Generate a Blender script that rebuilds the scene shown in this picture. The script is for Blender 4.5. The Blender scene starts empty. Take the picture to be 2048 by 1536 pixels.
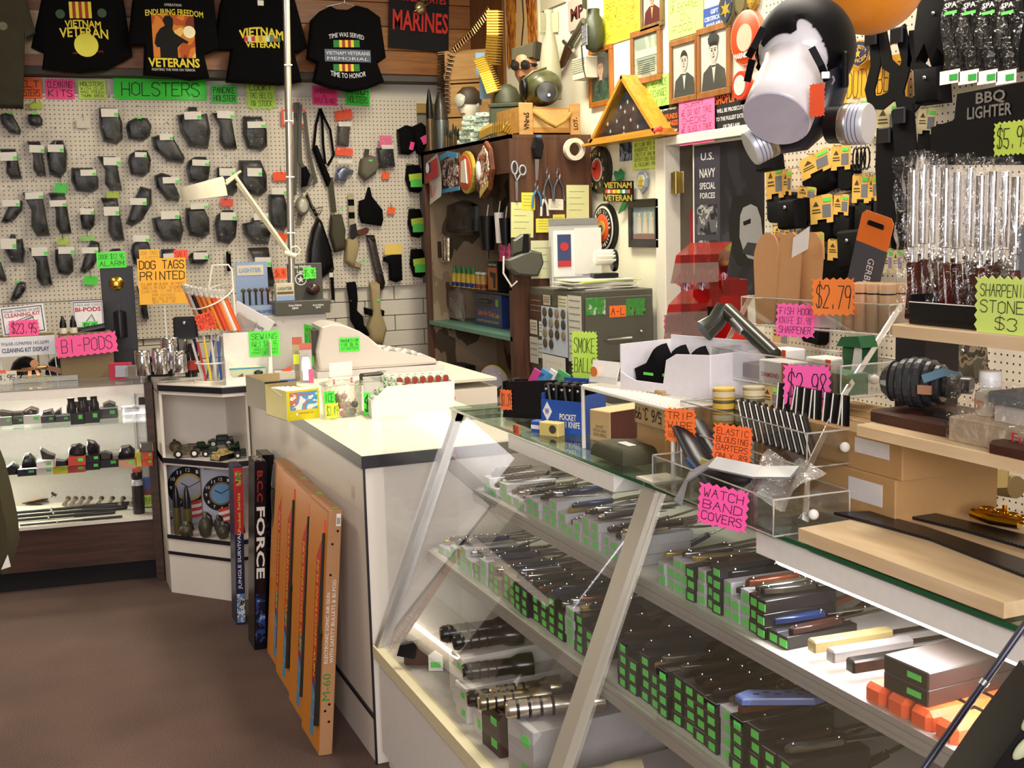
import bpy,math,random
from mathutils import Vector as V,Matrix
random.seed(7)
sc=bpy.context.scene
COL=sc.collection
# ---------------------------------------------------------------- camera, world, lights, exposure
EYE=V((0,0,1.6));FPX=2400.0
def _nv(a):a=V(a);a.normalize();return a
_vy=_nv((20-1024,475-768,FPX));_vx=V((6900-1024,289-768,FPX));_vx=_nv(_vx-_vy*_vx.dot(_vy))
_vz=_vx.cross(_vy)
if _vz.y>0:_vz=-_vz
ROT=Matrix((_vx,_vy,_vz))
cam=bpy.data.objects.new('camera',bpy.data.cameras.new('camera'));COL.objects.link(cam)
cam.data.sensor_width=36;cam.data.lens=36*FPX/2048;cam.data.clip_start = .05;cam.data.clip_end=60
cx,cy,cz=ROT.col[0],ROT.col[1],ROT.col[2]
cam.matrix_world=Matrix(((cx.x,-cy.x,-cz.x,0),(cx.y,-cy.y,-cz.y,0),(cx.z,-cy.z,-cz.z,1.6),(0,0,0,1)))
sc.camera=cam
sc.view_settings.view_transform = 'Standard';sc.view_settings.look = 'None'
sc.view_settings.exposure=0.3;sc.view_settings.gamma=1;sc.view_settings.use_curve_mapping=False
sc.cycles.use_denoising=True;sc.cycles.max_bounces=8;sc.cycles.transparent_max_bounces=24
sc.cycles.sample_clamp_indirect=6;sc.cycles.caustics_reflective=False;sc.cycles.caustics_refractive=False
w=bpy.data.worlds.new('world');sc.world=w;w.use_nodes=True
w.node_tree.nodes['Background'].inputs[0].default_value=(.95,.97,1,1);w.node_tree.nodes['Background'].inputs[1].default_value = .55
def area(name,loc,rot,sx,sy,power,col=(1,1,1)):
    l=bpy.data.lights.new(name, 'AREA');l.shape = 'RECTANGLE';l.size=sx;l.size_y=sy;l.energy=power;l.color=col
    o=bpy.data.objects.new(name,l);COL.objects.link(o);o.location=loc;o.rotation_euler=rot;return o
WARM=(1,.91,.79)
area('ceiling_lamp',(2.1,5.1,3.24),(0,0,0),.35,1.6,58,(1,.93,.72))
area('ceiling_lamp',(1.7,2.6,3.24),(0,0,0),.35,1.6,52,WARM)
area('ceiling_lamp',(-.8,4.6,3.24),(0,0,0),.35,1.6,26,WARM)
area('shop_window',(-.6,-2.3,2.2),(math.radians(78),0,math.radians(-16)),3.0,1.4,175,(1,.95,.97))
# ---------------------------------------------------------------- helpers: pixels of the photo (2048x1536) measured onto real planes
def ray(x,y):return ROT @ V(((x-1024)/FPX,(y-768)/FPX,1))
def P(x,y,X=None,Y=None,Z=None):
    d=ray(x,y)
    t=(X/d.x) if X is not None else (Y/d.y) if Y is not None else ((Z-1.6)/d.z)
    return EYE+d*t
def fr(o,u=(1,0,0),v=(0,0,1)):
    u=_nv(u);v=_nv(V(v)-u*u.dot(V(v)));y=v.cross(u);o=V(o)
    return Matrix(((u.x,y.x,v.x,o.x),(u.y,y.y,v.y,o.y),(u.z,y.z,v.z,o.z),(0,0,0,1)))
def on(M,x,y):
    d=ray(x,y);n=M.col[1].to_3d();t=(M.translation-EYE).dot(n)/d.dot(n);return EYE+d*t
def wq(M,x0,y0,x1,y1,dy=0):
    """a frame centred on a measured rectangle of plane M, with its width and height; dy = stand-off towards the room"""
    xm,ym=(x0+x1)/2,(y0+y1)/2
    u,v,n=M.col[0].to_3d(),M.col[2].to_3d(),M.col[1].to_3d()
    Q=M.copy();Q.translation=M.translation-n*dy
    c=on(Q,xm,ym);Q.translation=c
    return Q,(on(Q,x1,ym)-on(Q,x0,ym)).length,(on(Q,xm,y0)-on(Q,xm,y1)).length
def yaw(o,deg,tilt=0):
    """standing frame at o: x to the right, z up, turned deg about z (0 = faces -Y); tilt leans its top back"""
    a=math.radians(deg);t=math.radians(tilt);u=V((math.cos(a),math.sin(a),0));b=V((-math.sin(a),math.cos(a),0))
    return fr(o,u,V((0,0,math.cos(t)))+b*math.sin(t))
def spin(M,deg):return M @ Matrix.Rotation(math.radians(deg),4, 'Y')
def mv(M,x=0,y=0,z=0):return M @ Matrix.Translation((x,y,z))
# ---------------------------------------------------------------- materials
def lin(h):
    if not isinstance(h,str):return tuple(h)+(1,)
    h=h.lstrip('#');c=[int(h[i:i+2],16)/255 for i in (0,2,4)]
    return tuple(x/12.92 if x <= .04045 else ((x+.055)/1.055)**2.4 for x in c)+(1,)
_M={}
def nt(name):
    m=bpy.data.materials.new(name);m.use_nodes=True;t=m.node_tree
    return m,t,t.nodes['Principled BSDF'],t.nodes.new,t.links.new
def mat(col,r=.5,metal=0,bump=0,scale=60,var=.06,spec=.5,coat=0):
    k=(col,r,metal,bump,scale,var,spec,coat)
    if k in _M:return _M[k]
    m,t,b,N,L=nt('paint');c=lin(col)
    b.inputs['Roughness'].default_value=r;b.inputs['Metallic'].default_value=metal
    b.inputs['Specular IOR Level'].default_value=spec;b.inputs['Coat Weight'].default_value=coat
    tc=N('ShaderNodeTexCoord');no=N('ShaderNodeTexNoise');no.inputs['Scale'].default_value=scale;no.inputs['Detail'].default_value=3
    L(tc.outputs['Object'],no.inputs['Vector'])
    mx=N('ShaderNodeMix');mx.data_type = 'RGBA';L(no.outputs['Fac'],mx.inputs['Factor'])
    mx.inputs['A'].default_value=tuple(x*(1-var) for x in c[:3])+(1,);mx.inputs['B'].default_value=tuple(min(1,x*(1+var)) for x in c[:3])+(1,)
    L(mx.outputs['Result'],b.inputs['Base Color'])
    if bump:
        bp=N('ShaderNodeBump');bp.inputs['Strength'].default_value=bump;bp.inputs['Distance'].default_value = .004
        L(no.outputs['Fac'],bp.inputs['Height']);L(bp.outputs['Normal'],b.inputs['Normal'])
    _M[k]=m;return m
def wood(c1,c2,axis=0,r=.45,scale=3.0,sq=14):
    k=('wood',c1,c2,axis,r,scale,sq)
    if k in _M:return _M[k]
    m,t,b,N,L=nt('wood');b.inputs['Roughness'].default_value=r
    tc=N('ShaderNodeTexCoord');mp=N('ShaderNodeMapping');s=[sq,sq,sq];s[axis]=1.2;mp.inputs['Scale'].default_value=s
    no=N('ShaderNodeTexNoise');no.inputs['Scale'].default_value=scale;no.inputs['Detail'].default_value=6;no.inputs['Distortion'].default_value = .6
    cr=N('ShaderNodeValToRGB');cr.color_ramp.elements[0].position = .3;cr.color_ramp.elements[0].color=lin(c1)
    cr.color_ramp.elements[1].position = .7;cr.color_ramp.elements[1].color=lin(c2)
    L(tc.outputs['Object'],mp.inputs['Vector']);L(mp.outputs['Vector'],no.inputs['Vector']);L(no.outputs['Fac'],cr.inputs['Fac']);L(cr.outputs['Color'],b.inputs['Base Color'])
    _M[k]=m;return m
def patches(cols,scale=4,r=.8,sx=(1,1,1)):
    """blotchy print (camouflage, printed art): noise cut into flat colours"""
    k=('patch',tuple(cols),scale,r,sx)
    if k in _M:return _M[k]
    m,t,b,N,L=nt('print');b.inputs['Roughness'].default_value=r
    tc=N('ShaderNodeTexCoord');mp=N('ShaderNodeMapping');mp.inputs['Scale'].default_value=sx
    no=N('ShaderNodeTexNoise');no.inputs['Scale'].default_value=scale;no.inputs['Detail'].default_value=2.5;no.inputs['Distortion'].default_value = .8
    cr=N('ShaderNodeValToRGB');cr.color_ramp.interpolation = 'CONSTANT'
    n=len(cols)
    for i,(p,c) in enumerate(cols):
        e=cr.color_ramp.elements[i] if i<2 else cr.color_ramp.elements.new(p)
        e.position=p;e.color=lin(c)
    L(tc.outputs['Object'],mp.inputs['Vector']);L(mp.outputs['Vector'],no.inputs['Vector']);L(no.outputs['Fac'],cr.inputs['Fac']);L(cr.outputs['Color'],b.inputs['Base Color'])
    _M[k]=m;return m
def film(tint=(1,1,1),gloss=.12,rough=.08,crumple=0,milky=0.0,mcol=(.9,.9,.88),fres=.45):
    """clear sheet: see-through with a Fresnel gloss, optionally crumpled or a bit milky"""
    k=('film',tint,gloss,rough,crumple,milky,mcol,fres)
    if k in _M:return _M[k]
    m=bpy.data.materials.new('clear');m.use_nodes=True;t=m.node_tree;t.nodes.clear();N=t.nodes.new;L=t.links.new
    out=N('ShaderNodeOutputMaterial');tr=N('ShaderNodeBsdfTransparent');tr.inputs[0].default_value=tint+(1,)
    gl=N('ShaderNodeBsdfGlossy');gl.inputs['Roughness'].default_value=rough;gl.inputs[0].default_value=(1,1,1,1)
    lw=N('ShaderNodeLayerWeight');lw.inputs['Blend'].default_value = .35
    ma=N('ShaderNodeMath');ma.operation = 'MULTIPLY_ADD';ma.inputs[1].default_value=fres;ma.inputs[2].default_value=gloss*.45
    L(lw.outputs['Fresnel'],ma.inputs[0]);ma.use_clamp=True
    mx=N('ShaderNodeMixShader');L(ma.outputs[0],mx.inputs[0]);L(gl.outputs[0],mx.inputs[2])
    if milky:
        df=N('ShaderNodeBsdfDiffuse');df.inputs[0].default_value=mcol+(1,);m2=N('ShaderNodeMixShader');m2.inputs[0].default_value=milky
        L(tr.outputs[0],m2.inputs[1]);L(df.outputs[0],m2.inputs[2]);L(m2.outputs[0],mx.inputs[1])
    else:L(tr.outputs[0],mx.inputs[1])
    if crumple:
        tc=N('ShaderNodeTexCoord');no=N('ShaderNodeTexNoise');no.inputs['Scale'].default_value=26;no.inputs['Detail'].default_value=3;no.inputs['Distortion'].default_value=1.5
        L(tc.outputs['Object'],no.inputs['Vector']);bp=N('ShaderNodeBump');bp.inputs['Strength'].default_value=crumple;bp.inputs['Distance'].default_value = .02
        L(no.outputs['Fac'],bp.inputs['Height']);L(bp.outputs['Normal'],gl.inputs['Normal']);L(bp.outputs['Normal'],lw.inputs['Normal'])
    L(mx.outputs[0],out.inputs[0]);_M[k]=m;return m
def glow(col,s):
    k=('glow',col,s)
    if k in _M:return _M[k]
    m,t,b,N,L=nt('lamp');b.inputs['Emission Color'].default_value=lin(col);b.inputs['Emission Strength'].default_value=s;_M[k]=m;return m
WHITE = '#ebe8e0';PINK = '#ff5fa8';GREEN = '#62f04a';YEL = '#d8f060';ORANGE = '#ff8438';INK = '#17131a'
ink=mat(INK,.6,spec=.2);blackp=mat('#0a090c',.35,spec=.35);blackcloth=mat('#08070a',.85,bump=.3,scale=300,spec=.15);steel=mat('#b8b8bc',.25,1);chrome=mat('#e6e6ea',.08,1)
alu=mat('#c4c2bc',.35,.75);brass=mat('#c9a24a',.25,1);whitep=mat(WHITE,.6);gun=mat('#3a3a3e',.35,.8)
paper=mat('#f2efe6',.8);stick=mat('#66e060',.6);leather=mat('#09080b',.36,bump=.25,scale=90,spec=.4)
# ---------------------------------------------------------------- mesh builder
class MB:
    def __init__(s):s.v=[];s.f=[];s.sm=[]
    def add(s,vs,fs,smooth=False):
        b=len(s.v);s.v+=[tuple(p) for p in vs]
        for f in fs:s.f.append([b+i for i in f]);s.sm.append(smooth)
        return s
    def box(s,x0,x1,y0,y1,z0,z1,M=None):
        c=[(x,y,z) for z in (z0,z1) for x,y in ((x0,y0),(x1,y0),(x1,y1),(x0,y1))]
        if M is not None:c=[M @ V(p) for p in c]
        return s.add(c,[(3,2,1,0),(4,5,6,7),(0,1,5,4),(1,2,6,5),(2,3,7,6),(3,0,4,7)])
    def cbox(s,x0,x1,y0,y1,z0,z1,c=.002):
        """box with chamfered upright and top edges"""
        a=[(x0+c,y0),(x1-c,y0),(x1,y0+c),(x1,y1-c),(x1-c,y1),(x0+c,y1),(x0,y1-c),(x0,y0+c)]
        b=[(x0+c,y0+c),(x1-c,y0+c),(x1-c,y0+c),(x1-c,y1-c),(x1-c,y1-c),(x0+c,y1-c),(x0+c,y1-c),(x0+c,y0+c)]
        return s.rings([[(x,y,z0) for x,y in a],[(x,y,z1-c) for x,y in a],[(x,y,z1) for x,y in b]])
    def rings(s,rs,smooth=False,cap=True):
        n=len(rs[0]);vs=[p for r in rs for p in r];fs=[]
        for i in range(len(rs)-1):
            for j in range(n):fs.append((i*n+j,i*n+(j+1) % n,(i+1)*n+(j+1) % n,(i+1)*n+j))
        s.add(vs,fs,smooth)
        if cap:
            b=len(s.v)-len(vs);s.f.append([b+n-1-j for j in range(n)]);s.sm.append(False);s.f.append([b+(len(rs)-1)*n+j for j in range(n)]);s.sm.append(False)
        return s
    def prism(s,poly,y0,y1,bev=0):
        """outline in (x,z) given thickness y0 (front) .. y1; bev pinches the front rim"""
        cxm=sum(p[0] for p in poly)/len(poly);czm=sum(p[1] for p in poly)/len(poly)
        rs=[[(x,y1,z) for x,z in poly]]
        if bev:
            rs.append([(x,y0+bev,z) for x,z in poly])
            def ins(x,z):
                dx,dz=cxm-x,czm-z;l=math.hypot(dx,dz) or 1;k=min(bev/l,.5);return (x+dx*k,y0,z+dz*k)
            rs.append([ins(x,z) for x,z in poly])
        else:rs.append([(x,y0,z) for x,z in poly])
        return s.rings(rs,smooth=False)
    def pillow(s,poly,y0,y1,steps=4,pinch=.35):
        """outline swollen towards the front (soft goods)"""
        cxm=sum(p[0] for p in poly)/len(poly);czm=sum(p[1] for p in poly)/len(poly);rs=[]
        for i in range(steps+1):
            a=i/steps*math.pi/2;k=1-pinch*(1-math.cos(a));y=y1+(y0-y1)*math.sin(a)
            rs.append([(cxm+(x-cxm)*k,y,czm+(z-czm)*k) for x,z in poly])
        return s.rings(rs,smooth=True)
    def tube(s,pts,r,n=8,cap=True,flat=None):
        pts=[V(p) for p in pts];R=r if hasattr(r, '__len__') else [r]*len(pts);rs=[];up=None
        for i,p in enumerate(pts):
            d=(pts[min(i+1,len(pts)-1)]-pts[max(i-1,0)]).normalized()
            if up is None:up=V((0,0,1)) if abs(d.z) < .9 else V((1,0,0))
            a=d.cross(up).normalized();b=a.cross(d).normalized();up=b
            f=flat or 1
            rs.append([tuple(p+a*(R[i]*math.cos(k*2*math.pi/n))+b*(R[i]*f*math.sin(k*2*math.pi/n))) for k in range(n)])
        return s.rings(rs,smooth=True,cap=cap)
    def strap(s,pts,w,t,side=(0,1,0)):
        """flat strap of width w along pts; side = direction of its thickness"""
        pts=[V(p) for p in pts];sd=V(side).normalized();rs=[]
        for i,p in enumerate(pts):
            d=(pts[min(i+1,len(pts)-1)]-pts[max(i-1,0)]).normalized();a=d.cross(sd).normalized()*w/2;b=sd*t/2
            rs.append([tuple(p-a-b),tuple(p+a-b),tuple(p+a+b),tuple(p-a+b)])
        return s.rings(rs)
    def lathe(s,prof,n=16,M=None,cap=True,smooth=True):
        rs=[[V((r*math.cos(2*math.pi*k/n),r*math.sin(2*math.pi*k/n),z)) for k in range(n)] for r,z in prof]
        if M is not None:rs=[[M @ p for p in r] for r in rs]
        return s.rings([[tuple(p) for p in r] for r in rs],smooth=smooth,cap=cap)
    def ball(s,c,rx,ry=None,rz=None,n=14,m=9,M=None):
        ry=ry or rx;rz=rz or rx;rs=[]
        for i in range(m+1):
            a=-math.pi/2+math.pi*min(max(i,.12),m-.12)/m
            rs.append([V((rx*math.cos(a)*math.cos(2*math.pi*k/n),ry*math.cos(a)*math.sin(2*math.pi*k/n),rz*math.sin(a))) for k in range(n)])
        C=V(c);return s.rings([[tuple(C+((M @ p) if M is not None else p)) for p in r] for r in rs],smooth=True)
    def sheet(s,w,h,nx,nz,fn,x0=None,z0=None):
        """grid in x,z; fn(u,v)->y (u,v 0..1)"""
        x0=-w/2 if x0 is None else x0;z0=-h/2 if z0 is None else z0
        vs=[(x0+w*i/nx,fn(i/nx,j/nz),z0+h*j/nz) for j in range(nz+1) for i in range(nx+1)]
        return s.add(vs,[(j*(nx+1)+i,j*(nx+1)+i+1,(j+1)*(nx+1)+i+1,(j+1)*(nx+1)+i) for j in range(nz) for i in range(nx)],True)
    def xf(s,M):s.v=[tuple(M @ V(p)) for p in s.v];return s
    def mesh(s,name,m):
        me=bpy.data.meshes.new(name);me.from_pydata(s.v,[],s.f);me.materials.append(m)
        me.polygons.foreach_set('use_smooth',s.sm)
        if any(s.sm):me.set_sharp_from_angle(angle=math.radians(48))
        me.update();return me
def tag(o,label=None,cat=None,group=None,kind=None):
    for k,v_ in (('label',label),('category',cat),('group',group),('kind',kind)):
        if v_:o[k]=v_
    return o
def part(mb,name,m,parent=None,label=None,kind=None):
    o=bpy.data.objects.new(name,mb.mesh(name,m) if isinstance(mb,MB) else mb);COL.objects.link(o)
    if isinstance(mb,MB) is False and m is not None and not o.data.materials:o.data.materials.append(m)
    if parent:o.parent=parent
    return tag(o,label=label,kind=kind)
def thing(name,label,cat,M,group=None):
    o=bpy.data.objects.new(name,None);COL.objects.link(o);o.empty_display_size = .02;o.matrix_world=M
    return tag(o,label,cat,group)
def solo(mb,name,label,cat,m,M=None,group=None):
    o=part(mb,name,m)
    if M is not None:o.matrix_world=M
    return tag(o,label,cat,group)
def struct(mb,name,m,parent=None):
    o=part(mb,name,m,parent)
    if not parent:o['kind'] = 'structure'
    return o
def clone(root,M,label=None,group=None):
    def cp(o,par):
        c=o.copy();COL.objects.link(c)
        if par:c.parent=par;c.matrix_local=o.matrix_local.copy()
        for ch in o.children:cp(ch,c)
        return c
    c=cp(root,None);c.matrix_world=M
    if label:c['label']=label
    if group:c['group']=group
    return c
# ---------------------------------------------------------------- lettering
HAND=dict(l.split(':') for l in """A:002640 1333
B:00063645443303 3342413000
C:4536160501103041
D:00062645412000
E:46060040 0333
F:460600 0333
G:45361605011030414323
H:0006 4046 0343
I:2026
J:4641301001
K:0006 460340
L:060040
M:0006224640
N:00064046
O:20010526454120
P:00063645443303
Q:20010526454120 2240
R:00063645443303 2340
S:4536160504334241301001
T:0646 2026
U:060110304146
V:062046
W:0610233046
X:0046 0640
Y:062346 2320
Z:06460040
0:20010526454120
1:152620
2:05163645440040
3:0516364544334241301001
4:30360242
5:4606033342413001
6:361502103041423303
7:064610
8:2305163645230110304123
9:44331304051636454430
$:4536160504334241301001 2720
&:4004162501103042
!:2622 2120
-:1333
.:2021
,:2110
/:0046
':2625""".splitlines())
def _pts(st):
    st=st if len(st) % 2==0 else st[:-1]
    return [(int(st[i]),int(st[i+1])) for i in range(0,len(st),2)]
HANDP={k:[_pts(s_) for s_ in v_.split()] for k,v_ in HAND.items()}
def hand(lines,w,h,stroke=.09,sizes=None,slant=.04,y=-.0009,align=0,jit=.12):
    """marker-pen capitals filling a w x h area; returns a flat mesh"""
    mb=MB();n=len(lines);sizes=sizes or [1]*n;tot=sum(sizes);zc=h/2
    for ln,sz in zip(lines,sizes):
        rh=h*sz/tot;ch=rh*.72;cw=min(w/max(len(ln),1),rh*.95);L_=cw*len(ln);x0=-L_/2 if align==0 else -w/2
        zb=zc-rh+(rh-ch)/2;zc -= rh;sw=max(min(ch,cw*1.5)*stroke,.0006)
        for i,chh in enumerate(ln.upper()):
            dz=random.uniform(-jit,jit)*ch*.3
            for st in HANDP.get(chh,[]):
                q=[(x0+i*cw+cw*(.1+.76*px/4)+slant*pz*ch/6,zb+dz+pz/6*ch) for px,pz in st]
                for (xa,za),(xb,zb2) in zip(q,q[1:]):
                    dx,dzz=xb-xa,zb2-za;l=math.hypot(dx,dzz)
                    if l<1e-6:continue
                    ex,ez=dx/l*sw*.45,dzz/l*sw*.45;nx,nz=-dzz/l*sw/2,dx/l*sw/2
                    mb.add([(xa-ex-nx,y,za-ez-nz),(xb+ex-nx,y,zb2+ez-nz),(xb+ex+nx,y,zb2+ez+nz),(xa-ex+nx,y,za-ez+nz)],[(0,1,2,3)])
    return mb
_TX={}
def typ(text,w,h,bold=0,y=-.0009,sx=1):
    """printed lettering fitted into w x h (centred)"""
    k=(text,bold)
    if k not in _TX:
        c=bpy.data.curves.new('lettering', 'FONT');c.body=text;c.size=1;c.align_x = 'CENTER';c.offset=bold;c.resolution_u=2;c.space_line = .85
        o=bpy.data.objects.new('lettering',c);COL.objects.link(o);dg=bpy.context.evaluated_depsgraph_get();dg.update()
        me=o.evaluated_get(dg).to_mesh();_TX[k]=([tuple(v_.co) for v_ in me.vertices],[list(p.vertices) for p in me.polygons])
        o.evaluated_get(dg).to_mesh_clear();bpy.data.objects.remove(o);bpy.data.curves.remove(c)
    vs,fs=_TX[k];mb=MB()
    if not vs:return mb
    x0=min(p[0] for p in vs);x1=max(p[0] for p in vs);z0=min(p[1] for p in vs);z1=max(p[1] for p in vs)
    return mb.add([((p[0]-(x0+x1)/2)/(x1-x0)*w,y,(p[1]-(z0+z1)/2)/(z1-z0)*h) for p in vs],fs)
def arc(mb,rad):
    """bend lettering along an arc, ends down for rad > 0"""
    mb.v=[(x,y,z+(math.sqrt(max(rad*rad-x*x,0))-abs(rad))*(1 if rad>0 else -1)) for x,y,z in mb.v];return mb
def zig(w,h,n=0,a=.0):
    """card outline, wavy (pinking-shear) if n"""
    if not n:return [(-w/2,-h/2),(w/2,-h/2),(w/2,h/2),(-w/2,h/2)]
    p=[];a=a or min(w,h)*.035
    m=max(2,int(n*h/w+.5))
    for i in range(n*2):p.append((-w/2+w*i/(2*n),-h/2+(a if i % 2 else -a)))
    for i in range(m*2):p.append((w/2+(-a if i % 2 else a),-h/2+h*i/(2*m)))
    for i in range(n*2):p.append((w/2-w*i/(2*n),h/2+(-a if i % 2 else a)))
    for i in range(m*2):p.append((-w/2+(a if i % 2 else -a),h/2-h*i/(2*m)))
    return p
def card(mb,poly,t=.0012,y=0):
    n=len(poly);return mb.add([(x,y,z) for x,z in poly]+[(x,y+t,z) for x,z in poly],[list(range(n)),[n+n-1-i for i in range(n)]]+[(i,n+i,n+(i+1) % n,(i+1) % n) for i in range(n)])
def sign(M,w,h,col,lines,label,wavy=0,sizes=None,stroke=.125,tcol=INK,name='sign_card',cat='sign',printed=False,bold=.02,pad=.86,group=None,rot=0,jit=.12,rough=.7):
    t=thing(name,label,cat,spin(M,rot) if rot else M,group)
    part(card(MB(),zig(w,h,wavy)), 'card',mat(col,rough,var=.02),t)
    if lines:
        if printed:
            mb=MB();n=len(lines);sizes=sizes or [1]*n;tot=sum(sizes);zc=h*pad/2;mx=max(len(l)*1 for l in lines)
            for ln,sz in zip(lines,sizes):
                rh=h*pad*sz/tot;tw=min(w*pad,len(ln)*rh*.55)
                q=typ(ln,tw,rh*.68,bold);q.xf(Matrix.Translation((0,0,zc-rh/2)));zc -= rh
                mb.add(q.v,q.f)
        else:mb=hand(lines,w*pad,h*pad,stroke,sizes,jit=jit)
        part(mb, 'lettering',mat(tcol,.6),t)
    return t
def psign(M,x0,y0,x1,y1,*a,dy=.01,**k):
    Q,w_,h_=wq(M,x0,y0,x1,y1,dy);return sign(Q,w_,h_,*a,**k)
# ---------------------------------------------------------------- the setting
XW=2.84;YB=7.6;PEGY=7.55;H = .945
m,t,b,N,L=nt('carpet');b.inputs['Roughness'].default_value=1
tc=N('ShaderNodeTexCoord');n1=N('ShaderNodeTexNoise');n1.inputs['Scale'].default_value=260;n1.inputs['Detail'].default_value=2
n2=N('ShaderNodeTexNoise');n2.inputs['Scale'].default_value=2.2;cr=N('ShaderNodeValToRGB')
cr.color_ramp.elements[0].position = .3;cr.color_ramp.elements[0].color=lin('#33251f');cr.color_ramp.elements[1].position = .72;cr.color_ramp.elements[1].color=lin('#7d6458')
mx=N('ShaderNodeMix');mx.inputs['Factor'].default_value = .25;L(tc.outputs['Object'],n1.inputs['Vector']);L(tc.outputs['Object'],n2.inputs['Vector'])
L(n1.outputs['Fac'],mx.inputs['A']);L(n2.outputs['Fac'],mx.inputs['B']);L(mx.outputs['Result'],cr.inputs['Fac']);L(cr.outputs['Color'],b.inputs['Base Color'])
bp=N('ShaderNodeBump');bp.inputs['Strength'].default_value = .5;bp.inputs['Distance'].default_value = .004;L(n1.outputs['Fac'],bp.inputs['Height']);L(bp.outputs['Normal'],b.inputs['Normal'])
struct(MB().box(-3.2,XW+.1,-2.6,YB+.1,-.1,0), 'floor',m)
cream=mat('#e4dccb',.7,bump=.15,scale=120,var=.03);wwall=mat('#f4efd8',.7,bump=.1,scale=90,var=.02)
struct(MB().box(-3.2,XW+.1,-2.6,YB+.1,3.3,3.4), 'ceiling',mat('#dcd8cc',.9))
struct(MB().box(-3.3,-3.2,-2.7,YB+.1,0,3.4), 'wall_left',mat('#8f8472',.8))
struct(MB().box(-3.2,XW+.1,-2.7,-2.6,0,3.4), 'wall_front',mat('#8f8472',.8))
wb=struct(MB().box(-3.2,XW+.1,YB,YB+.1,0,3.3), 'wall_back',mat('#8d877b',.9))
blk=MB().cbox(-.197,.197,-.018,.01,.003,.0985,.004).mesh('block',mat('#ded6c6',.6,bump=.35,scale=70))
def blocks(x0,x1,z0,z1):
    r=0;z=z0
    while z<z1-.01:
        x=x0+(.2 if r % 2 else 0)
        while x<x1:
            o=bpy.data.objects.new('block',blk);COL.objects.link(o);o.parent=wb;o.location=(x,YB,z);x += .4
        z += .1016;r+=1
blocks(-.1,2.7,.62,1.22)
struct(MB().box(-3.2,2.9,YB-.012,YB+.005,2.38,2.9), 'trim_1',mat('#d9d3c4',.6))
m,t,b,N,L=nt('pegboard');b.inputs['Roughness'].default_value = .5
tc=N('ShaderNodeTexCoord');sp=N('ShaderNodeSeparateXYZ');L(tc.outputs['Object'],sp.inputs[0])
def cell(o):
    a=N('ShaderNodeMath');a.operation = 'DIVIDE';a.inputs[1].default_value = .0254;L(o,a.inputs[0])
    f=N('ShaderNodeMath');f.operation = 'FRACT';L(a.outputs[0],f.inputs[0]);s=N('ShaderNodeMath');s.operation = 'SUBTRACT';s.inputs[1].default_value = .5;L(f.outputs[0],s.inputs[0])
    p=N('ShaderNodeMath');p.operation = 'POWER';p.inputs[1].default_value=2;L(s.outputs[0],p.inputs[0]);return p.outputs[0]
ad=N('ShaderNodeMath');L(cell(sp.outputs['X']),ad.inputs[0]);L(cell(sp.outputs['Z']),ad.inputs[1])
lt=N('ShaderNodeMath');lt.operation = 'LESS_THAN';lt.inputs[1].default_value = .02;L(ad.outputs[0],lt.inputs[0])
mx=N('ShaderNodeMix');mx.data_type = 'RGBA';mx.inputs['A'].default_value=lin('#ddd2c0');mx.inputs['B'].default_value=lin('#2c2622');L(lt.outputs[0],mx.inputs['Factor']);L(mx.outputs['Result'],b.inputs['Base Color'])
pegm=m
BW=fr((0,PEGY,0));RW=fr((XW,0,0),(0,-1,0))
def pegpanel(name,label,M,x0,x1,z0,z1):
    return solo(MB().cbox(x0,x1,0,.006,z0,z1,.001),name,label, 'pegboard',pegm,M)
zt=P(834,198,Y=PEGY).z;xr=P(836,300,Y=PEGY).x
pegpanel('pegboard', 'large white pegboard full of bagged holsters on the back wall',BW,-1.2,xr,1.222,zt)
pegpanel('pegboard', 'lower white pegboard strip behind the sign displays on the left case',BW,-1.2,P(545,620,Y=PEGY).x,.97,1.216)
solo(MB().box(xr+.003,xr+.28,.02,.035,2.33,2.39), 'batten', 'bare wooden batten beside the top right corner of the big pegboard', 'wood strip',wood('#9a7a3a', '#b89450'),BW)
sof=struct(MB().box(-1.2,2.86,7.42,YB,P(500,145,Y=7.4).z-.03,3.3), 'trim_2',mat('#5e564f',.8))
z0=P(500,142,Y=7.4).z;cols=[('#7d4a1e', '#a4672c'),('#8a5526', '#b0783a'),('#70421c', '#935a28')]
for i in range(5):
    part(MB().cbox(-1.2,2.84,7.4,7.42,z0+i*.145+.002,z0+(i+1)*.145-.002,.004), 'board',wood(*cols[i % 3]),sof)
sw=struct(MB().box(XW-.02,XW,P(1011,60,X=XW).y,7.4,2.2,3.3), 'trim_3',wood('#5a3315', '#80501f',2))
for i,(xa,ya,xb,yb_) in enumerate(((40,20,78,60),(40,62,78,108))):
    Q,w_,h_=wq(fr((0,7.395,0)),xa,ya,xb,yb_);part(MB().cbox(-w_/2-.1,w_/2+.1,-.004,.003,-h_/2,h_/2,.003), 'board',wood('#c9b287', '#e0cda3'),sof).matrix_world=Q
Yd0=P(1322,400,X=XW).y;Yd1=P(1378,450,X=XW).y;Yp=P(1534,300,X=XW).y
wr=struct(MB().box(XW,XW+.1,Yd0,YB,0,3.3).box(XW,XW+.1,-2.6,Yp,0,3.3).box(XW,XW+.1,Yp,Yd0,P(1440,277,X=XW).z+.02,3.3), 'wall_right',wwall)
tw=mat('#ece6d8',.4)
struct(MB().cbox(XW-.02,XW+.1,Yd0-.07,Yd0+.02,0,P(1440,277,X=XW).z+.04,.004), 'trim_4',tw)
zh=P(1440,277,X=XW).z
struct(MB().cbox(XW-.02,XW+.1,Yp-.02,Yd0-.07,zh,zh+.04,.004), 'trim_5',tw)
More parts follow.
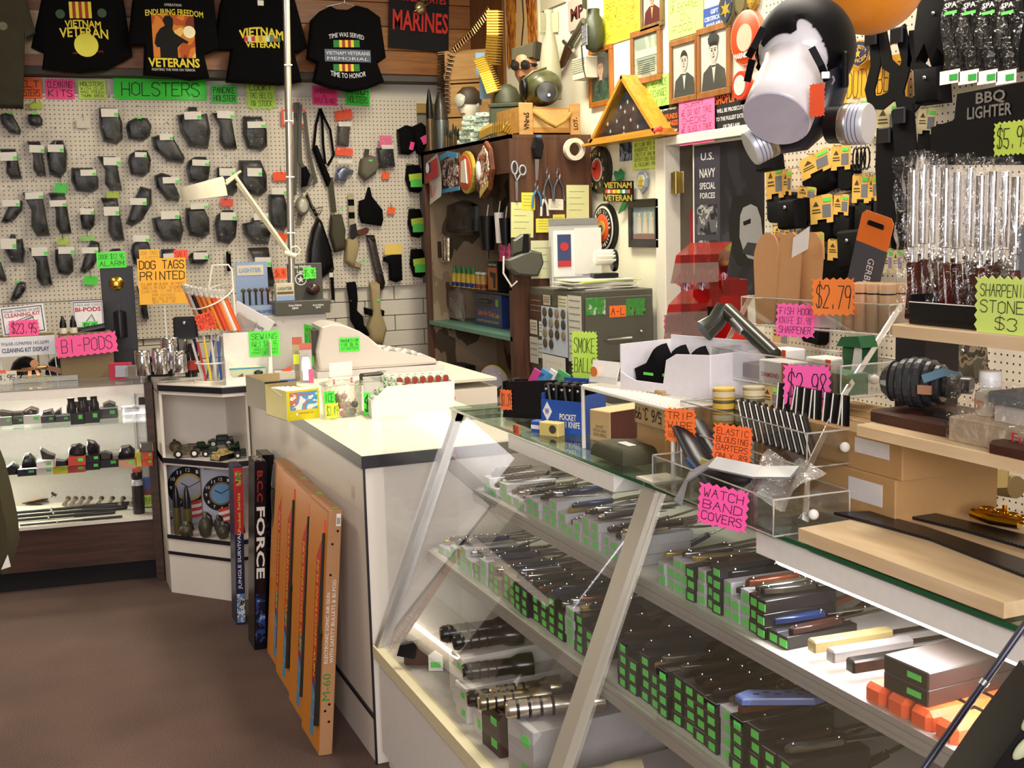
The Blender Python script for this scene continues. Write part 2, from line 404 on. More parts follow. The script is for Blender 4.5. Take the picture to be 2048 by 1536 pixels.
dd=struct(MB().cbox(XW+.02,XW+.06,Yp-.45,Yd1,.01,P(1440,277,X=XW).z-.003,.003), 'door_1',tw)
part(MB().box(XW+.062,XW+.07,Yd1-.02,Yd0-.06,0,2), 'gap',mat('#51483c',.8),dd)
part(MB().tube([(XW+.04,Yd1+.035,.7),(XW+.04,Yd1+.035,P(1358,420,X=XW).z)],.013,10), 'edge_strip',mat('#8c1220',.35),dd)
hp=P(1363,365,X=XW);hb=mat('#a08c50',.3,.9)
part(MB().cbox(XW-.024,XW-.018,hp.y-.055,hp.y+.055,hp.z-.048,hp.z+.048,.002).tube([(XW-.03,hp.y,hp.z-.05),(XW-.03,hp.y,hp.z+.05)],.011,10), 'hinge',hb,dd)
pegpanel('pegboard', 'white pegboard on the right wall crowded with yellow carded pouches',fr((XW-.012,0,0),(0,-1,0)),-Yp,.9,.45,3.0)
# ---------------------------------------------------------------- white counters with black edging
lam=mat('#eee6d8',.28,var=.015);edge=mat('#1d1a22',.45);lamtop=mat('#f0ead6',.3,var=.015)
Xc,Yc0 = .897,3.335
t=thing('service_counter', 'white laminate counter with black edge bands in the middle of the shop', 'counter',fr((Xc,Yc0,0)))
part(MB().box(.004,.6,.004,1.45,.0,H-.04).box(.004,1.0,1.45,2.2,0,H-.04), 'cabinet_body',lam,t)
part(MB().box(-.004,.604,-.004,1.45,H-.012,H).box(-.004,1.0,1.45,2.2,H-.012,H), 'counter_top',lamtop,t)
part(MB().box(-.006,.606,-.006,0,H-.038,H-.001).box(-.006,0,0,2.1,H-.038,H-.001), 'edge_band',edge,t)
part(MB().box(-.001,.005,-.001,.005,0,H-.038), 'corner_strip',edge,t)
zl=P(746,1431,X=Xc).z
part(MB().box(-.002,.004,.005,2.0,zl-.008,zl+.004), 'seam_strip',edge,t)
mk=P(705,985,X=Xc)
part(MB().prism([(-.01,-.02),(.002,-.015),(.008,.018),(.0,.024)],-.0006,0).xf(fr((-.0005+.0,mk.y-Yc0,mk.z),(0,-1,0))), 'scuff_mark',mat('#c9b09a',.8),t)
HV=[(.552,5.43),(.785,5.16),(.893,5.16),(.893,5.75),(.552,5.75)]
t=thing('corner_shelf_unit', 'white corner counter unit with black edged open shelves of toys and clocks', 'shelf unit',fr((.552,5.16,0)))
loc=[(x-.552,y-5.16) for x,y in HV]
def slab(z0,z1,o=0):
    cxm=sum(p[0] for p in loc)/5;cym=sum(p[1] for p in loc)/5
    q=[(x+(x-cxm)*o,y+(y-cym)*o) for x,y in loc];return MB().rings([[(x,y,z0) for x,y in q],[(x,y,z1) for x,y in q]])
def band(z0,z1,o=.005):
    a,b_,c=V((*loc[0],0)),V((*loc[1],0)),V((*loc[2],0));n=V((-(b_-a).y,(b_-a).x,0)).normalized()*-o
    n1=V((-(b_-a).y,(b_-a).x,0)).normalized();n1=n1 if n1.y<0 else -n1
    pts=[a+n1*o,b_+V((n1.x*.6,-1,0))*o,c+V((0,-o,0))];mb=MB()
    for p,q in zip(pts,pts[1:]):mb.add([(p.x,p.y,z0),(q.x,q.y,z0),(q.x,q.y,z1),(p.x,p.y,z1),(p.x,p.y+.006,z0),(q.x,q.y+.006,z0),(q.x,q.y+.006,z1),(p.x,p.y+.006,z1)],[(0,1,2,3),(7,6,5,4),(3,2,6,7),(0,4,5,1)])
    return mb
part(slab(0,.185), 'plinth',lam,t);part(slab(.188,.262), 'drawer_panel',lam,t)
part(slab(.585,.615), 'shelf',lam,t);part(slab(H-.045,H), 'unit_top',lam,t)
part(MB().box(loc[4][0],loc[3][0],.572,.59,.26,H-.04).box(-.0,.012,.27,.59,.26,H-.04).box(.331,.341,.01,.59,.26,H-.04), 'back_panel',lam,t)
for z0_,z1_ in ((.178,.192),(.25,.268),(.594,.616),(H-.03,H-.004)):part(band(z0_,z1_), 'edge_band',edge,t)
a7=-6.5
t=thing('display_case', 'lit glass display case with dark wood-grain base on the left', 'display case',yaw((.545,5.63,0),a7))
wg=wood('#2e1a12', '#50301f',0);LW=1.5;zt_ = .925
part(MB().box(-LW,-.004,.02,.5,.1,.295).box(-.035,0,0,.5,.0,zt_).box(-LW,-LW+.035,0,.5,0,zt_), 'base_cabinet',wg,t)
part(MB().box(-LW,-.03,.08,.48,0,.1), 'toe_kick',mat('#0c0a0c',.8),t)
part(MB().box(-LW,-.036,.005,.5,.295,.31), 'deck',mat('#e8e0d2',.5),t)
part(MB().box(-LW,-.036,.0,.02,zt_-.042,zt_), 'top_rail',mat('#efe8dc',.4),t)
part(MB().box(-LW,-.036,.48,.495,.31,zt_), 'back_panel',mat('#f2ece2',.5),t)
part(MB().box(-LW,.0,-.002,.5,zt_,zt_+.008), 'glass_top',film(gloss=.35),t)
part(MB().box(-LW,-.036,.003,.007,.312,zt_-.044), 'glass_front',film(gloss=.03,fres=.25),t)
for z in (.548,.742):part(MB().box(-LW,-.037,.06,.47,z,z+.007), 'glass_shelf',film(tint=(.93,.97,.95),gloss=.2,fres=.25),t)
for x in (-.1,-.045):part(MB().box(x-.006,x+.006,.466,.479,.31,zt_), 'shelf_standard',alu,t)
part(MB().tube([(-LW+.05,.44,.36),(-.75,.44,.36)],.012), 'lamp_tube',glow('#fff2d8',5),t)
LC=yaw((.545,5.63,0),a7)
area('case_lamp',tuple(LC @ V((-.72,.42,.66))),(math.radians(75),0,math.radians(180)),.3,.06,7,(1,.88,.68))
area('case_lamp',tuple(LC @ V((-.5,.2,.90))),(0,0,0),.8,.04,3,(1,.92,.8))
# ---------------------------------------------------------------- slanted glass case in front
ZT=1.06;XF0,XF1,XB = .9,1.175,1.58;YL=3.31;YM=2.13;YR = .62;ZB = .378
def sx(z):return XF0+(XF1-XF0)*(z-ZB)/(ZT-ZB)
t=thing('slant_front_case', 'long aluminium and glass display case with slanted front full of pocket knives', 'display case',fr((0,0,0)))
part(MB().box(XF0+.012,XB,YR,YL,.05,ZB-.02).box(XF0+.03,XB,YR,YL,0,.05), 'base_cabinet',mat('#eae6e0',.45),t)
part(MB().box(XF0-.004,XF0+.03,YR,YL+.004,ZB-.035,ZB+.002), 'base_rail',mat('#e6dcb4',.35),t)
part(MB().box(XF0+.03,XB,YR,YL,ZB-.02,ZB), 'deck',mat('#d2cdc2',.5),t)
part(MB().box(XB-.012,XB,YR,YL,ZB,ZT), 'back_panel',mat('#93866f',.35),t)
sd=V((XF1-XF0,0,ZT-ZB)).normalized();nv=V((-sd.z,0,sd.x))
def slant_bar(y0,y1,th=.022):
    a,b_=V((XF0,0,ZB)),V((XF1,0,ZT));c=[a,b_,b_-nv*th,a-nv*th]
    return MB().rings([[(p.x,y0,p.z) for p in c],[(p.x,y1,p.z) for p in c]])
part(slant_bar(YL-.03,YL), 'frame_bar',alu,t);part(slant_bar(YM-.03,YM+.025), 'frame_bar',mat('#bdb6a6',.4,.3),t);part(slant_bar(YR,YR+.03), 'frame_bar',alu,t)
for y0,y1 in ((YM+.026,YL-.031),(YR+.031,YM-.031)):
    part(MB().add([tuple(V((XF0+.004,y,ZB))-nv*.012) if k==0 else tuple(V((XF1+.001,y,ZT))-nv*.012) for k,y in ((0,y0),(0,y1),(1,y1),(1,y0))],[(0,1,2,3)]), 'front_glass',film(gloss=.03,rough=.02,fres=.3),t)
ge=mat('#1f5a35',.15)
for y0,y1 in ((YM+.004,YL+.004),(YR,YM-.004)):
    part(MB().box(XF1-.012,XB+.01,y0,y1,ZT,ZT+.009), 'glass_top',film(tint=(.86,.95,.9),gloss=.4,rough=.02),t)
    part(MB().box(XF1-.0135,XF1-.0122,y0,y1,ZT+.001,ZT+.008), 'glass_edge',ge,t)
part(MB().box(XF0+.05,XF1,YL-.004,YL-.001,ZB,ZT).add([(XF1,YL-.003,ZB),(XB,YL-.003,ZB),(XB,YL-.003,ZT),(XF1,YL-.003,ZT)],[(0,1,2,3)]), 'end_glass',film(gloss=.15),t)
part(MB().box(XF1-.01,XB,YL-.03,YL,ZT-.03,ZT), 'end_rail',mat('#e9e2c8',.4),t)
part(MB().box(XF1-.012,XF1+.06,YM-.04,YM+.035,ZT+.009,ZT+.014), 'joint_plate',mat('#cfc8b4',.4),t)
S1,S2=(1.14,.868),(1.045,.672)
shelfm=mat('#b5b1a8',.4,.3)
for (xf,z),ye in ((S1,3.08),(S2,3.22)):
    part(MB().box(xf+.012,XB-.015,YR+.03,ye,z-.012,z), 'shelf',mat('#c8c4ba',.35),t)
    q=MB()
    for k in range(3):q.box(xf-.002*(k % 2),xf+.012,YR+.03,ye,z-.032+k*.0115,z-.0215+k*.0115)
    part(q, 'shelf_rail',shelfm,t)
    part(MB().box(xf+.012,XB-.02,ye,ye+.006,z-.03,z+.004), 'shelf_end',shelfm,t)
for y in (2.72,2.66,1.62,1.56,1.02):part(MB().box(XB-.03,XB-.013,y,y+.018,ZB,ZT), 'shelf_standard',mat('#d8d0b8',.4,.3),t)
for y0,y1,lit in ((P(1255,970,X=XF1+.03).y,P(1040,868,X=XF1+.03).y,0),(.7,P(1545,1110,X=XF1+.03).y,1)):
    hs=part(MB().box(XF1-.004,XF1+.075,y0,y1,ZT-.045,ZT-.006), 'lamp_housing',mat('#efece4',.4),t)
    if lit:part(MB().tube([(XF1+.034,y0+.02,ZT-.055),(XF1+.034,y1-.02,ZT-.055)],.0125,10), 'lamp_tube',glow('#fff4ff',9),hs)
area('case_light',(XF1+.05,1.25,ZT-.075),(0,0,0),.05,1.0,5,(1,.95,.96))
area('case_light',(XF1+.08,2.7,ZT-.01),(0,0,0),.05,.7,1.2,(1,.95,.9))  # unseen light below the unlit housing, where no tube is built
# ---------------------------------------------------------------- shirts hung from the soffit
TS=fr((0,7.28,0))
SH=[(-.5,.46),(-.2,.5),(-.12,.46),(0,.44),(.12,.46),(.2,.5),(.5,.46)]
def shirt(x0,y0,x1,y1,pts,label,col,dy=0):
    """pts: outline in pixels of the photo"""
    Q,w_,h_=wq(TS,x0,y0,x1,y1,dy or (.075 if 'VETERANS' in label or 'HONOR' in label else 0));t=thing('t_shirt',label, 't-shirt',Q, 't-shirts hung along the top of the back wall');I=Q.inverted()
    poly=[]
    for x,y in pts:
        p=I @ on(Q,x,y);poly.append((p.x,p.z))
    area2=sum(a[0]*b[1]-b[0]*a[1] for a,b in zip(poly,poly[1:]+poly[:1]))
    if area2>0:poly.reverse()
    part(MB().pillow(poly,-.03,.03,4,.06), 'shirt_body',mat(col,.95,bump=.5,scale=14,var=.25,spec=.15),t)
    return t,Q,I
def put(t,Q,I,mb,px,py,m,name='print',y=-.0325):
    p=I @ on(Q,px,py);mb.v=[(a+p.x,b+y,c+p.z) for a,b,c in mb.v];return part(mb,name,m,t)
def pxm(Q,n):return n/FPX*((Q.translation-EYE).dot(cz))
BK = '#070608'
ye=mat('#e2cf3e',.8);wh=mat('#d8d8dc',.8);rd=mat('#a33226',.8);gr=mat('#2f7d3a',.8)
t,Q,I=shirt(-90,-60,70,215,[(-80,-60),(20,-60),(42,-40),(72,66),(52,78),(50,60),(47,217),(-80,214)], 'olive drab t-shirt hanging furthest left, cut by the edge', '#3d3a2e',.12)
put(t,Q,I,MB().lathe([(.022,0),(.022,.001)],16,Matrix.Rotation(math.pi/2,4, 'X')),6,54,mat('#6e6a58',.8))
t,Q,I=shirt(62,-60,268,147,[(95,-60),(230,-60),(246,-10),(266,112),(215,140),(160,146),(84,138),(88,106),(62,94),(78,20)], 'black t-shirt reading VIETNAM VETERAN over a gold medal',BK)
s=pxm(Q,1)
for k in range(7):put(t,Q,I,MB().prism([(-s*3.1,-s*16),(s*3.1,-s*16),(s*3.1,s*16),(-s*3.1,s*16)],-.0006,0),141+k*6.3,22,ye if k % 2==0 else rd)
put(t,Q,I,arc(typ('VIETNAM',s*68,s*14,.02),s*260),165,49,ye, 'lettering');put(t,Q,I,arc(typ('VETERAN',s*92,s*19,.02),s*300),167,66,ye, 'lettering')
put(t,Q,I,MB().lathe([(s*23,0),(s*23,.002),(s*20,.003)],24,Matrix.Rotation(math.pi/2,4, 'X')),172,92,mat('#c9c23a',.45,.3), 'medal_print')
for px_,py_ in ((120,30),(203,28)):put(t,Q,I,MB().lathe([(s*9,0),(s*9,.0006)],12,Matrix.Rotation(math.pi/2,4, 'X')),px_,py_,mat('#39503a',.8), 'eagle_print')
put(t,Q,I,typ('1959',s*11,s*4),151,108,rd, 'lettering');put(t,Q,I,typ('1975',s*11,s*4),200,105,rd, 'lettering')
t,Q,I=shirt(255,-60,437,162,[(275,-60),(420,-60),(428,-10),(438,98),(408,110),(419,156),(380,161),(340,154),(287,150),(289,90),(256,90),(264,10)], 'black t-shirt reading ENDURING FREEDOM VETERANS with a soldier silhouette',BK)
s=pxm(Q,1)
put(t,Q,I,typ('OPERATION',s*33,s*5),344,12,wh, 'lettering');put(t,Q,I,arc(typ('ENDURING FREEDOM',s*112,s*12,.015),s*420),347,26,ye, 'lettering')
put(t,Q,I,MB().prism([(-s*41,-s*42),(s*41,-s*42),(s*41,s*42),(-s*41,s*42)],-.0006,0),346,74,patches([(0, '#7a2c12'),(.42, '#b4521c'),(.5, '#d9802c'),(.6, '#f0c468')],5), 'sunset_print')
put(t,Q,I,MB().lathe([(s*12,0),(s*12,.0006)],18,Matrix.Rotation(math.pi/2,4, 'X')),377,66,mat('#fbf3c8',.8), 'sun_print',y=-.0333)
sil=[(-20,-42),(14,-42),(14,-22),(24,-12),(34,-14),(36,-10),(22,-2),(10,6),(6,14),(8,22),(8,34),(2,40),(-8,38),(-12,30),(-8,20),(-18,14),(-26,2),(-30,-14),(-26,-22),(-20,-22)]
put(t,Q,I,MB().prism([(x*s,z*s) for x,z in sil],-.0006,0),338,74,mat('#0d0c0c',.9), 'soldier_print',y=-.034)
put(t,Q,I,typ('VETERANS',s*100,s*18,.03),347,127,ye, 'lettering');put(t,Q,I,typ('FIGHTING THE WAR ON TERROR',s*84,s*5),346,141,wh, 'lettering')
t,Q,I=shirt(425,-60,612,172,[(460,-60),(560,-60),(590,0),(615,92),(598,105),(588,104),(604,164),(560,171),(452,164),(462,100),(425,100),(440,10)], 'black t-shirt reading VIETNAM VETERAN with a ribbon bar, behind the pole',BK)
s=pxm(Q,1)
put(t,Q,I,arc(typ('VIETNAM',s*88,s*18,.03),s*130),520,65,ye, 'lettering');put(t,Q,I,typ('VETERAN',s*68,s*12,.03),523,91,ye, 'lettering')
for k,c in enumerate(('#c03a4a', '#d8d8d0', '#c03a4a', '#e0cf48', '#c89a30', '#e0cf48', '#d8e0e0', '#3f8a6a', '#c84a3a', '#3f8a6a')):put(t,Q,I,MB().prism([(-s*3.6,-s*6),(s*3.6,-s*6),(s*3.6,s*6),(-s*3.6,s*6)],-.0006,0),490+k*7.2,79,mat(c,.8), 'ribbon_print')
put(t,Q,I,MB().box(-s*6,s*6,-.002,0,-s*5,s*5),519,8,paper, 'neck_label')
t,Q,I=shirt(614,8,772,183,[(640,22),(660,12),(672,18),(695,19),(712,10),(735,16),(760,34),(772,116),(756,127),(750,118),(768,165),(735,178),(700,184),(660,176),(626,164),(634,126),(614,118),(622,40)], 'black t-shirt reading TIME WAS SERVED TIME TO HONOR, on a hanger',BK)
s=pxm(Q,1)
put(t,Q,I,MB().tube([(-s*36,.01,0),(0,.01,s*9),(s*30,.01,0)],.004).tube([(0,.01,s*9),(0,.01,s*26)],.003),690,14,steel, 'hanger',y=0)
put(t,Q,I,arc(typ('TIME WAS SERVED',s*72,s*9,.01),s*120),690,71,wh, 'lettering');put(t,Q,I,arc(typ('TIME TO HONOR',s*72,s*10,.01),-s*130),694,153,wh, 'lettering')
for yy,r in ((89,1),(137,-1)):
    for k in range(9):put(t,Q,I,MB().prism([(-s*2.9,-s*7),(s*2.9,-s*7),(s*2.9,s*7),(-s*2.9,s*7)],-.0006,0),667+k*5.8,yy,(gr if k in (0,1,7,8) else ye if k % 2==0 else rd), 'ribbon_print')
put(t,Q,I,MB().prism([(-s*47,-s*12),(s*47,-s*12),(s*47,s*12),(-s*47,s*12)],-.0006,0),693,113,mat('#5a6478',.8), 'wall_print');put(t,Q,I,typ('VIETNAM VETERANS',s*90,s*7,.01),693,108,wh, 'lettering',y=-.034);put(t,Q,I,typ('MEMORIAL',s*84,s*6),693,119,wh, 'lettering',y=-.034)
Q,w_,h_=wq(fr((0,7.37,0)),778,-40,898,100);Q=spin(Q,3)
t=thing('marines_banner', 'black banner with big red letters MARINES and a metal emblem', 'banner',Q)
part(MB().sheet(w_,h_,12,8,lambda u,v_:-.004-.006*math.sin(u*9+v_*2)), 'banner_cloth',mat('#121013',.9),t)
s=pxm(Q,1);rr=mat('#c8261e',.7)
for tx,px_,py_,ww,hh in (('UNITED STATES',838,-2,112,14),('MARINES',840,44,116,40)):
    q=typ(tx,s*ww,s*hh,.02,y=-.013);p=Q.inverted() @ on(Q,px_,py_);q.v=[(a+p.x,b_,c+p.z) for a,b_,c in q.v];part(q, 'lettering',rr,t)
p=Q.inverted() @ on(Q,838,18)
part(MB().ball((p.x,-.03,p.z),s*13,s*7,s*13).ball((p.x+s*4,-.03,p.z+s*20),s*20,s*4,s*6), 'emblem',mat('#c8bc98',.3,.9),t)
part(MB().tube([(p.x-s*14,-.04,p.z-s*8),(p.x,-.05,p.z),(p.x+s*16,-.04,p.z+s*9)],s*2), 'anchor',brass,t)
# ---------------------------------------------------------------- fluorescent signs over the pegboard
psign(BW,22,156,84,197, '#ff6a2a',['BELT', 'HOLSTERS'], 'orange paper sign reading BELT HOLSTERS partly behind the olive shirt')
psign(BW,91,158,149,198, '#ff4f92',['CLEANING', 'KITS'], 'pink wavy-edged paper sign reading CLEANING KITS under the shirts',8)
psign(BW,157,160,212,198, '#c8e860',['HOLSTERS', 'WITH CLIP', 'MAG POUCH', 'THUMB BREAK'], 'yellow-green paper sign about holsters with clip and mag pouch',sizes=[1.5,1,1,1])
psign(BW,229,158,414,200, '#3fe040',['HOLSTERS'], 'long bright green paper sign reading HOLSTERS in large capitals',stroke=.075,dy=.012)
psign(BW,423,170,474,207, '#52d850',['PANCAKE', 'HOLSTER'], 'small green paper sign reading PANCAKE HOLSTER')
Q,w_,h_=wq(BW,491,162,552,220,.012)
t=thing('starburst_sign', 'yellow-green starburst sign reading LOOK TAC BELTS IN STOCK', 'sign',Q)
st=[]
for k in range(36):
    a=2*math.pi*k/36;r=1 if k % 2==0 else .86;c,s_=math.cos(a),math.sin(a);d=max(abs(c),abs(s_));st.append((w_/2*c/d*r,h_/2*s_/d*r))
part(card(MB(),st), 'card',mat('#b8e858',.7),t);part(hand(['LOOK!', 'TAC BELTS', 'IN STOCK'],w_*.74,h_*.8,.1), 'lettering',ink,t)
psign(BW,625,173,674,210, '#ff3f8a',['BANDOLEERS', '&', 'RIFLE SLINGS'], 'pink paper sign reading BANDOLEERS and RIFLE SLINGS',sizes=[1,.6,1],rot=2)
psign(BW,692,170,740,211, '#3fd83c',['HATCH', 'HOLSTERS'], 'green paper sign ending in HOLSTERS under the right-hand shirt',rot=3)
Q,w_,h_=wq(BW,563,219,612,251,.03)
t=thing('price_plaque', 'orange bordered white price card behind the metal pole', 'price tag',Q)
part(card(MB(),zig(w_,h_)), 'border',mat('#ff5a38',.6),t);part(MB().box(-w_*.4,w_*.4,-.0012,0,-h_*.37,h_*.37), 'card',paper,t);part(hand(['9.97'],w_*.6,h_*.6,.12,y=-.002), 'lettering',ink,t)
# ---------------------------------------------------------------- bagged holsters
bagm=film(gloss=.04,rough=.05,crumple=1.0,milky=.02,mcol=(.86,.84,.76),fres=.22);bagb=film(gloss=.2,rough=.1,crumple=1.0)
cardm=mat('#e9e4da',.7)
HS={
 'slim':[(-.5,.5),(.3,.5),(.36,.2),(.5,-.5),(-.05,-.5),(-.25,-.3),(-.2,.1)],
 'wide':[(-.45,.5),(.3,.5),(.5,.1),(.48,-.35),(.2,-.5),(-.35,-.42),(-.5,0)],
 'flap':[(-.4,.35),(-.1,.5),(.35,.5),(.5,.15),(.4,-.3),(.1,-.5),(-.42,-.4),(-.5,.1)],
 'diag':[(-.5,.4),(-.2,.5),(.15,.42),(.5,-.3),(.42,-.5),(-.05,-.42),(-.45,.0)],
 'back':[(.1,.5),(.5,.42),(.48,.05),(.1,-.35),(-.3,-.5),(-.5,-.42),(-.2,.1)],
 'clip':[(-.5,.3),(-.2,.35),(-.15,.5),(.1,.5),(.12,.3),(.42,.35),(.5,-.1),(.38,-.5),(-.2,-.46),(-.45,-.1)]}
WORDS={'slim': 'long narrow black holster', 'wide': 'broad black holster', 'flap': 'bulky folded black holster', 'diag': 'slanted black holster', 'back': 'curved black holster', 'clip': 'black holster with a belt clip'}
def holster(x0,y0,x1,y1,shape,lab=None,label='',hook=True,dot=True):
    Q,w_,h_=wq(BW,x0,y0,x1,y1,.035);t=thing('bagged_holster',label, 'holster',Q, 'bagged holsters on the back pegboard')
    poly=[(x*w_,z*h_) for x,z in HS[shape]]
    part(MB().pillow(poly,-.022,.02,4,.3), 'holster',leather,t)
    bw,bh=w_*1.22+.02,h_*1.12+.05;ph=random.random()*9
    part(MB().sheet(bw,bh,9,12,lambda u,v_:-.026+.03*(2*abs(u-.5))**3+.006*math.sin(u*17+ph+v_*4)+.005*math.sin(v_*19+ph*2+u*7),z0=-h_*.56), 'clear_bag',bagm,t)
    p=None
    if lab:
        a=Q.inverted() @ on(Q,lab[0],lab[1]);b_=Q.inverted() @ on(Q,lab[2],lab[3])
        lw,lh=b_.x-a.x,a.z-b_.z;mx_,mz=(a.x+b_.x)/2,(a.z+b_.z)/2
        q=part(MB().box(mx_-lw/2,mx_+lw/2,-.036,-.0345,mz-lh/2,mz+lh/2), 'header_card',cardm,t)
        part(MB().box(mx_+lw*.26,mx_+lw*.5,-.0372,-.0361,mz-lh*.42,mz-lh*.02), 'price_dot',stick,q)
        q.rotation_euler=(0,random.uniform(-.04,.04),0)
    elif dot:part(MB().box(-.012,.014,-.034,-.033,h_*.42,h_*.42+.013), 'price_dot',stick,t)
    if hook:part(MB().tube([(0,.034,h_*.5+.075),(0,-.02,h_*.5+.06),(0,-.03,h_*.5+.066)],.0022,6), 'peg_hook',steel,t)
    return t
ROWS=[
 ('top',[(0,225,42,270, 'diag',None),(55,228,86,254, 'wide',None),(198,215,246,289, 'wide',(201,218,236,235)),(252,235,305,283, 'flap',None),(357,213,422,298, 'clip',(367,224,402,240)),(426,225,473,298, 'slim',(431,223,466,238)),(486,232,535,303, 'wide',(493,244,530,257))]),
 ('second',[(0,297,42,358, 'slim',(0,305,35,322)),(56,282,90,352, 'slim',(57,291,88,306)),(93,280,136,357, 'flap',(94,290,127,305)),(142,335,198,386, 'wide',(160,340,192,352)),(197,312,243,382, 'slim',(205,315,240,331)),(256,300,304,355, 'flap',(268,305,292,315)),(305,268,370,328, 'diag',(318,268,345,281)),(373,313,422,370, 'flap',(382,320,416,332)),(434,334,475,392, 'wide',(436,337,469,352)),(478,320,535,393, 'wide',(492,337,522,353))]),
 ('third',[(0,398,47,447, 'back',(4,400,40,413)),(48,384,97,473, 'slim',(51,385,88,398)),(99,385,141,468, 'slim',(99,401,133,413)),(160,415,191,462, 'flap',(159,417,187,429)),(204,395,247,482, 'slim',(206,414,238,431)),(250,372,306,453, 'back',(258,397,292,410)),(310,345,360,405, 'diag',(324,355,358,367)),(305,423,368,486, 'clip',(320,423,358,438)),(371,415,420,477, 'wide',(380,407,416,418)),(430,420,476,489, 'flap',(438,425,470,440)),(486,435,543,490, 'clip',(505,427,535,440)),(538,388,578,462, 'wide',(540,376,572,389))]),
 ('fourth',[(8,468,50,527, 'clip',(0,478,33,498)),(60,495,103,572, 'slim',(62,495,96,511)),(110,498,147,552, 'wide',(115,494,148,507)),(158,480,202,547, 'back',(162,495,196,506)),(213,497,247,535, 'flap',(213,503,243,515)),(262,480,303,533, 'flap',(263,471,297,483)),(322,498,360,540, 'wide',(325,507,362,519)),(377,502,420,530, 'flap',(385,505,415,518)),(-14,520,12,565, 'diag',None),(18,562,53,603, 'back',None),(498,495,550,575, 'slim',(507,515,540,533)),(275,572,296,640, 'slim',(275,560,296,576))])]
ORD=['first', 'second', 'third', 'fourth', 'fifth', 'sixth', 'seventh', 'eighth', 'ninth', 'tenth', 'eleventh', 'twelfth']
for rn,items in ROWS:
    items=sorted(items,key=lambda i:i[0])
    for k,i in enumerate(items):holster(*i[:6],label='%s, %s from the left in the %s bagged row' % (WORDS[i[4]],ORD[k],rn))
def tagcard(x0,y0,x1,y1,c,label,rot=0,dy=.03):
    Q,w_,h_=wq(BW,x0,y0,x1,y1,dy);t=thing('price_tag',label, 'price tag',spin(Q,rot), 'blank price tags on the back pegboard')
    part(card(MB(),zig(w_,h_,4)), 'card',mat(c,.7),t);part(MB().tube([(0,dy,h_*.5+.03),(0,-.004,h_*.3)],.002,6), 'peg_hook',steel,t)
tagcard(109,366,134,386, '#4fd84a', 'green tag on a hook above the slim holster, third row',4);tagcard(213,383,238,397, '#b8d24a', 'olive yellow tag on a hook, third row centre left')
tagcard(168,552,195,570, '#58e04a', 'green tag alone under the fourth row of holsters',5);tagcard(114,476,138,490, '#b9cf5a', 'yellow-green tag above the broad holster, fourth row');tagcard(160,470,190,482, '#9fd27a', 'pale green tag above the curved holster, fourth row')
tagcard(546,344,581,361, '#ff5a30', 'orange tag inside a bag left of the metal pole');tagcard(555,466,574,483, '#ff5f34', 'small orange tag left of the lamp arm foot',15);tagcard(441,397,466,413, '#f2564a', 'red tag fanned on a bag below the desk lamp',5)
tagcard(670,220,705,240, '#ff5a36', 'orange header tag on the bagged brown pouch',-8);tagcard(671,296,706,311, '#ff6040', 'orange header tag below the bagged brown pouch',4);tagcard(764,344,779,358, '#ff6a30', 'small orange tag right of the grey drab pouch');tagcard(775,414,790,428, '#ff6a34', 'small orange tag right of the black vest',6)
tagcard(60,203,84,218, '#b7cf45', 'yellow-green tag in a bag under the orange sign');tagcard(153,237,181,256, '#dcd3c4', 'bare cream tag on a hook in the gap of the pegboard')
# ---------------------------------------------------------------- slings, pouches and sheaths right of the pole
def pegitem(name,label,cat,x0,y0,x1,y1,dy=.03):
    Q,w_,h_=wq(BW,x0,y0,x1,y1,dy);return thing(name,label,cat,Q),Q,(lambda *pp:[(Q.inverted() @ on(Q,x,y)) for x,y in pp]),w_,h_
olive=mat('#4a4632',.85,bump=.3,scale=120);drab=mat('#6e6858',.8,bump=.3,scale=80);tan=mat('#a8966c',.8,bump=.2,scale=80);grey=mat('#8d877a',.7)
def poly2(f,*pp):
    q=[(p.x,p.z) for p in f(*pp)]
    if sum(a[0]*b[1]-b[0]*a[1] for a,b in zip(q,q[1:]+q[:1]))>0:q.reverse()
    return q
def straps(f,lines,wd,t=.003,y=0):
    mb=MB()
    for k,ln in enumerate(lines):mb.strap([(p.x,y-.004*k,p.z) for p in f(*ln)],wd,t)
    return mb
t,Q,f,w_,h_=pegitem('rifle_slings', 'bunch of grey-black rifle slings hanging behind the metal pole', 'sling',585,215,635,400)
part(straps(f,[[(590,205),(592,300),(590,390)],[(596,205),(600,300),(602,370),(607,385)],[(608,225),(618,310),(632,365),(618,372),(600,320)],[(600,210),(598,320),(612,345),(622,352),(618,366),(606,372),(606,385)]],.022), 'strap',mat('#5a564e',.8),t)
part(MB().pillow(poly2(f,(602,335),(612,332),(620,350),(614,372),(602,376)),-.03,0,3), 'pad',blackcloth,t)
t,Q,f,w_,h_=pegitem('loop_sling', 'black webbing sling looped on a hook left of the bagged pouch', 'sling',625,217,668,375)
part(straps(f,[[(640,217),(632,250),(627,300),(640,335),(655,372)],[(640,217),(650,240),(660,260),(667,310),(656,330),(650,326),(646,290),(644,240),(640,218)]],.016), 'strap',blackcloth,t)
part(MB().pillow(poly2(f,(626,295),(634,290),(662,360),(656,376)),-.02,0,3), 'shoulder_pad',blackcloth,t)
t,Q,f,w_,h_=pegitem('bagged_pouch', 'narrow brown-black pouch in a clear bag with orange header', 'pouch',673,235,702,295)
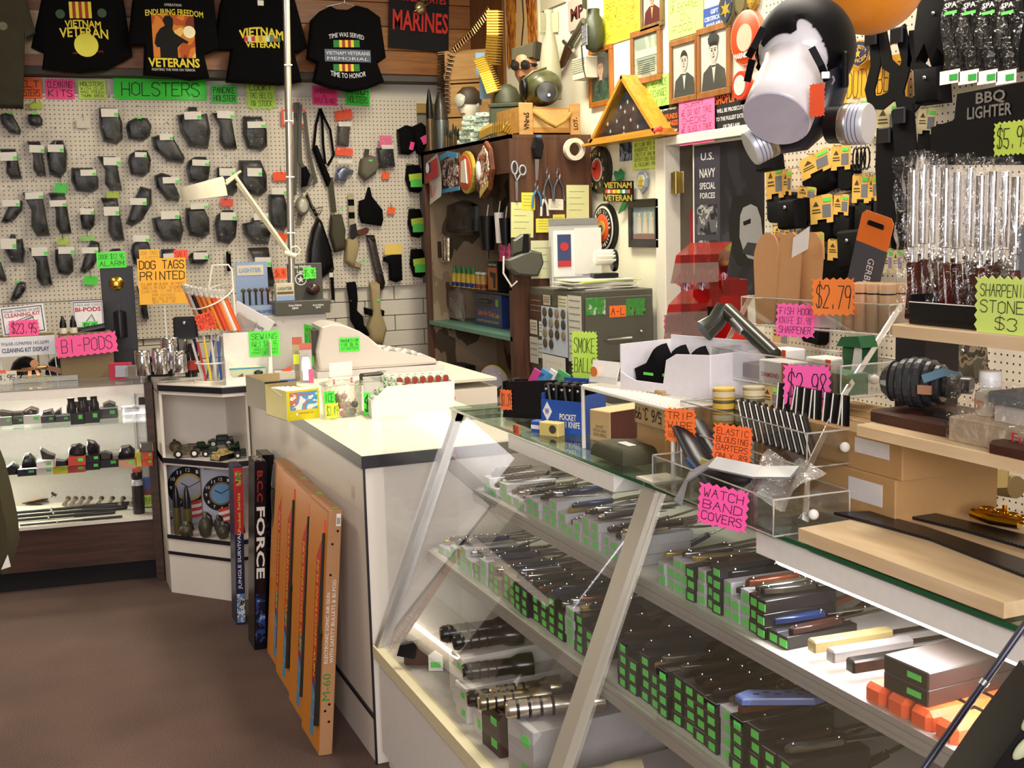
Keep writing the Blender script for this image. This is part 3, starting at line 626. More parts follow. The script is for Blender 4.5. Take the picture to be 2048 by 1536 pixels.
part(MB().pillow(poly2(f,(675,247),(700,247),(697,294),(673,291)),-.03,0,4), 'pouch',mat('#3a2f20',.5),t);part(MB().box(-.04,.045,-.034,-.033,.035,.065), 'header_card',cardm,t);part(MB().sheet(w_*1.2,h_*1.2,8,10,lambda u,v_:-.036+.006*math.sin(u*15+v_*6)), 'clear_bag',bagm,t)
t,Q,f,w_,h_=pegitem('foil_pouch', 'shiny silver-blue pouch in a bag below the brown pouch', 'pouch',669,313,708,368)
part(MB().pillow(poly2(f,(672,340),(684,332),(708,342),(704,348),(696,346),(690,366),(669,362)),-.03,0,4), 'pouch',mat('#7f88a6',.2,.7,bump=.6,scale=30),t);part(MB().box(-.045,.045,-.034,-.033,.04,.065), 'header_card',cardm,t);part(MB().sheet(w_*1.1,h_*1.1,8,10,lambda u,v_:-.036+.006*math.sin(u*15+v_*6)), 'clear_bag',bagm,t)
t,Q,f,w_,h_=pegitem('canteen_pouch', 'grey drab rounded pouch hanging by a strap below the bags', 'pouch',715,298,758,362)
part(MB().pillow(poly2(f,(720,318),(738,310),(752,314),(757,330),(750,346),(728,362),(716,348)),-.06,0,5), 'pouch',drab,t);part(straps(f,[[(734,298),(732,318)]],.03), 'strap',olive,t);part(MB().box(-.012,.012,-.062,-.06,.02,.03), 'price_dot',stick,t)
t,Q,f,w_,h_=pegitem('bagged_pouch', 'square black pouch in a clear bag under a pink header', 'pouch',747,270,792,340)
part(MB().pillow(poly2(f,(752,296),(784,290),(790,334),(758,338)),-.035,0,4), 'pouch',leather,t);part(card(MB(),zig(w_*.55,.075)).xf(Matrix.Translation((.0,-.036,h_*.3))), 'header_card',mat('#f2709a',.6),t);part(MB().box(-.03,.05,-.039,-.037,.02,.045), 'label_card',cardm,t);part(MB().sheet(w_*1.2,h_*1.15,8,10,lambda u,v_:-.042+.006*math.sin(u*15+v_*6)), 'clear_bag',bagm,t)
t,Q,f,w_,h_=pegitem('black_gloves', 'pair of black gloves with two pink price tags at the pegboard edge', 'gloves',793,245,856,312)
for pp in (((793,260),(812,250),(826,254),(830,300),(818,310),(797,308)),((822,254),(842,245),(850,252),(852,290),(842,312),(832,306),(828,290))):part(MB().pillow(poly2(f,*pp),-.045,0,4), 'glove',blackcloth,t)
for px_,py_,ww,hh,r in ((848,279,.07,.05,-25),(819,293,.028,.05,15)):
    p=f((px_,py_))[0];part(card(MB(),zig(ww,hh)).xf(Matrix.Translation((p.x,-.05,p.z)) @ Matrix.Rotation(math.radians(r),4, 'Y')), 'price_tag',mat('#ff4f9a',.6),t)
for k,(x0,y0,x1,y1,lb) in enumerate(((810,330,846,386, 'rounded black pad with two tags beside the camouflage cabinet'),(815,418,846,476, 'black wrist pad with green tag, middle of three at the pegboard edge'),(819,498,851,556, 'black wrist pad with green tag, lowest at the pegboard edge'))):
    t,Q,f,w_,h_=pegitem('wrist_pad',lb, 'pad',x0,y0,x1,y1)
    part(MB().pillow([(x*w_,z*h_) for x,z in ((-.4,.5),(.3,.5),(.5,.1),(.45,-.35),(.2,-.5),(-.3,-.45),(-.5,0))],-.045,0,4), 'pad',blackcloth,t);part(MB().tube([(-.04,.03,h_*.56),(0,-.01,h_*.5),(0,-.02,h_*.44)],.003,5), 'peg_hook',steel,t)
    part(card(MB(),zig(w_*.8,h_*.24)).xf(Matrix.Translation((0,-.05,h_*.06)) @ Matrix.Rotation(-.1,4, 'Y')), 'yellow_tag',mat('#c4e04a',.6),t);part(card(MB(),zig(w_*.75,h_*.28)).xf(Matrix.Translation((.005,-.053,-h_*.16))), 'green_tag',stick,t)
t,Q,f,w_,h_=pegitem('striped_strap', 'cream and black striped vertical strap in the middle of the pegboard', 'strap',696,386,709,450)
for k in range(5):part(MB().box(-w_*.45,w_*.45,-.006,0,h_*(.5-.2*(k+1)),h_*(.5-.2*k)), 'band',(mat('#b8ab8c',.8),blackcloth)[k % 2],t)
t,Q,f,w_,h_=pegitem('black_vest', 'flat black tactical holster shaped like a vest', 'holster',716,374,766,453)
part(MB().pillow(poly2(f,(735,375),(738,374),(742,392),(752,405),(764,420),(766,440),(762,452),(722,446),(717,430),(717,402),(729,398)),-.03,0,3,.12), 'vest',blackcloth,t)
t,Q,f,w_,h_=pegitem('hanging_rifle_case', 'olive drop-leg rifle holster on a long strap', 'holster',655,362,701,512)
part(straps(f,[[(660,355),(664,390),(668,425)]],.035), 'strap',olive,t);part(MB().pillow(poly2(f,(660,430),(682,428),(690,460),(688,500),(668,505),(658,470)),-.05,0,4), 'holster_body',olive,t);part(MB().box(.0,.02,-.03,-.026,.06,.07), 'price_dot',stick,t)
t,Q,f,w_,h_=pegitem('shoulder_holster', 'large black shoulder holster with straps beside the lamp pole', 'holster',606,428,672,600)
part(MB().pillow(poly2(f,(634,432),(642,440),(652,470),(662,500),(668,540),(640,560),(612,545),(614,500),(622,460)),-.05,0,4), 'holster_body',leather,t)
part(straps(f,[[(634,432),(622,410),(614,390)],[(660,500),(664,560),(666,600)],[(612,540),(608,590)]],.02), 'strap',blackcloth,t);part(MB().box(.05,.075,-.03,-.028,-.13,-.1), 'label_card',cardm,t)
t,Q,f,w_,h_=pegitem('pistol_holster', 'tan drop holster holding a black pistol with a brown grip', 'holster',683,446,735,540)
part(MB().pillow(poly2(f,(690,478),(712,474),(718,488),(712,512),(704,536),(688,524)),-.05,0,4), 'holster_body',tan,t);part(MB().prism(poly2(f,(699,450),(709,447),(712,470),(702,480),(697,470)),-.04,-.01), 'slide',gun,t);part(MB().prism(poly2(f,(710,462),(730,455),(735,458),(733,466),(714,472)),-.04,-.01), 'grip',mat('#5a2c1c',.4),t)
part(MB().pillow(poly2(f,(704,520),(722,528),(718,538),(704,534)),-.05,0,3), 'mag_pouch',tan,t);part(MB().box(.03,.05,-.054,-.05,-.1,-.085), 'price_dot',stick,t)
t,Q,f,w_,h_=pegitem('baton_sheath', 'long dark brown padded sheath in plastic, slanting', 'sheath',730,468,771,582)
part(MB().pillow(poly2(f,(731,470),(748,470),(756,510),(770,568),(766,580),(756,578),(742,520)),-.03,0,4), 'sheath',mat('#241a14',.4),t);part(MB().sheet(.1,.2,6,8,lambda u,v_:-.036+.006*math.sin(u*11+v_*9)).xf(Matrix.Translation((-.02,0,.03))), 'clear_bag',bagm,t)
t,Q,f,w_,h_=pegitem('elbow_brace', 'black brace on a yellow hang card', 'brace',764,486,806,566)
part(MB().pillow(poly2(f,(766,514),(802,505),(804,560),(792,565),(778,560),(776,525),(766,522)),-.04,0,4), 'brace',blackcloth,t);part(card(MB(),[(-.06,.055),(.055,.055),(.06,.12),(-.055,.12)]).xf(Matrix.Translation((0,-.03,.0))), 'hang_card',mat('#f0d060',.6),t)
t,Q,f,w_,h_=pegitem('knife_sheath', 'black slim knife scabbard hanging over the painted blocks', 'sheath',690,560,745,680)
part(MB().pillow(poly2(f,(692,565),(710,563),(712,585),(710,620),(725,635),(728,660),(738,672),(716,668),(700,640),(698,605)),-.04,0,4), 'sheath',blackcloth,t);part(MB().box(-.06,-.02,-.036,-.03,.06,.068), 'snap_strap',steel,t)
t,Q,f,w_,h_=pegitem('leg_holster', 'khaki drop-leg holster with green tag hanging over the painted blocks', 'holster',727,562,776,695)
part(MB().pillow(poly2(f,(737,564),(757,563),(758,612),(766,640),(772,660),(764,690),(742,688),(732,655),(742,620)),-.05,0,4), 'holster_body',tan,t);part(MB().pillow(poly2(f,(727,614),(742,618),(742,632),(728,628)),-.06,0,3).pillow(poly2(f,(758,618),(765,620),(764,632),(758,630)),-.06,0,3), 'clip',blackcloth,t);part(MB().box(-.005,.02,-.054,-.05,.085,.1), 'price_dot',stick,t)
t,Q,f,w_,h_=pegitem('goggles_strap', 'pale goggles with a grey strap beside the pole', 'goggles',590,393,616,450)
part(MB().ball((.0,-.03,.03),.045,.03,.06), 'lens_frame',mat('#8c8474',.5),t);part(MB().ball((0,-.055,.03),.03,.012,.045), 'lens',mat('#c9c4b4',.2),t);part(straps(f,[[(600,425),(598,450)]],.03), 'strap',drab,t)
t,Q,f,w_,h_=pegitem('slim_strap', 'thin black strap hook hanging right of the pen rack', 'strap',453,503,462,542)
part(MB().cbox(-w_/2,w_/2,-.006,0,-h_/2,h_/2), 'strap',blackcloth,t);part(MB().box(0,.01,-.008,-.006,h_*.4,h_*.46), 'price_dot',stick,t)
t,Q,f,w_,h_=pegitem('wire_clips', 'thin wire frame clip on the pegboard above the tan pouch', 'clip',612,382,648,432)
part(MB().tube([(p.x,0,p.z) for p in f((614,385),(626,418),(646,414),(640,428),(628,424))],.005), 'wire',drab,t)
# ---------------------------------------------------------------- things on the left case and the back counters
def B(x,y,z,ang=-22,tilt=0):
    """standing frame whose base centre is seen at pixel (x, y) on the level z; also metres per pixel there"""
    o=P(x,y,Z=z);M=yaw(o,ang,tilt);return M,(o-EYE).dot(cz)/FPX
def flat(M,s,x0,y0,x1,y1):return (x1-x0)*s,(y1-y0)*s
def label_on(t,M,s,text,dx,dz,w_,h_,m,bold=.015,y=-.001,rot=0,name='lettering'):
    q=typ(text,w_,h_,bold,y=y)
    if rot:q.xf(Matrix.Rotation(math.radians(rot),4, 'Y'))
    q.v=[(a+dx,b_,c+dz) for a,b_,c in q.v];return part(q,name,m,t)
def box_thing(name,label,cat,M,w_,d_,h_,m,group=None,c=.002):
    t=thing(name,label,cat,M,group);part(MB().cbox(-w_/2,w_/2,0,d_,0,h_,c), 'carton',m,t);return t
GT = .9345;navy=mat('#27305a',.6);redt=mat('#c02a30',.6)
M,s=B(56,757,GT,0);w_=112*s
t=thing('cleaning_kit_stand', 'white header box reading CLEANING KIT DISPLAY on thin wire legs', 'display stand',M)
part(MB().cbox(-w_/2,w_/2,0,.13,46*s,84*s), 'header_box',mat('#e4e2e6',.5),t);part(MB().box(-w_/2,w_/2,.002,.13,84*s+.001,85*s), 'box_lid',mat('#8a7a4a',.6),t)
part(MB().tube([(w_/2-.03,.02,0),(w_/2-.05,.02,46*s)],.003,6), 'wire_leg',whitep,t);part(MB().tube([(w_/2,.02,0),(w_/2-.005,.02,46*s)],.003,6), 'wire_leg',whitep,t);part(MB().tube([(w_/2-.02,.1,0),(w_/2-.035,.1,46*s)],.003,6), 'wire_leg',whitep,t);part(MB().tube([(-w_/2+.02,.02,0),(-w_/2+.02,.02,46*s)],.003,6), 'wire_leg',whitep,t)
label_on(t,M,s, 'M16/AR-15/M4/MINI 14/5.56MM',0,71*s,w_*.78,7*s,navy,0);label_on(t,M,s, 'CLEANING KIT DISPLAY',0,58*s,w_*.78,9*s,navy,.02)
M2=mv(M,0,.05,86*s)
t=thing('framed_card', 'white card with blue border reading CLEANING KIT in red', 'sign',spin(mv(M2,0,0,30*s),-4));w2,h2=82*s,56*s
part(MB().cbox(-w2/2,w2/2,0,.004,-h2/2,h2/2,.001), 'card',mat('#ecebea',.3),t)
for q in (MB().box(-w2*.46,w2*.46,-.001,0,h2*.43,h2*.46),MB().box(-w2*.46,w2*.46,-.001,0,-h2*.46,-h2*.43),MB().box(-w2*.46,-w2*.44,-.001,0,-h2*.46,h2*.46),MB().box(w2*.44,w2*.46,-.001,0,-h2*.46,h2*.46)):part(q, 'border_line',navy,t)
label_on(t,M2,s, 'M16/AR-15/M4/MINI 14/5.56MM',0,h2*.34,w2*.82,h2*.1,navy,0);label_on(t,M2,s, 'CLEANING KIT',0,h2*.2,w2*.82,h2*.14,redt,.02)
part(MB().tube([(-w2*.3,-.002,-.02),(w2*.25,-.002,.012)],.003,5).tube([(-w2*.15,-.002,.0),(w2*.2,-.002,.02),(w2*.28,-.002,-.02)],.002,5), 'drawing',mat('#7a7a80',.7),t)
sign(mv(M2,0,-.02,14*s),55*s,32*s, '#ff5f9e',['$23.95'], 'pink wavy price card reading 23.95 on the cleaning kit stand',7,name='price_card',stroke=.1)
M,s=B(178,757,GT,0)
t=box_thing('bipod_carton', 'open brown carton behind the pink BI-PODS sign', 'box',M,100*s,.12,92*s,mat('#7d6a48',.7));part(MB().tube([(-.03,.05,92*s),(.09,.04,92*s+.02)],.018,8), 'bipod',gun,t);part(MB().box(-.1,-.06,-.001,0,80*s,88*s), 'price_dot',stick,t)
sign(mv(M,0,-.025,69*s),114*s,41*s, '#ff5fa0',['BI-PODS'], 'pink wavy card reading BI-PODS in large marker capitals',9,stroke=.06,rot=-3)
t=thing('framed_card', 'white blue-bordered card reading BI-PODS with a green 9.95 tag', 'sign',mv(M,9*s,.06,126*s));w2,h2=57*s,54*s
part(MB().cbox(-w2/2,w2/2,0,.004,-h2/2,h2/2,.001), 'card',mat('#ecebea',.3),t)
for q in (MB().box(-w2*.48,w2*.48,-.001,0,h2*.45,h2*.48),MB().box(-w2*.48,w2*.48,-.001,0,-h2*.48,-h2*.45),MB().box(-w2*.48,-w2*.46,-.001,0,-h2*.48,h2*.48),MB().box(w2*.46,w2*.48,-.001,0,-h2*.48,h2*.48)):part(q, 'border_line',navy,t)
label_on(t,M,s, '9 INCH AND 12 INCH',0,h2*.36,w2*.86,h2*.09,navy,0);label_on(t,M,s, 'BI-PODS',0,h2*.2,w2*.86,h2*.17,redt,.03)
part(MB().tube([(-.01,-.002,-.03),(.015,-.002,0),(.03,-.002,-.04)],.0025,5), 'drawing',mat('#70707a',.7),t)
q=part(card(MB(),zig(30*s,18*s,4)).xf(Matrix.Translation((2*s,-.006,-h2*.42))), 'price_card',stick,t);h_=hand(['$9.95'],26*s,15*s,.1,y=-.008);h_.v=[(a+2*s,b_,c-h2*.42) for a,b_,c in h_.v];part(h_, 'lettering',ink,t)
for px_ in (137,156):
    t=thing('oil_bottle', 'small clear bottle with black cone tip, %s of two behind the BI-PODS sign' % ('left' if px_<140 else 'right'), 'bottle',mv(M,(px_-178)*s,-.012+.02,92*s+.001), 'oil bottles by the bi-pods')
    part(MB().lathe([(.0,0),(.018,0),(.018,.02),(.012,.028)],12), 'bottle_body',mat('#cfc8b0',.2),t);part(MB().lathe([(.016,.028),(.014,.05),(.004,.08),(.001,.082)],12), 'tip',blackp,t)
M,s=B(68,762,GT,-4)
t=thing('model_gun', 'small copper-coloured model submachine gun on a stand', 'model',mv(M,0,-.02,.006));cop=mat('#c08a62',.25,.9)
part(MB().tube([(-60*s,0,22*s),(-22*s,0,21*s),(-20*s,0,22*s),(26*s,0,26*s)],[1.5*s,1.8*s,3*s,3.5*s],8), 'barrel',cop,t);part(MB().prism([(24*s,20*s),(62*s,6*s),(63*s,18*s),(30*s,27*s)],-.008,.008), 'stock',mat('#8a5a3a',.4),t)
part(MB().lathe([(8*s,-3*s),(8*s,3*s)],14,Matrix.Translation((4*s,0,33*s)) @ Matrix.Rotation(math.pi/2,4, 'X')).prism([(-10*s,0),(-4*s,0),(-2*s,20*s),(-9*s,20*s)],-.006,.006).prism([(8*s,6*s),(14*s,8*s),(10*s,20*s),(4*s,20*s)],-.006,.006), 'magazine',cop,t);part(MB().tube([(-28*s,0,0),(-20*s,0,14*s),(-12*s,0,18*s)],.003,6), 'stand_wire',blackp,t)
t=thing('name_plate', 'clear plastic name plate lying in front of the copper model gun', 'plate',mv(M,22*s,-.06,.0));part(MB().cbox(-58*s,62*s,0,.01,0,10*s), 'plate',mat('#8f8c80',.25),t);label_on(t,M,s, 'THOMPSON',-14*s,5*s,60*s,6*s,mat('#c9c26a',.4))
t=thing('price_plaque', 'white tag reading 4.95 at the left end of the case top', 'price tag',mv(M,-52*s,-.045,0));part(MB().cbox(-22*s,22*s,0,.03,0,24*s), 'tag_card',mat('#dcd6c6',.6),t);h_=hand(['14.95'],40*s,14*s,.12);h_.v=[(a,b_,c+12*s) for a,b_,c in h_.v];part(h_, 'lettering',ink,t);part(MB().prism([(-20*s,22*s),(4*s,22*s),(2*s,28*s),(-20*s,24*s)],-.002,0), 'red_corner',mat('#f0604a',.6),t)
for px_,c in ((52, 'glossy black dome-shaped case behind the copper model gun'),(122, 'dark grey dome-shaped case at the right of the model gun')):
    M2,s2=B(px_,748,GT,0);t=thing('dome_case',c, 'case',mv(M2,0,.02,0));part(MB().lathe([(.0,0),(.07,0),(.068,.03),(.055,.06),(.03,.08),(.004,.086)],16), 'shell',mat('#17161a',.25),t);part(MB().lathe([(.071,0),(.071,.01),(.069,.012)],16), 'rim',mat('#2a292e',.4),t)
M,s=B(248,748,GT,-4);M=mv(M,0,.2,0);s *= 1.035;w_=62*s
t=thing('door_alarm_display', 'tall black display panel with a brass dial and hanging striker', 'display',M)
part(MB().cbox(-w_/2,w_/2,0,.02,0,205*s), 'panel',mat('#121115',.45),t);part(MB().lathe([(13*s,0),(14*s,.008),(11*s,.016),(6*s,.02),(4*s,.012)],20,Matrix.Translation((-2*s,0,172*s)) @ Matrix.Rotation(math.pi/2,4, 'X')), 'brass_dial',brass,t)
part(MB().tube([(-8*s,-.004,166*s),(0,-.006,120*s)],.0018,5).tube([(4*s,-.004,166*s),(0,-.006,120*s)],.0018,5), 'wire',steel,t);part(MB().lathe([(12*s,0),(12*s,50*s),(4*s,54*s)],14,Matrix.Translation((0,-.03,66*s))), 'cylinder',mat('#1a191e',.3),t)
part(MB().prism([(-w_*.45,40*s),(w_*.45,40*s),(w_*.4,12*s),(-w_*.2,6*s)],-.004,0), 'slot',mat('#050506',.5),t)
sign(mv(M,-8*s,-.012,218*s),55*s,31*s, '#58e848',['DOOR $12.95', 'ALARM'], 'green paper sign reading DOOR ALARM above the black panel',stroke=.09)
M,s=B(338,748,GT,-6);M=mv(M,0,.22,0);s *= 1.04
t=thing('dog_tag_sign', 'orange-yellow sign reading DOG TAGS PRINTED with small handwriting', 'sign',mv(M,0,0,175*s));w2,h2=92*s,90*s
part(card(MB(),zig(w2,h2)), 'card',mat('#ffb838',.6),t)
for ln,z_,hh,ww in ((['DOG TAGS', 'PRINTED'],.24,.48,.94),(['SILVER OR BLACK IN PACKS', 'TAGS 6.99 EACH  SILENCERS', 'CHAINS 1.99 EACH'],-.14,.24,.9),(['PRINTED', '$2.50 EACH', '$5 PAIR'],-.38,.22,.5)):
    q=hand(ln,w2*ww,h2*hh,.1 if z_>0 else .08,y=-.001);q.v=[(a,b_,c+h2*z_) for a,b_,c in q.v];part(q, 'lettering',ink if z_>0 else mat('#8a4a20',.6),t)
part(MB().tube([(0,.01,-175*s),(0,.01,0)],.004,6), 'post',whitep,t)
sign(mv(M,-22*s,.003,226*s),38*s,24*s, '#ffc24a',['DOG TAGS', 'INFO'], 'small amber note above the DOG TAGS sign',stroke=.06,tcol='#9a5a20')
sign(mv(M,38*s,.003,226*s),27*s,18*s, '#ff6040',['SALE'], 'small red-orange note above the pen rack',tcol='#c03a20')
CH=[(283,718,30,50, 'chrome flask at front left of the silver group'),(312,716,27,48, 'chrome flask in the middle of the silver group'),(345,712,30,38, 'chrome lighter case at the right of the silver group'),(300,706,36,48, 'tall chrome flask behind the front row'),(332,702,26,40, 'chrome canister behind, right of the tall flask'),(308,694,38,66, 'brightest chrome tumbler at the back, mirror polished')]
for k,(x,y,w0,h0,lb) in enumerate(CH):
    M,s=B(x,752,GT+.052 if k<3 else GT+.053);M=mv(M,0,.03+.05*k,0);t=thing('chrome_flask',lb, 'flask',M, 'chrome flasks on the left case')
    r=w0*s/2;hh=h0*s
    part(MB().lathe([(r*.96,0),(r,.003),(r,hh*.8),(r*.97,hh*.82)],20), 'flask_body',mat('#dcdce2',.12,1),t);part(MB().lathe([(r*.98,hh*.825),(r*.98,hh*.97),(r*.9,hh)],20), 'cap',chrome,t)
M,s=B(310,757,GT,-20);t=box_thing('display_step', 'low acrylic step with the chrome flasks on it', 'riser',mv(M,0,.02,0),122*s,.34,.05,film(tint=(.93,.95,.96),gloss=.3,milky=.12))
part(MB().box(-61*s,61*s,-.0015,-.0005,.044,.05), 'front_lip',alu,t)
M,s=B(362,752,GT);M=mv(M,0,.12,0);t=thing('leather_flask', 'black leather and chrome flask standing upright on the case', 'flask',M);r=24*s
part(MB().cbox(-r,r,0,.03,.1,.1+72*s,.008), 'leather_top',mat('#141318',.5),t);part(MB().lathe([(r*.9,.045),(r,.05),(r,.05+36*s),(r*.9,.05+38*s)],20,Matrix.Translation((0,.0,.03))), 'chrome_cup',chrome,t);part(MB().ball((0,-.006,.1+60*s),4*s), 'snap',chrome,t);part(MB().cbox(-r,r,0,.03,0,.08,.004), 'leather_base',mat('#141318',.5),t)
M,s=B(240,758,GT);t=box_thing('sunglasses_box', 'red boxed sunglasses with a glaring clear window', 'box',M,42*s,.04,32*s,mat('#c23a52',.35));part(MB().cbox(-8*s,18*s,-.003,0,4*s,27*s), 'window',mat('#dfe3f2',.12,.5),t)
M,s=B(268,758,GT);t=box_thing('chrome_box', 'mirror-bright silver box beside the red sunglasses box', 'box',M,24*s,.04,28*s,chrome);part(MB().box(-12*s,12*s,-.002,0,26*s,28*s), 'lid_line',alu,t)
M,s=B(320,758,GT);t=box_thing('sunglasses_box', 'black sunglasses display box with a silver oval lens', 'box',M,50*s,.05,44*s,mat('#0c0b0e',.3));part(MB().ball((2*s,-.002,31*s),18*s,.006,8*s), 'oval_lens',chrome,t);part(MB().lathe([(4.5*s,0),(4.5*s,.002),(3*s,.003)],14,Matrix.Translation((5*s,-.002,14*s)) @ Matrix.Rotation(math.pi/2,4, 'X')), 'red_emblem',mat('#d0404a',.5),t)
M,s=B(372,758,.947);t=thing('dark_bottle', 'dark bottle with a red label left of the pen cup', 'bottle',mv(M,0,.1,0));part(MB().lathe([(0,0),(.028,0),(.028,.1),(.015,.13),(.01,.15)],14), 'bottle_body',mat('#1c1216',.15),t);part(MB().lathe([(.0285,.03),(.0285,.075)],14,cap=False), 'label_band',mat('#a8302a',.5),t)
# ---- corner unit top: wire pen rack
M,s=B(415,766,H,-20);rod=mat('#ece6d8',.35)
t=thing('wire_pen_rack', 'white wire rack holding pens in two ring baskets', 'rack',M)
Rr=34*s
def ring(cx_,cy_,cz_,r,tz=0,a0=0,a1=360,n=20):return [(cx_+r*math.cos(math.radians(a0+(a1-a0)*k/n)),cy_+r*math.sin(math.radians(a0+(a1-a0)*k/n)),cz_+tz*math.sin(math.radians(a0+(a1-a0)*k/n))+ (tz*.8*math.cos(math.radians(a0+(a1-a0)*k/n)))) for k in range(n+1)]
part(MB().tube(ring(5*s,.08,.004,38*s),.004,6,cap=False), 'base_ring',rod,t);part(MB().tube(ring(5*s,.08,38*s,Rr),.0035,6,cap=False), 'lower_ring',rod,t);part(MB().tube(ring(8*s,.11,170*s,44*s,18*s),.0035,6,cap=False), 'upper_ring',rod,t)
part(MB().tube([(0,.13,0),(2*s,.13,190*s),(10*s,.15,232*s),(42*s,.15,232*s),(48*s,.15,222*s),(50*s,.15,60*s),(52*s,.13,0)],.0045,6), 'upright_wire',rod,t)
for z_ in (100,108):part(MB().tube([(2*s,.13,z_*s),(50*s,.15,z_*s)],.0025,6), 'cross_wire',rod,t)
cols=['#d8d4d0', '#c03a3a', '#e6c83a', '#d0d4dc', '#3a62a8', '#c9c4b8', '#2c4f8c', '#ded8c8', '#9aa4b8', '#d8d0c0', '#3d6fb0']
for k,c in enumerate(cols):
    a=-2.6+k*.5;x=5*s+22*s*math.cos(a);y = .08+22*s*math.sin(a);lean=(k-5)*3.4*s
    t=thing('pen', 'plastic-wrapped pen, %s in the lower ring of the wire rack' % ORD[k], 'pen',mv(M,x,y,.006), 'pens in the lower wire ring')
    part(MB().tube([(0,0,0),(lean,.01,(72+6*(k % 3))*s)],2.6*s,6), 'barrel',mat(c,.3),t);part(MB().tube([(lean*.97,.01,(72+6*(k % 3))*s),(lean*1.15,.012,(82+6*(k % 3))*s)],[2.9*s,2.2*s],6), 'wrapped_tip',film(gloss=.3,milky=.35,crumple=.6),t)
cols=['#d8452e', '#e08a3a', '#d9d4d6', '#18161a', '#c8662e', '#d07a34', '#d8883a', '#cf4a34', '#e07a3c', '#d9d4d6', '#c8662e', '#d8452e']
for k,c in enumerate(cols):
    a=math.pi*(1.05+k*.085);x=8*s+38*s*math.cos(a);y = .11+38*s*math.sin(a)*.8
    t=thing('pen', 'clear-wrapped pen, %s along the upper ring of the wire rack' % ORD[k], 'pen',mv(M,x+14*s,y,(106-7*math.cos(a))*s), 'pens in the upper wire ring')
    part(MB().tube([(0,0,0),(-22*s,-.02,66*s)],4.6*s,8), 'barrel',mat(c,.3),t);part(MB().tube([(-22*s,-.02,66*s),(-24*s,-.022,74*s),(-27*s,-.025,84*s)],[5*s,6*s,7*s],8), 'wrapped_tip',film(gloss=.3,milky=.3,crumple=1),t)
sign(spin(mv(M,4*s,-.004,124*s),-14),37*s,33*s, '#ff5a38',['PLUME', 'PENS', '$1.99'], 'red-orange tag hanging on the upper pen ring',4,stroke=.1)
t=thing('blister_pack', 'large clear blister pack leaning tilted behind the pen rack', 'package',spin(mv(M,62*s,.2,92*s),32));part(MB().cbox(-44*s,44*s,0,.004,-56*s,50*s,.001), 'backing_card',mat('#ddd8d6',.4),t);part(MB().cbox(-30*s,16*s,-.03,-.001,-44*s,34*s,.01), 'blister',film(gloss=.35,milky=.12),t);label_on(t,M,s, 'KNIFE',22*s,24*s,20*s,7*s,navy,.02,rot=0);part(MB().prism([(10*s,-20*s),(28*s,-14*s),(26*s,-8*s),(18*s,-10*s)],-.004,0), 'clip',blackp,t)
# ---- sewing awl display box
M,s=B(500,768,H,-8);M=mv(M,0,-.0,0);w_,d_=92*s,.16;wb_=mat('#efeae2',.5)
t=thing('awl_display_box', 'open-front white display box of boxed sewing awls', 'box',M)
h0=52*s;co=[]
part(MB().prism([(-w_/2,0),(w_/2,0),(w_/2,h0),(w_/2-6*s,h0),(w_/2-9*s,18*s),(-w_/2+14*s,14*s),(-w_/2+9*s,20*s),(-w_/2+5*s,h0*.9),(-w_/2,h0)],0,.003), 'front_panel',wb_,t)
part(MB().box(w_/2-.003,w_/2,.003,d_,0,h0+30*s).box(-w_/2,-w_/2+.003,.003,d_,0,h0).box(-w_/2,w_/2,d_,d_+.003,0,98*s).box(-w_/2,w_/2,.003,d_,0,.002), 'box_sides',wb_,t)
t2=box_thing('awl_carton', 'pale green blue-edged awl carton inside the white display box', 'box',mv(M,-4*s,.02,.003),74*s,.05,32*s,mat('#cfd6b4',.5));part(MB().box(-36*s,36*s,-.001,0,1*s,6*s).box(-36*s,36*s,-.001,0,28*s,31*s), 'blue_stripe',mat('#3b93b0',.5),t2);part(MB().prism([(-20*s,14*s),(-8*s,12*s),(-8*s,20*s)],-.001,0), 'drawing',mat('#7a5a40',.6),t2)
part(MB().ball((22*s,-.008,20*s),9*s,.006,5*s), 'awl_handle',mat('#16202a',.2),t2)
sign(mv(M,36*s,d_-.004,73*s),62*s,52*s, '#5fee4a',['SEWING', 'AWLS $16.95', '*HANDLE LEATHER', 'STRAPS OR CANVAS'], 'bright green sign reading SEWING AWLS on the white display box',sizes=[1.3,1.3,.6,.6],stroke=.07)
# ---- grey machine behind the register with lighter displays on it
M,s=B(604,752,H,0);M=mv(M,0,.32,0);s *= 1.06;beige=mat('#d9d3cc',.45)
t=thing('office_machine', 'low beige office machine behind the cash register', 'machine',M);w_=170*s;hm=108*s
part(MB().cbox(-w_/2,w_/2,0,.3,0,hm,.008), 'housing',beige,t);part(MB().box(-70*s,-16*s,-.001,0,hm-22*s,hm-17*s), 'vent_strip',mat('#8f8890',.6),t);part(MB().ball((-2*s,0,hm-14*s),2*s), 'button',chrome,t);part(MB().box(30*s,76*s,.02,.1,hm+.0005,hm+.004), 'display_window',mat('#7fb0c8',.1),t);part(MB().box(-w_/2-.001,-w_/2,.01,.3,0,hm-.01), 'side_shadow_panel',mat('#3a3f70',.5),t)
MT=mv(M,0,0,hm+.001)
t=box_thing('lighter_display', 'blue display carton of rifle shaped lighters', 'box',mv(MT,-50*s,.03,0),64*s,.12,20*s,mat('#8da0c0',.5));lb=mat('#8fa4c8',.5)
part(MB().box(-32*s,32*s,.1,.104,20*s,104*s), 'header_card',lb,t);part(MB().box(-28*s,24*s,.098,.0995,78*s,98*s), 'cream_panel',mat('#d8cfae',.5),t);label_on(t,M,s, 'LIGHTER',-2*s,88*s,44*s,9*s,mat('#7fa0c8',.5),.03,y=.0968)
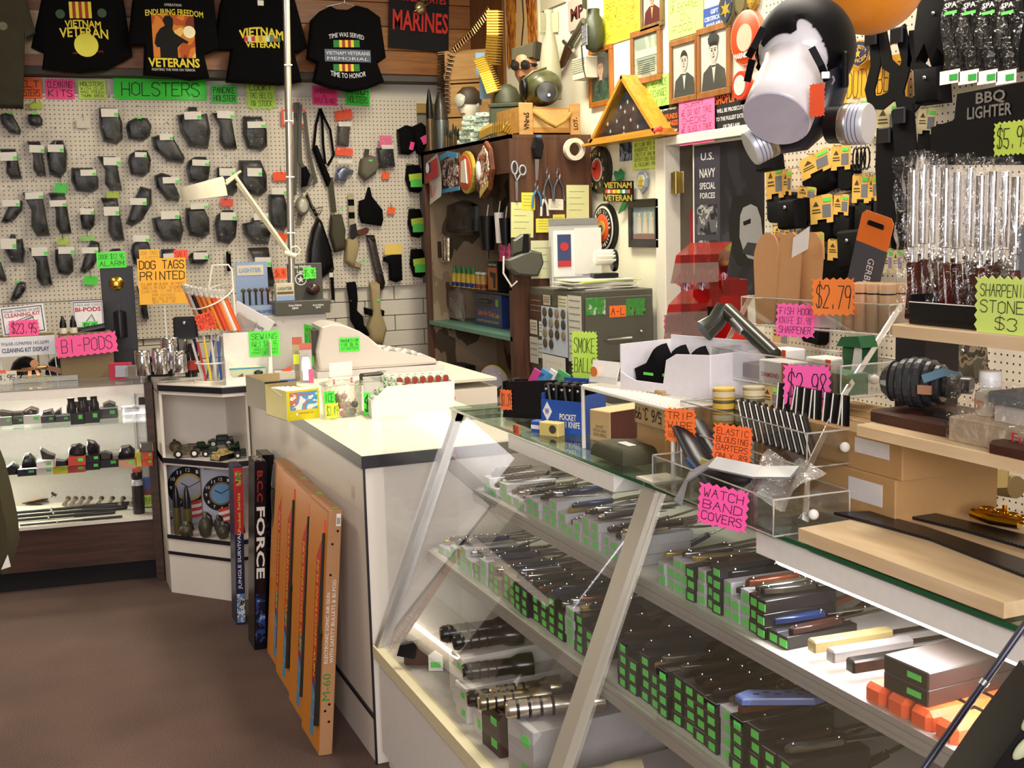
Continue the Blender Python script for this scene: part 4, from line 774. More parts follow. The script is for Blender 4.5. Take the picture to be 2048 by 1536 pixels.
part(MB().box(-31*s,31*s,-.0015,-.0003,20*s,56*s), 'window_film',film(gloss=.15),t);label_on(t,M,s, 'TOMMY GRADE LIGHTERS',0,7*s,58*s,6*s,mat('#1c2440',.5),.02)
for k in range(5):
    x=-24*s+k*12*s;t2=thing('toy_lighter', 'black gun-shaped lighter, %s from the left in the blue carton' % ORD[k], 'lighter',mv(MT,-50*s+x,.05,20*s+.001), 'gun-shaped lighters in the blue carton')
    part(MB().tube([(0,0,0),(0,0,26*s)],2.2*s,6), 'barrel',blackp,t2);part(MB().ball((0,0,29*s),5*s,4*s,4*s,8,6), 'ring_head',mat('#4a4526',.2,.6),t2)
t=thing('lighter_carton', 'small second blue lighter carton beside the dark helmet display', 'box',mv(MT,2*s,-.005,27*s+.0));part(MB().cbox(-16*s,20*s,0,.05,0,34*s), 'carton',mat('#c9c0a0',.5),t);part(MB().box(-16*s,20*s,-.001,0,0,10*s), 'blue_band',lb,t);part(MB().box(-14*s,18*s,-.001,0,13*s,18*s), 'olive_band',mat('#5f5426',.5),t);label_on(t,M,s, 'LIGHTER',2*s,24*s,28*s,6*s,navy)
sign(mv(MT,2*s,.06,80*s),25*s,22*s, '#ff5c30',['$6.95'], 'red-orange price card reading 6.95 on the blue lighter carton',3,name='price_card',stroke=.1)
t=thing('helmet_lighter_display', 'dark grey-green display reading Army Helmet Lighter with a white star', 'display',mv(MT,33*s,.0,0));og=mat('#4b4a42',.35)
part(MB().cbox(-54*s,56*s,-.04,.09,0,26*s), 'tray',og,t);part(MB().cbox(-15*s,56*s,.09,.094,26*s,98*s), 'header_card',og,t);wm=mat('#e8e6e0',.6)
for tx,dx,dz,ww,hh in (('Army Helmet',12*s,91*s,44*s,8*s),('Lighter',18*s,81*s,26*s,7*s)):label_on(t,M,s,tx,dx,dz,ww,hh,wm,.02,y=.0885)
for tx,dx,dz,ww,hh in (('Army Helmet\nLighter',-14*s,15*s,26*s,11*s),('Army Helmet\nLighter',32*s,14*s,22*s,9*s)):label_on(t,M,s,tx,dx,dz,ww,hh,wm,.02,y=-.0412)
stp=[(12*s+(8*s if k % 2==0 else 3.2*s)*math.sin(math.pi*k/5),66*s+(8*s if k % 2==0 else 3.2*s)*math.cos(math.pi*k/5)) for k in range(10)]
part(card(MB(),stp[::-1],.0008,.0888), 'star',wm,t);part(MB().tube([(12*s+11*s*math.cos(a*math.pi/12),.0885,66*s+11*s*math.sin(a*math.pi/12)) for a in range(25)],1.1*s,6,cap=False), 'star_ring',wm,t)
t2=thing('helmet_lighter', 'dark red-brown helmet-shaped lighter on the grey display', 'lighter',mv(MT,66*s,.06,46*s));part(MB().ball((0,0,0),14*s,10*s,12*s), 'dome',mat('#3a1f20',.25),t2);part(MB().lathe([(15*s,-3*s),(15*s,-2*s)],16), 'brim',mat('#2a1718',.3),t2)
sign(mv(MT,62*s,.075,78*s),26*s,22*s, '#5fee4a',['$5.95'], 'green price card reading 5.95 on the helmet lighter display',3,name='price_card',stroke=.1)
# ---- cash register seen from its side
Mr=fr(P(639,757,Z=H)+V((0,0,.03)),P(874,742,Z=H)-P(639,757,Z=H));Ir=Mr.inverted()
prof=[(639,757),(640,740),(634,704),(643,655),(660,649),(680,650),(701,655),(720,663),(737,674),(750,685),(760,693),(769,702),(800,705),(850,715),(871,718),(876,726),(875,740),(800,748)]
pl=[((Ir @ on(Mr,x,y)).x,(Ir @ on(Mr,x,y)).z) for x,y in prof]
s=(Mr.translation-EYE).dot(cz)/FPX
t=thing('cash_register', 'beige cash register with a curved hood, seen from its side', 'cash register',Mr)
pl[0]=(pl[0][0],0);pl[-1]=(pl[-1][0],0.0);pl[-2]=(pl[-2][0],0.004)
rg=mat('#cdc5bf',.42,bump=.1,scale=300)
part(MB().prism(pl[::1] if sum(a[0]*b[1]-b[0]*a[1] for a,b in zip(pl,pl[1:]+pl[:1]))<0 else pl[::-1],0,.3,.008), 'housing',rg,t)
kx=[(Ir @ on(Mr,x,y)) for x,y in ((772,702),(848,714))]
for r in range(5):
    for c in range(7):
        f_=(c+.5)/7;p=kx[0].lerp(kx[1],f_);part(MB().cbox(-.012,.012,-.014,.014,0,.008,.002), 'key',mat(('#e6e0d4', '#8f8a84', '#b8b0a4')[(r+c) % 3],.5),t).matrix_local=Matrix.Translation((p.x,.05+r*.05,p.z+.001))
dp=[(Ir @ on(Mr,x,y)) for x,y in ((643,655),(636,704))]
part(MB().cbox(-.03,.0,.05,.25,dp[1].z-.02,dp[0].z-.012,.004).xf(Matrix.Translation((dp[1].x+.012,0,0))), 'rear_display',mat('#3b372e',.3),t)
part(MB().box(pl[1][0]-.01,pl[-2][0],-.0012,0,.0095,.0115), 'seam',mat('#a8a09a',.5),t)
p=Ir @ on(Mr,699,689);sign(Mr @ Matrix.Translation((p.x,-.004,p.z)),41*s,28*s, '#55e845',['MAGNESIUM', 'FIRE $8.95', 'STARTER'], 'green note about a magnesium fire starter on the register side',stroke=.1)
Mg=fr(Mr @ V((dp[1].x-.021,.13,(dp[0].z+dp[1].z)/2-.03)),Mr.col[1].to_3d()*-1+Mr.col[0].to_3d()*.15);sign(Mg,.13,80*s, '#4fe63c',['NOT', 'COLLECTIONS', 'EXIT QUIZ', 'IS EXCHANGE', 'STORES', 'ONLY'], 'tall green handwritten note taped to the back of the register',stroke=.1)
M2=Mr @ Matrix.Translation((.12,-.02,-.03))
t=box_thing('cash_box', 'flat pale cash box under the register', 'box',Mr @ Matrix.Translation((.28,.0,-.03)),.58,.3,.0295,mat('#c9c4c4',.5));part(MB().box(-.02,.02,-.001,0,.012,.018), 'keyhole_plate',steel,t)
M,s=B(686,772,H,12);t=thing('business_card_holder', 'white business cards in a clear holder before the register', 'card holder',mv(M,0,0,.0));part(MB().cbox(-25*s,25*s,0,.03,0,20*s), 'holder',film(gloss=.3,milky=.25),t);part(card(MB(),zig(50*s,30*s),.006).xf(Matrix.Translation((0,.012,32*s))), 'cards',paper,t);part(MB().box(-22*s,-17*s,-.001,0,5*s,15*s).box(17*s,22*s,-.001,0,5*s,15*s), 'flag_print',mat('#b86a6a',.6),t)
M,s=B(748,768,H,12);t=box_thing('black_stapler_case', 'small dark case lying before the register', 'case',M,48*s,.04,22*s,mat('#23241f',.5),c=.006);part(MB().box(-20*s,20*s,-.001,0,10*s,12*s), 'seam',blackp,t)
# ---- blister packs standing between boxes
for k,(x,yb_,w0,h0,ang,tl,c,lb) in enumerate(((592,765,20,92,8,8, '#b8a878', 'tall clear blister pack with a yellow tag by the register'),(612,768,24,84,14,10, '#b9b2b0', 'clear blister pack right of the tall one, pink tag at its foot'))):
    M,s=B(x,yb_,H,-30+ang,tl);M=mv(M,0,.05,0);t=thing('blister_pack',lb, 'package',M);part(MB().cbox(-w0*s/2,w0*s/2,0,.003,0,h0*s,.001), 'backing_card',mat(c,.5),t);part(MB().cbox(-w0*s*.4,w0*s*.4,-.025,-.001,h0*s*.1,h0*s*.7,.008), 'blister',film(gloss=.35,milky=.1),t);part(MB().box(-w0*s/2,w0*s/2,-.001,0,h0*s*.84,h0*s), 'red_header',mat('#c06048',.5),t);part(MB().box(-6*s,6*s,-.027,-.026,h0*s*.4,h0*s*.62) if k==0 else MB().box(w0*s*.2,w0*s*.62,-.028,-.027,0,30*s), 'price_tag',mat('#d8e83a' if k==0 else '#ff5a8a',.6),t)
M,s=B(572,768,H,-6);t=box_thing('small_carton', 'small blue and grey carton with a red corner behind the yellow box', 'box',mv(M,0,.02,0),40*s,.06,24*s,mat('#b8b4a8',.5));part(MB().box(-20*s,20*s,-.001,0,0,8*s), 'blue_band',mat('#4a62a0',.5),t);part(MB().prism([(-6*s,24*s),(14*s,24*s),(12*s,34*s)],.01,.03), 'red_flap',mat('#d84a30',.5),t)
# ---- open cartons at the counter edge
M,s=B(608,839,H,10);w_,h0=69*s,60*s
t=thing('yellow_carton', 'open bright yellow carton with a blue picture panel overhanging the counter edge', 'box',M);yc=mat('#d8cc1e',.4);bc=mat('#a8946a',.7)
part(MB().box(-w_/2,w_/2,0,.002,0,h0), 'front_panel',yc,t);part(MB().box(-w_/2,-w_/2+.002,.002,.2,0,h0).box(w_/2-.002,w_/2,.002,.2,0,h0*.9), 'side_panel',mat('#cfc038',.5),t);part(MB().box(-w_/2,w_/2,.2,.202,0,h0*1.05).box(-w_/2,w_/2,.002,.2,0,.002), 'inner_board',bc,t)
part(MB().cbox(-w_*.4,w_*.44,-.0012,0,h0*.34,h0*.93,.001), 'picture_panel',patches([(0, '#e8e4d8'),(.45, '#4f9ad0'),(.55, '#c86a4a'),(.62, '#ece8de')],22,.4),t);label_on(t,M,s, 'Fun Shooters',0,h0*.86,w_*.5,h0*.08,mat('#e04a7a',.5),.03,y=-.002);label_on(t,M,s, 'GUNPOWDER CAPS',w_*.06,h0*.22,w_*.5,h0*.06,redt,0);part(MB().lathe([(2.5*s,0),(2.5*s,.001)],10,Matrix.Translation((-w_*.2,0,h0*.2)) @ Matrix.Rotation(math.pi/2,4, 'X')), 'seal_print',paper,t)
for k in range(5):t2=solo(MB().cbox(-.012,.012,-.05,.05,0,.006).xf(Matrix.Rotation(.3*k,4, 'Z') @ Matrix.Rotation(.2,4, 'X')), 'paper_packet', 'small white paper packet inside the yellow carton', 'packet',paper,mv(M,-.05+.025*k,.09,h0*.86), 'packets in the yellow carton')
M,s=B(546,822,H,-2);M=mv(M,0,.02,0);w_,h0=56*s,58*s
t=thing('black_carton', 'open black carton with a pale picture left of the yellow carton', 'box',M);bkm=mat('#1a1715',.5)
part(MB().box(-w_/2+16*s,w_/2+6*s,0,.002,0,h0), 'front_panel',bkm,t);part(MB().add([(-w_/2+16*s,.001,0),(-w_/2-8*s,.17,0),(-w_/2-8*s,.17,h0*1.1),(-w_/2+16*s,.001,h0)],[(0,1,2,3)]), 'side_panel',mat('#a39a86',.6),t);part(MB().box(-w_/2-8*s,w_/2+6*s,.17,.172,0,h0*1.1), 'inner_board',bc,t);part(MB().box(-w_/2+20*s,w_/2+2*s,-.001,0,h0*.12,h0*.82), 'picture_panel',patches([(0, '#d8d4a0'),(.5, '#8a9a5a'),(.58, '#3a3a2c'),(.64, '#e0dcc0')],24,.5),t)
# ---- clear tub of smoke balls and white tray of wrapped rolls
M,s=B(690,836,H,-8);r=43*s;M=mv(M,0,r*.9,0)
t=thing('clear_tub', 'clear round plastic tub of red and green smoke balls', 'tub',M);part(MB().lathe([(r*.88,0),(r*.9,.002),(r*.98,62*s),(r*1.02,64*s),(r*1.02,67*s)],24,cap=False).lathe([(.001,.001),(r*.88,.001)],24,cap=False), 'tub_wall',film(gloss=.35,rough=.04,milky=.05),t);part(MB().tube([(r*1.02*math.cos(a*math.pi/12),r*1.02*math.sin(a*math.pi/12),66*s) for a in range(25)],.002,5,cap=False), 'rim',film(gloss=.5,milky=.2),t)
random.seed(5)
for k in range(20):
    a,rr=random.random()*6.28,r*.62*math.sqrt(random.random());c=('#7a2f22', '#2f4a2a', '#a34a34', '#3a3a30')[k % 4];z_=(.013+.024*(k//8))
    t2=thing('smoke_ball', '%s smoke ball in the clear tub' % {'#7a2f22': 'dark red', '#2f4a2a': 'green', '#a34a34': 'orange-red', '#3a3a30': 'dark olive'}[c], 'ball',mv(M,rr*math.cos(a),rr*math.sin(a),z_),{'#7a2f22': 'dark red', '#2f4a2a': 'green', '#a34a34': 'orange-red', '#3a3a30': 'dark olive'}[c]+' smoke balls')
    part(MB().ball((0,0,0),.0125,n=10,m=7), 'ball_shell',mat(c,.5),t2);part(MB().tube([(0,0,.011),(.004,0,.02)],.0015,5), 'fuse',mat('#4a8a3a',.6),t2)
sign(mv(M,-30*s,-r-.004,44*s),22*s,26*s, '#4fe83e',['ICE'], 'green tag on the left side of the clear tub',2,name='price_card',stroke=.1);sign(mv(M,-26*s,-r-.01,18*s),26*s,30*s, '#d8f03a',['$3.49'], 'yellow-green price card reading 3.49 on the clear tub',3,name='price_card',stroke=.1);sign(mv(M,47*s,-r*.6,24*s),13*s,46*s, '#4fe83e',['$'], 'narrow green tag between the tub and the white tray',0,name='price_card')
pa,pb=P(744,838,Z=H),P(909,827,Z=H);Mt=fr(pa,pb-pa);s=(pa-EYE).dot(cz)/FPX;w_=(pb-pa).length;It=Mt.inverted()
q=[(It @ on(Mt,x,y)) for x,y in ((744,838),(909,827),(909,762),(774,773),(745,801))]
t=thing('white_tray', 'white cardboard tray with a cut corner full of wrapped rolls', 'box',Mt)
part(MB().prism([(p.x,max(p.z,0)) for p in q],0,.003), 'front_panel',wb_,t);hz=q[2].z
part(MB().box(0,.003,.003,.2,0,q[4].z).box(w_-.003,w_,.003,.2,0,hz).box(0,w_,.2,.203,0,hz+.008).box(0,w_,.003,.2,0,.002), 'tray_sides',mat('#e6e0d4',.6),t);part(MB().box(0,w_,.1985,.1995,hz-.01,hz+.006), 'diamond_trim',patches([(0, '#d8d4c8'),(.5, '#b8b4ac')],40),t)
def roll(M,lb,gp):
    t2=thing('wrapped_roll',lb, 'roll',M,gp);part(MB().tube([(0,-.05,0),(0,.05,0)],.0145,12), 'paper_wrap',patches([(0, '#e0e2d0'),(.48, '#6a9a5a'),(.56, '#dfe0d2'),(.66, '#5a5a4a')],60,.5),t2);part(MB().tube([(0,-.0515,0),(0,-.0502,0)],.0125,12), 'red_end',mat('#a83a34',.5),t2)
for k in range(7):roll(mv(Mt,w_*(.3+.095*k),.1,hz+.004) @ Matrix.Rotation(math.radians(26),4, 'Z'), 'green-white roll with red end, %s along the tray top' % ORD[k], 'rolls along the top of the white tray')
for k in range(3):roll(mv(Mt,.028+.034*k,.06,q[4].z-.006+.022*k) @ Matrix.Rotation(math.radians(30),4, 'Z'), 'wrapped roll at the tray cut corner, %s step up' % ORD[k], 'rolls at the cut corner of the tray')
for k in range(18):roll(mv(Mt,.07+.0315*(k % 8)+.004*(k//8),.1,.017+.03*(k//8)), 'wrapped roll lower in the white tray, %s of layer %s' % (ORD[k % 8],ORD[k//8]), 'rolls lower in the white tray')
# ---- metal pole and clamped magnifier lamp
p0,p1=P(572,-30,Y=5.75),P(586,700,Y=5.75);d=p1-p0;pz=p0+d*((H-p0.z)/d.z)
t=thing('metal_pole', 'shiny upright metal pole rising past the pegboard with pale tie bands', 'pole',fr((0,0,0)))
part(MB().tube([p0+(p0-pz)*.02,pz],.0165,14), 'pole',mat('#c9c6bc',.28,.9),t)
for y in (130,242,354,466):part(MB().tube([P(566+y*.017,y,Y=5.73),P(582+y*.019,y,Y=5.73)],.004,6), 'tie_band',whitep,t)
cl=mat('#e6dfc4',.4);Ml=fr((0,5.66,0))
def L3(x,y,dy=0):return on(mv(Ml,0,dy,0),x,y)
t=thing('magnifier_lamp', 'cream swing-arm magnifier lamp clamped to the pole', 'lamp',fr((0,0,0)))
part(MB().tube([L3(470,352),L3(578,505)],.0085,8).tube([L3(474,366,.02),L3(570,500,.02)],.0085,8), 'arm',cl,t)
part(MB().tube([L3(452,368),L3(474,350)],.007,8).tube([L3(452,362),L3(482,342)],.006,8), 'joint',cl,t)
part(MB().tube([L3(568,505),L3(592,512)],.012,8).tube([L3(583,495+0),L3(592,492),L3(600,498),L3(599,507),L3(588,510)],.004,6), 'clamp',cl,t)
hp0,hp1=L3(362,390),L3(452,374);hc=(hp0+hp1)/2;ax=(hp1-hp0).normalized();hw=(hp1-hp0).length/2
Mh=fr(hc,ax);s=(hc-EYE).dot(cz)/FPX
rs=[]
for z_,k in ((-15*s,.99),(-4*s,1),(12*s,1),(18*s,.96)):
    rs.append([(hw*k*math.cos(a*math.pi/12),.075*k*math.sin(a*math.pi/12),z_+(math.cos(a*math.pi/12)*4*s if z_>0 else math.cos(a*math.pi/12)*-2*s)) for a in range(24)])
part(MB().rings(rs,smooth=True).xf(Mh), 'lamp_head',cl,t);part(MB().lathe([(.05,0),(.05,.003)],20).xf(mv(Mh,0,0,-13.6*s)), 'lens',mat('#b8c8b0',.1),t)
# ---------------------------------------------------------------- goods inside the left display case
LCi=LC
def lc(x,y,z,dy=0):
    """frame on a level z of the left case under pixel (x, y)"""
    M=LCi.copy();M.translation=P(x,y,Z=z);return mv(M,0,dy,0),(M.translation-EYE).dot(cz)/FPX
def sbox(x0,x1,y,hgt,z,col,label,extra=None,dep=.09,dot=1):
    M,s=lc((x0+x1)/2,y,z);w_=(x1-x0)*s;t=box_thing('boxed_goods',label, 'box',M,w_-.002,dep,hgt*s,mat(col,.35), 'boxed goods in the left case',.001)
    if dot:part(MB().box(w_*.08,w_*.36,-.001,0,hgt*s*.45,hgt*s*.8), 'price_dot',stick,t)
    return M,s,w_,t
def lump(M,s,pts,label,name='wrist_watch',cat='watch',m=None,dy=.02,th=.05,strapm=None):
    t=thing(name,label,cat,mv(M,0,dy,0));part(MB().pillow([(x*s,z*s) for x,z in pts],-th/2,th/2,4,.3), 'body',m or mat('#2e2a24',.3),t)
    return t
Z1,Z2,ZD = .750,.556,.3105
for x0,x1,yb_,h0,c,lb in ((0,24,852,18, '#8f8f88', 'striped grey carton at the left of the top shelf'),(24,48,849,14, '#1a1a1c', 'small black carton beside the striped one'),(48,82,848,18, '#e6e2d8', 'plain white carton on the top shelf'),(83,110,846,14, '#161619', 'black carton right of the white one, top shelf'),(112,140,844,12, '#18181c', 'low black carton left of the binoculars'),(142,169,849,24, '#101113', 'black carton under the left binoculars'),(170,199,846,24, '#111214', 'black carton under the right binoculars'),(200,235,837,20, '#3a3a3c', 'grey-black carton under the small monocular')):
    M,s,w_,t=sbox(x0,x1,yb_,h0,Z1,c,lb)
for x,yb_,hh,lb in ((153,826,30, 'left pair of upright black binoculars in the lit case'),(178,823,32, 'right pair of upright black binoculars in the lit case')):
    M,s=lc(x,yb_,Z1+24*.0023);t=thing('binoculars',lb, 'binoculars',mv(M,0,.03,0));bm=mat('#1c1a1e',.35)
    for k in (-1,1):part(MB().lathe([(.02,0),(.022,.004),(.021,.03),(.015,.045),(.015,hh*s*.85),(.018,hh*s)],12,Matrix.Translation((k*.0215,.01*k,0))), 'tube',bm,t)
    part(MB().cbox(-.012,.012,-.01,.01,.02,.05), 'bridge',bm,t)
lumps=[(12,832,[(-14,0),(16,-2),(14,6),(-10,12),(-14,10)], 'camo binoculars lying at the left end of the top shelf'),(36,832,[(-10,0),(12,0),(10,8),(-8,8)], 'small dark optics on the black carton'),(62,829,[(-15,0),(14,0),(14,9),(0,15),(-14,8)], 'folded grey camo glasses on the white carton'),(96,831,[(-12,0),(12,0),(8,12),(-10,8)], 'dark goggles on the black top-shelf carton'),(112,831,[(-8,0),(10,0),(10,14),(0,8)], 'grey clip-on lenses between the cartons'),(218,816,[(-13,1),(12,0),(13,8),(2,14),(-12,9)], 'small black monocular on the grey-black carton')]
for x,yb_,pts,lb in lumps:
    M,s=lc(x,yb_,Z1+.0425);lump(M,s,pts,lb, 'small_optic', 'optics')
M,s=lc(272,832,Z1);t=thing('clear_boxed_knife', 'clear oblong box with dark tools at the right of the top shelf', 'box',mv(M,0,.05,0));part(MB().cbox(-28*s,28*s,0,.06,0,18*s), 'clear_box',film(gloss=.3,milky=.15),t);part(MB().tube([(-22*s,.03,7*s),(6*s,.03,8*s)],4*s,8), 'tool',mat('#55554f',.3,.5),t);part(MB().cbox(6*s,24*s,.01,.05,18.5*s,32*s), 'black_block',blackp,t)
for x0,x1,yb_,h0,c,lb in ((36,73,952,14, '#23243a', 'dark blue carton with a white label, middle shelf'),(74,107,950,14, '#e8e4da', 'lower of two white cartons on the middle shelf'),(108,136,948,14, '#d8c82a', 'yellow carton under the small goggles'),(137,171,945,14, '#b8443a', 'lower of two red striped cartons'),(172,200,940,15, '#15151a', 'lower of two black glossy cartons'),(201,237,935,17, '#1b1b20', 'black carton with a wide grey label'),(238,272,935,16, '#c89a78', 'tan pink lettered carton on the middle shelf'),(273,284,933,28, '#d0c030', 'yellow ends of stacked cartons at the right'),(285,306,932,14, '#e0502a', 'lower of two orange cartons')):
    M,s,w_,t=sbox(x0,x1,yb_,h0,Z2,c,lb)
for x0,x1,yb_,h0,c,lb in ((74,107,936,13, '#ebe7dd', 'upper of two white cartons on the middle shelf'),(137,171,931,18, '#c04a38', 'upper of two red striped cartons'),(172,200,925,15, '#17171c', 'upper of two black glossy cartons'),(285,306,918,14, '#e5572c', 'upper of two orange cartons')):
    M,s,w_,t=sbox(x0,x1,yb_,h0,Z2+.0365,c,lb)
for x,yb_,zz,pts,lb in ((58,938,.036,[(-16,0),(15,0),(12,18),(2,30),(-8,28),(-14,12)], 'grey folded figure-shaped holder standing on the blue carton'),(22,952,0,[(-14,0),(12,0),(16,16),(4,26),(-10,16)], 'grey camo cap shape at the left of the middle shelf'),(96,922,.07,[(-12,2),(12,0),(14,10),(2,16),(-12,26),(-15,24)], 'grey camo goggles perched on the white cartons'),(122,934,.036,[(-12,0),(13,0),(13,14),(4,12),(-10,16)], 'dark bronze goggles on the yellow carton'),(154,913,.075,[(-17,2),(16,0),(17,16),(6,24),(-10,22),(-17,12)], 'wrapped bulky goggles on the red cartons'),(186,910,.072,[(-10,0),(12,0),(13,14),(4,26),(-10,30),(-12,12)], 'tall black folded goggles on the black cartons'),(212,920,.04,[(-12,0),(12,0),(12,12),(0,18),(-12,14)], 'black round goggles left on the labelled carton'),(231,920,.04,[(-7,0),(7,0),(7,9),(-6,10)], 'small black lens right on the labelled carton'),(254,919,.038,[(-15,0),(15,0),(16,16),(6,27),(-10,26),(-16,12)], 'bronze wrapped cap on the tan pink carton'),(293,905,.072,[(-14,0),(14,0),(13,18),(-12,20)], 'clear packet of dark red and grey pieces on the orange cartons')):
    M,s=lc(x,yb_,Z2+zz);lump(M,s,pts,lb, 'goggles', 'goggles',m=mat(('#3a342e', '#57504a', '#151418', '#6a5f54')[x % 4],.3,bump=.5,scale=30))
M,s=lc(278,1032,ZD);t=thing('spray_canister', 'black spray canister with white collar and orange-red cap', 'canister',mv(M,0,.06,0))
part(MB().lathe([(11*s,0),(11.5*s,2*s),(11.5*s,58*s)],18), 'can',mat('#1b1b1e',.3),t);part(MB().lathe([(11.5*s,58.2*s),(11.5*s,64*s),(8*s,70*s)],18), 'collar',mat('#d8d8dc',.3),t);part(MB().lathe([(9*s,70.2*s),(11*s,74*s),(11*s,86*s),(6*s,92*s)],14), 'cap',blackp,t);part(MB().cbox(-8*s,9*s,-11*s,-2*s,86*s,93*s), 'trigger',mat('#e0502a',.5),t)
sign(mv(M,17*s,.1,20*s),22*s,24*s, '#c8ee4a',['SPRAY'], 'yellow-green card beside the spray canister',3,name='price_card');t=box_thing('blue_carton', 'blue carton standing behind the spray canister', 'box',mv(M,16*s,.16,0),26*s,.03,62*s,mat('#3a55a0',.5));part(MB().box(-8*s,8*s,-.001,0,26*s,40*s), 'picture',mat('#7a2a3a',.5),t)
for k,(x0,x1,y,r,c,lb) in enumerate(((20,256,1022,4, '#17161a', 'longest black baton lying at the back of the deck'),(30,250,1030,4.6, '#121114', 'black baton with thick grip in the middle of the deck'),(28,226,1038,4, '#1f1d1e', 'black baton with pale highlight nearest the front'),(46,240,1046,2.6, '#26261f', 'thin dark green rod nearest the front edge'))):
    M,s=lc((x0+x1)/2,y,ZD);l=(x1-x0)*s/2;t=thing('baton',lb, 'baton',mv(M,0,.02,r*s));part(MB().tube([(-l,0,0),(l*.2,0,0),(l*.22,0,0),(l*.96,0,0),(l,0,0)],[r*s*.8,r*s*.8,r*s,r*s,r*s*.6],10), 'shaft',mat(c,.3),t);part(MB().tube([(-l*.3,0,0),(-l*.27,0,0)],r*s*1.15,10), 'collar',steel,t)
for k in range(8):
    x=127+k*15 if k<4 else 195+(k-4)*22;M,s=lc(x,1016,ZD);t=thing('pocket_torch', 'small silver flashlight, %s from the left behind the batons' % ORD[k], 'flashlight',mv(M,0,.06,4*s), 'small flashlights on the case deck');part(MB().tube([(0,-.03,0),(.012,.03,4*s)],[4*s,3.4*s],10), 'barrel',mat('#a89a90',.3,.6),t);part(MB().tube([(.012,.03,4*s),(.016,.045,6*s)],[4*s,5.5*s],10), 'head',mat('#8f8078',.2,.8),t)
M,s=lc(66,1018,ZD);
for k in range(4):t=thing('black_knife', 'dark orange-marked blade, %s of the fan left on the deck' % ORD[k], 'knife',mv(M,(k-1)*10*s,.1,2*s+k*.006) @ Matrix.Rotation(.3*k-.4,4, 'Z'), 'fanned blades on the case deck');part(MB().prism([(-24*s,-2*s),(20*s,-3*s),(28*s,2*s),(-24*s,3*s)],-.002,.002).xf(Matrix.Rotation(math.pi/2,4, 'X')), 'blade',mat('#2a2620',.3,.5),t);part(MB().box(-20*s,-4*s,-.004,.004,.002,.005), 'orange_grip',mat('#d08a30',.5),t)
M,s=lc(98,1014,ZD);t=thing('torch', 'short thick grey flashlight standing tilted on the deck', 'flashlight',mv(M,0,.1,0));part(MB().tube([(-6*s,0,3*s),(6*s,0,16*s)],[5*s,6*s],12), 'barrel',mat('#6a6460',.3,.6),t);part(MB().tube([(6*s,0,16*s),(9*s,0,20*s)],[8*s,8.5*s],12), 'head',mat('#4a4648',.3,.6),t)
Mg=yaw(P(-16,900,Y=4.35),-15);Ig=Mg.inverted()
t=thing('olive_jacket', 'olive jacket hanging at the left edge with a white paper tag', 'jacket',Mg)
pl=[((Ig @ on(Mg,x,y)).x,(Ig @ on(Mg,x,y)).z) for x,y in ((-70,905),(-10,905),(0,930),(14,985),(26,1040),(30,1085),(20,1120),(12,1150),(-70,1155))]
part(MB().pillow(pl[::-1] if sum(a[0]*b[1]-b[0]*a[1] for a,b in zip(pl,pl[1:]+pl[:1]))>0 else pl,-.06,.06,4,.15), 'jacket_body',mat('#3d3820',.9,bump=.5,scale=20,var=.2),t)
q=[((Ig @ on(Mg,x,y)).x,(Ig @ on(Mg,x,y)).z) for x,y in ((14,1128),(33,1122),(27,1098))]
part(MB().prism(q,-.07,-.069), 'paper_tag',paper,t)
hg=Ig @ on(Mg,-40,905);part(MB().tube([(hg.x,0,hg.z),(hg.x,0,hg.z+.1),(hg.x,0,1.9)],.004,6), 'hanger',steel,t)
# ---------------------------------------------------------------- corner unit shelves: toy vehicles, clocks, shells, grenades
def hx(x,y,z,ang=-30):return B(x,y,z,ang)
def vehicle(x,y,ln,kind,c,label,ang=-10,z=.6165):
    M,s=hx(x,y,z,ang);t=thing('toy_'+kind,label, 'toy '+('tank' if kind == 'tank' else 'car'),M);m_=c if not isinstance(c,str) else mat(c,.35);L_=ln*s*1.12;wh_=L_*.16
    if kind == 'tank':
        part(MB().cbox(-L_/2,L_/2,-L_*.24,L_*.24,wh_*.4,wh_*1.7,L_*.05), 'hull',m_,t);part(MB().cbox(-L_*.2,L_*.22,-L_*.16,L_*.16,wh_*1.72,wh_*2.8,L_*.06), 'turret',m_,t);part(MB().tube([(-L_*.2,0,wh_*2.2),(-L_*.62,0,wh_*2.4)],L_*.03,8), 'gun',m_,t)
        for k in (-1,1):part(MB().cbox(-L_*.48,L_*.48,k*L_*.24-.004,k*L_*.24+.004,0,wh_*1.3,L_*.06), 'track',blackp,t)
    else:
        part(MB().cbox(-L_/2,L_/2,-L_*.2,L_*.2,wh_*.6,wh_*1.8,L_*.04), 'body',m_,t);part(MB().cbox(-L_*.18,L_*.3,-L_*.18,L_*.18,wh_*1.81,wh_*3,L_*.05), 'cab',m_,t)
        for k in (-1,1):
            for xx in (-.3,.3):part(MB().lathe([(wh_*.2,-.004),(wh_,-.0035),(wh_,.0035),(wh_*.2,.004)],12,Matrix.Translation((xx*L_,k*L_*.2,wh_)) @ Matrix.Rotation(math.pi/2,4, 'X')), 'wheel',blackp,t).data;
        for xx in (-.3,.3):part(MB().lathe([(wh_*.55,0),(wh_*.5,.002)],10,Matrix.Translation((xx*L_,-L_*.2-.004,wh_)) @ Matrix.Rotation(math.pi/2,4, 'X')), 'hub_cap',paper,t)
    return t
camg=patches([(0, '#5a4a2c'),(.45, '#3a3a20'),(.55, '#6a5436')],40,.5);dcam=patches([(0, '#c8b070'),(.45, '#a08a50'),(.55, '#d8c48c')],60,.5);dg_ = '#182a1c'
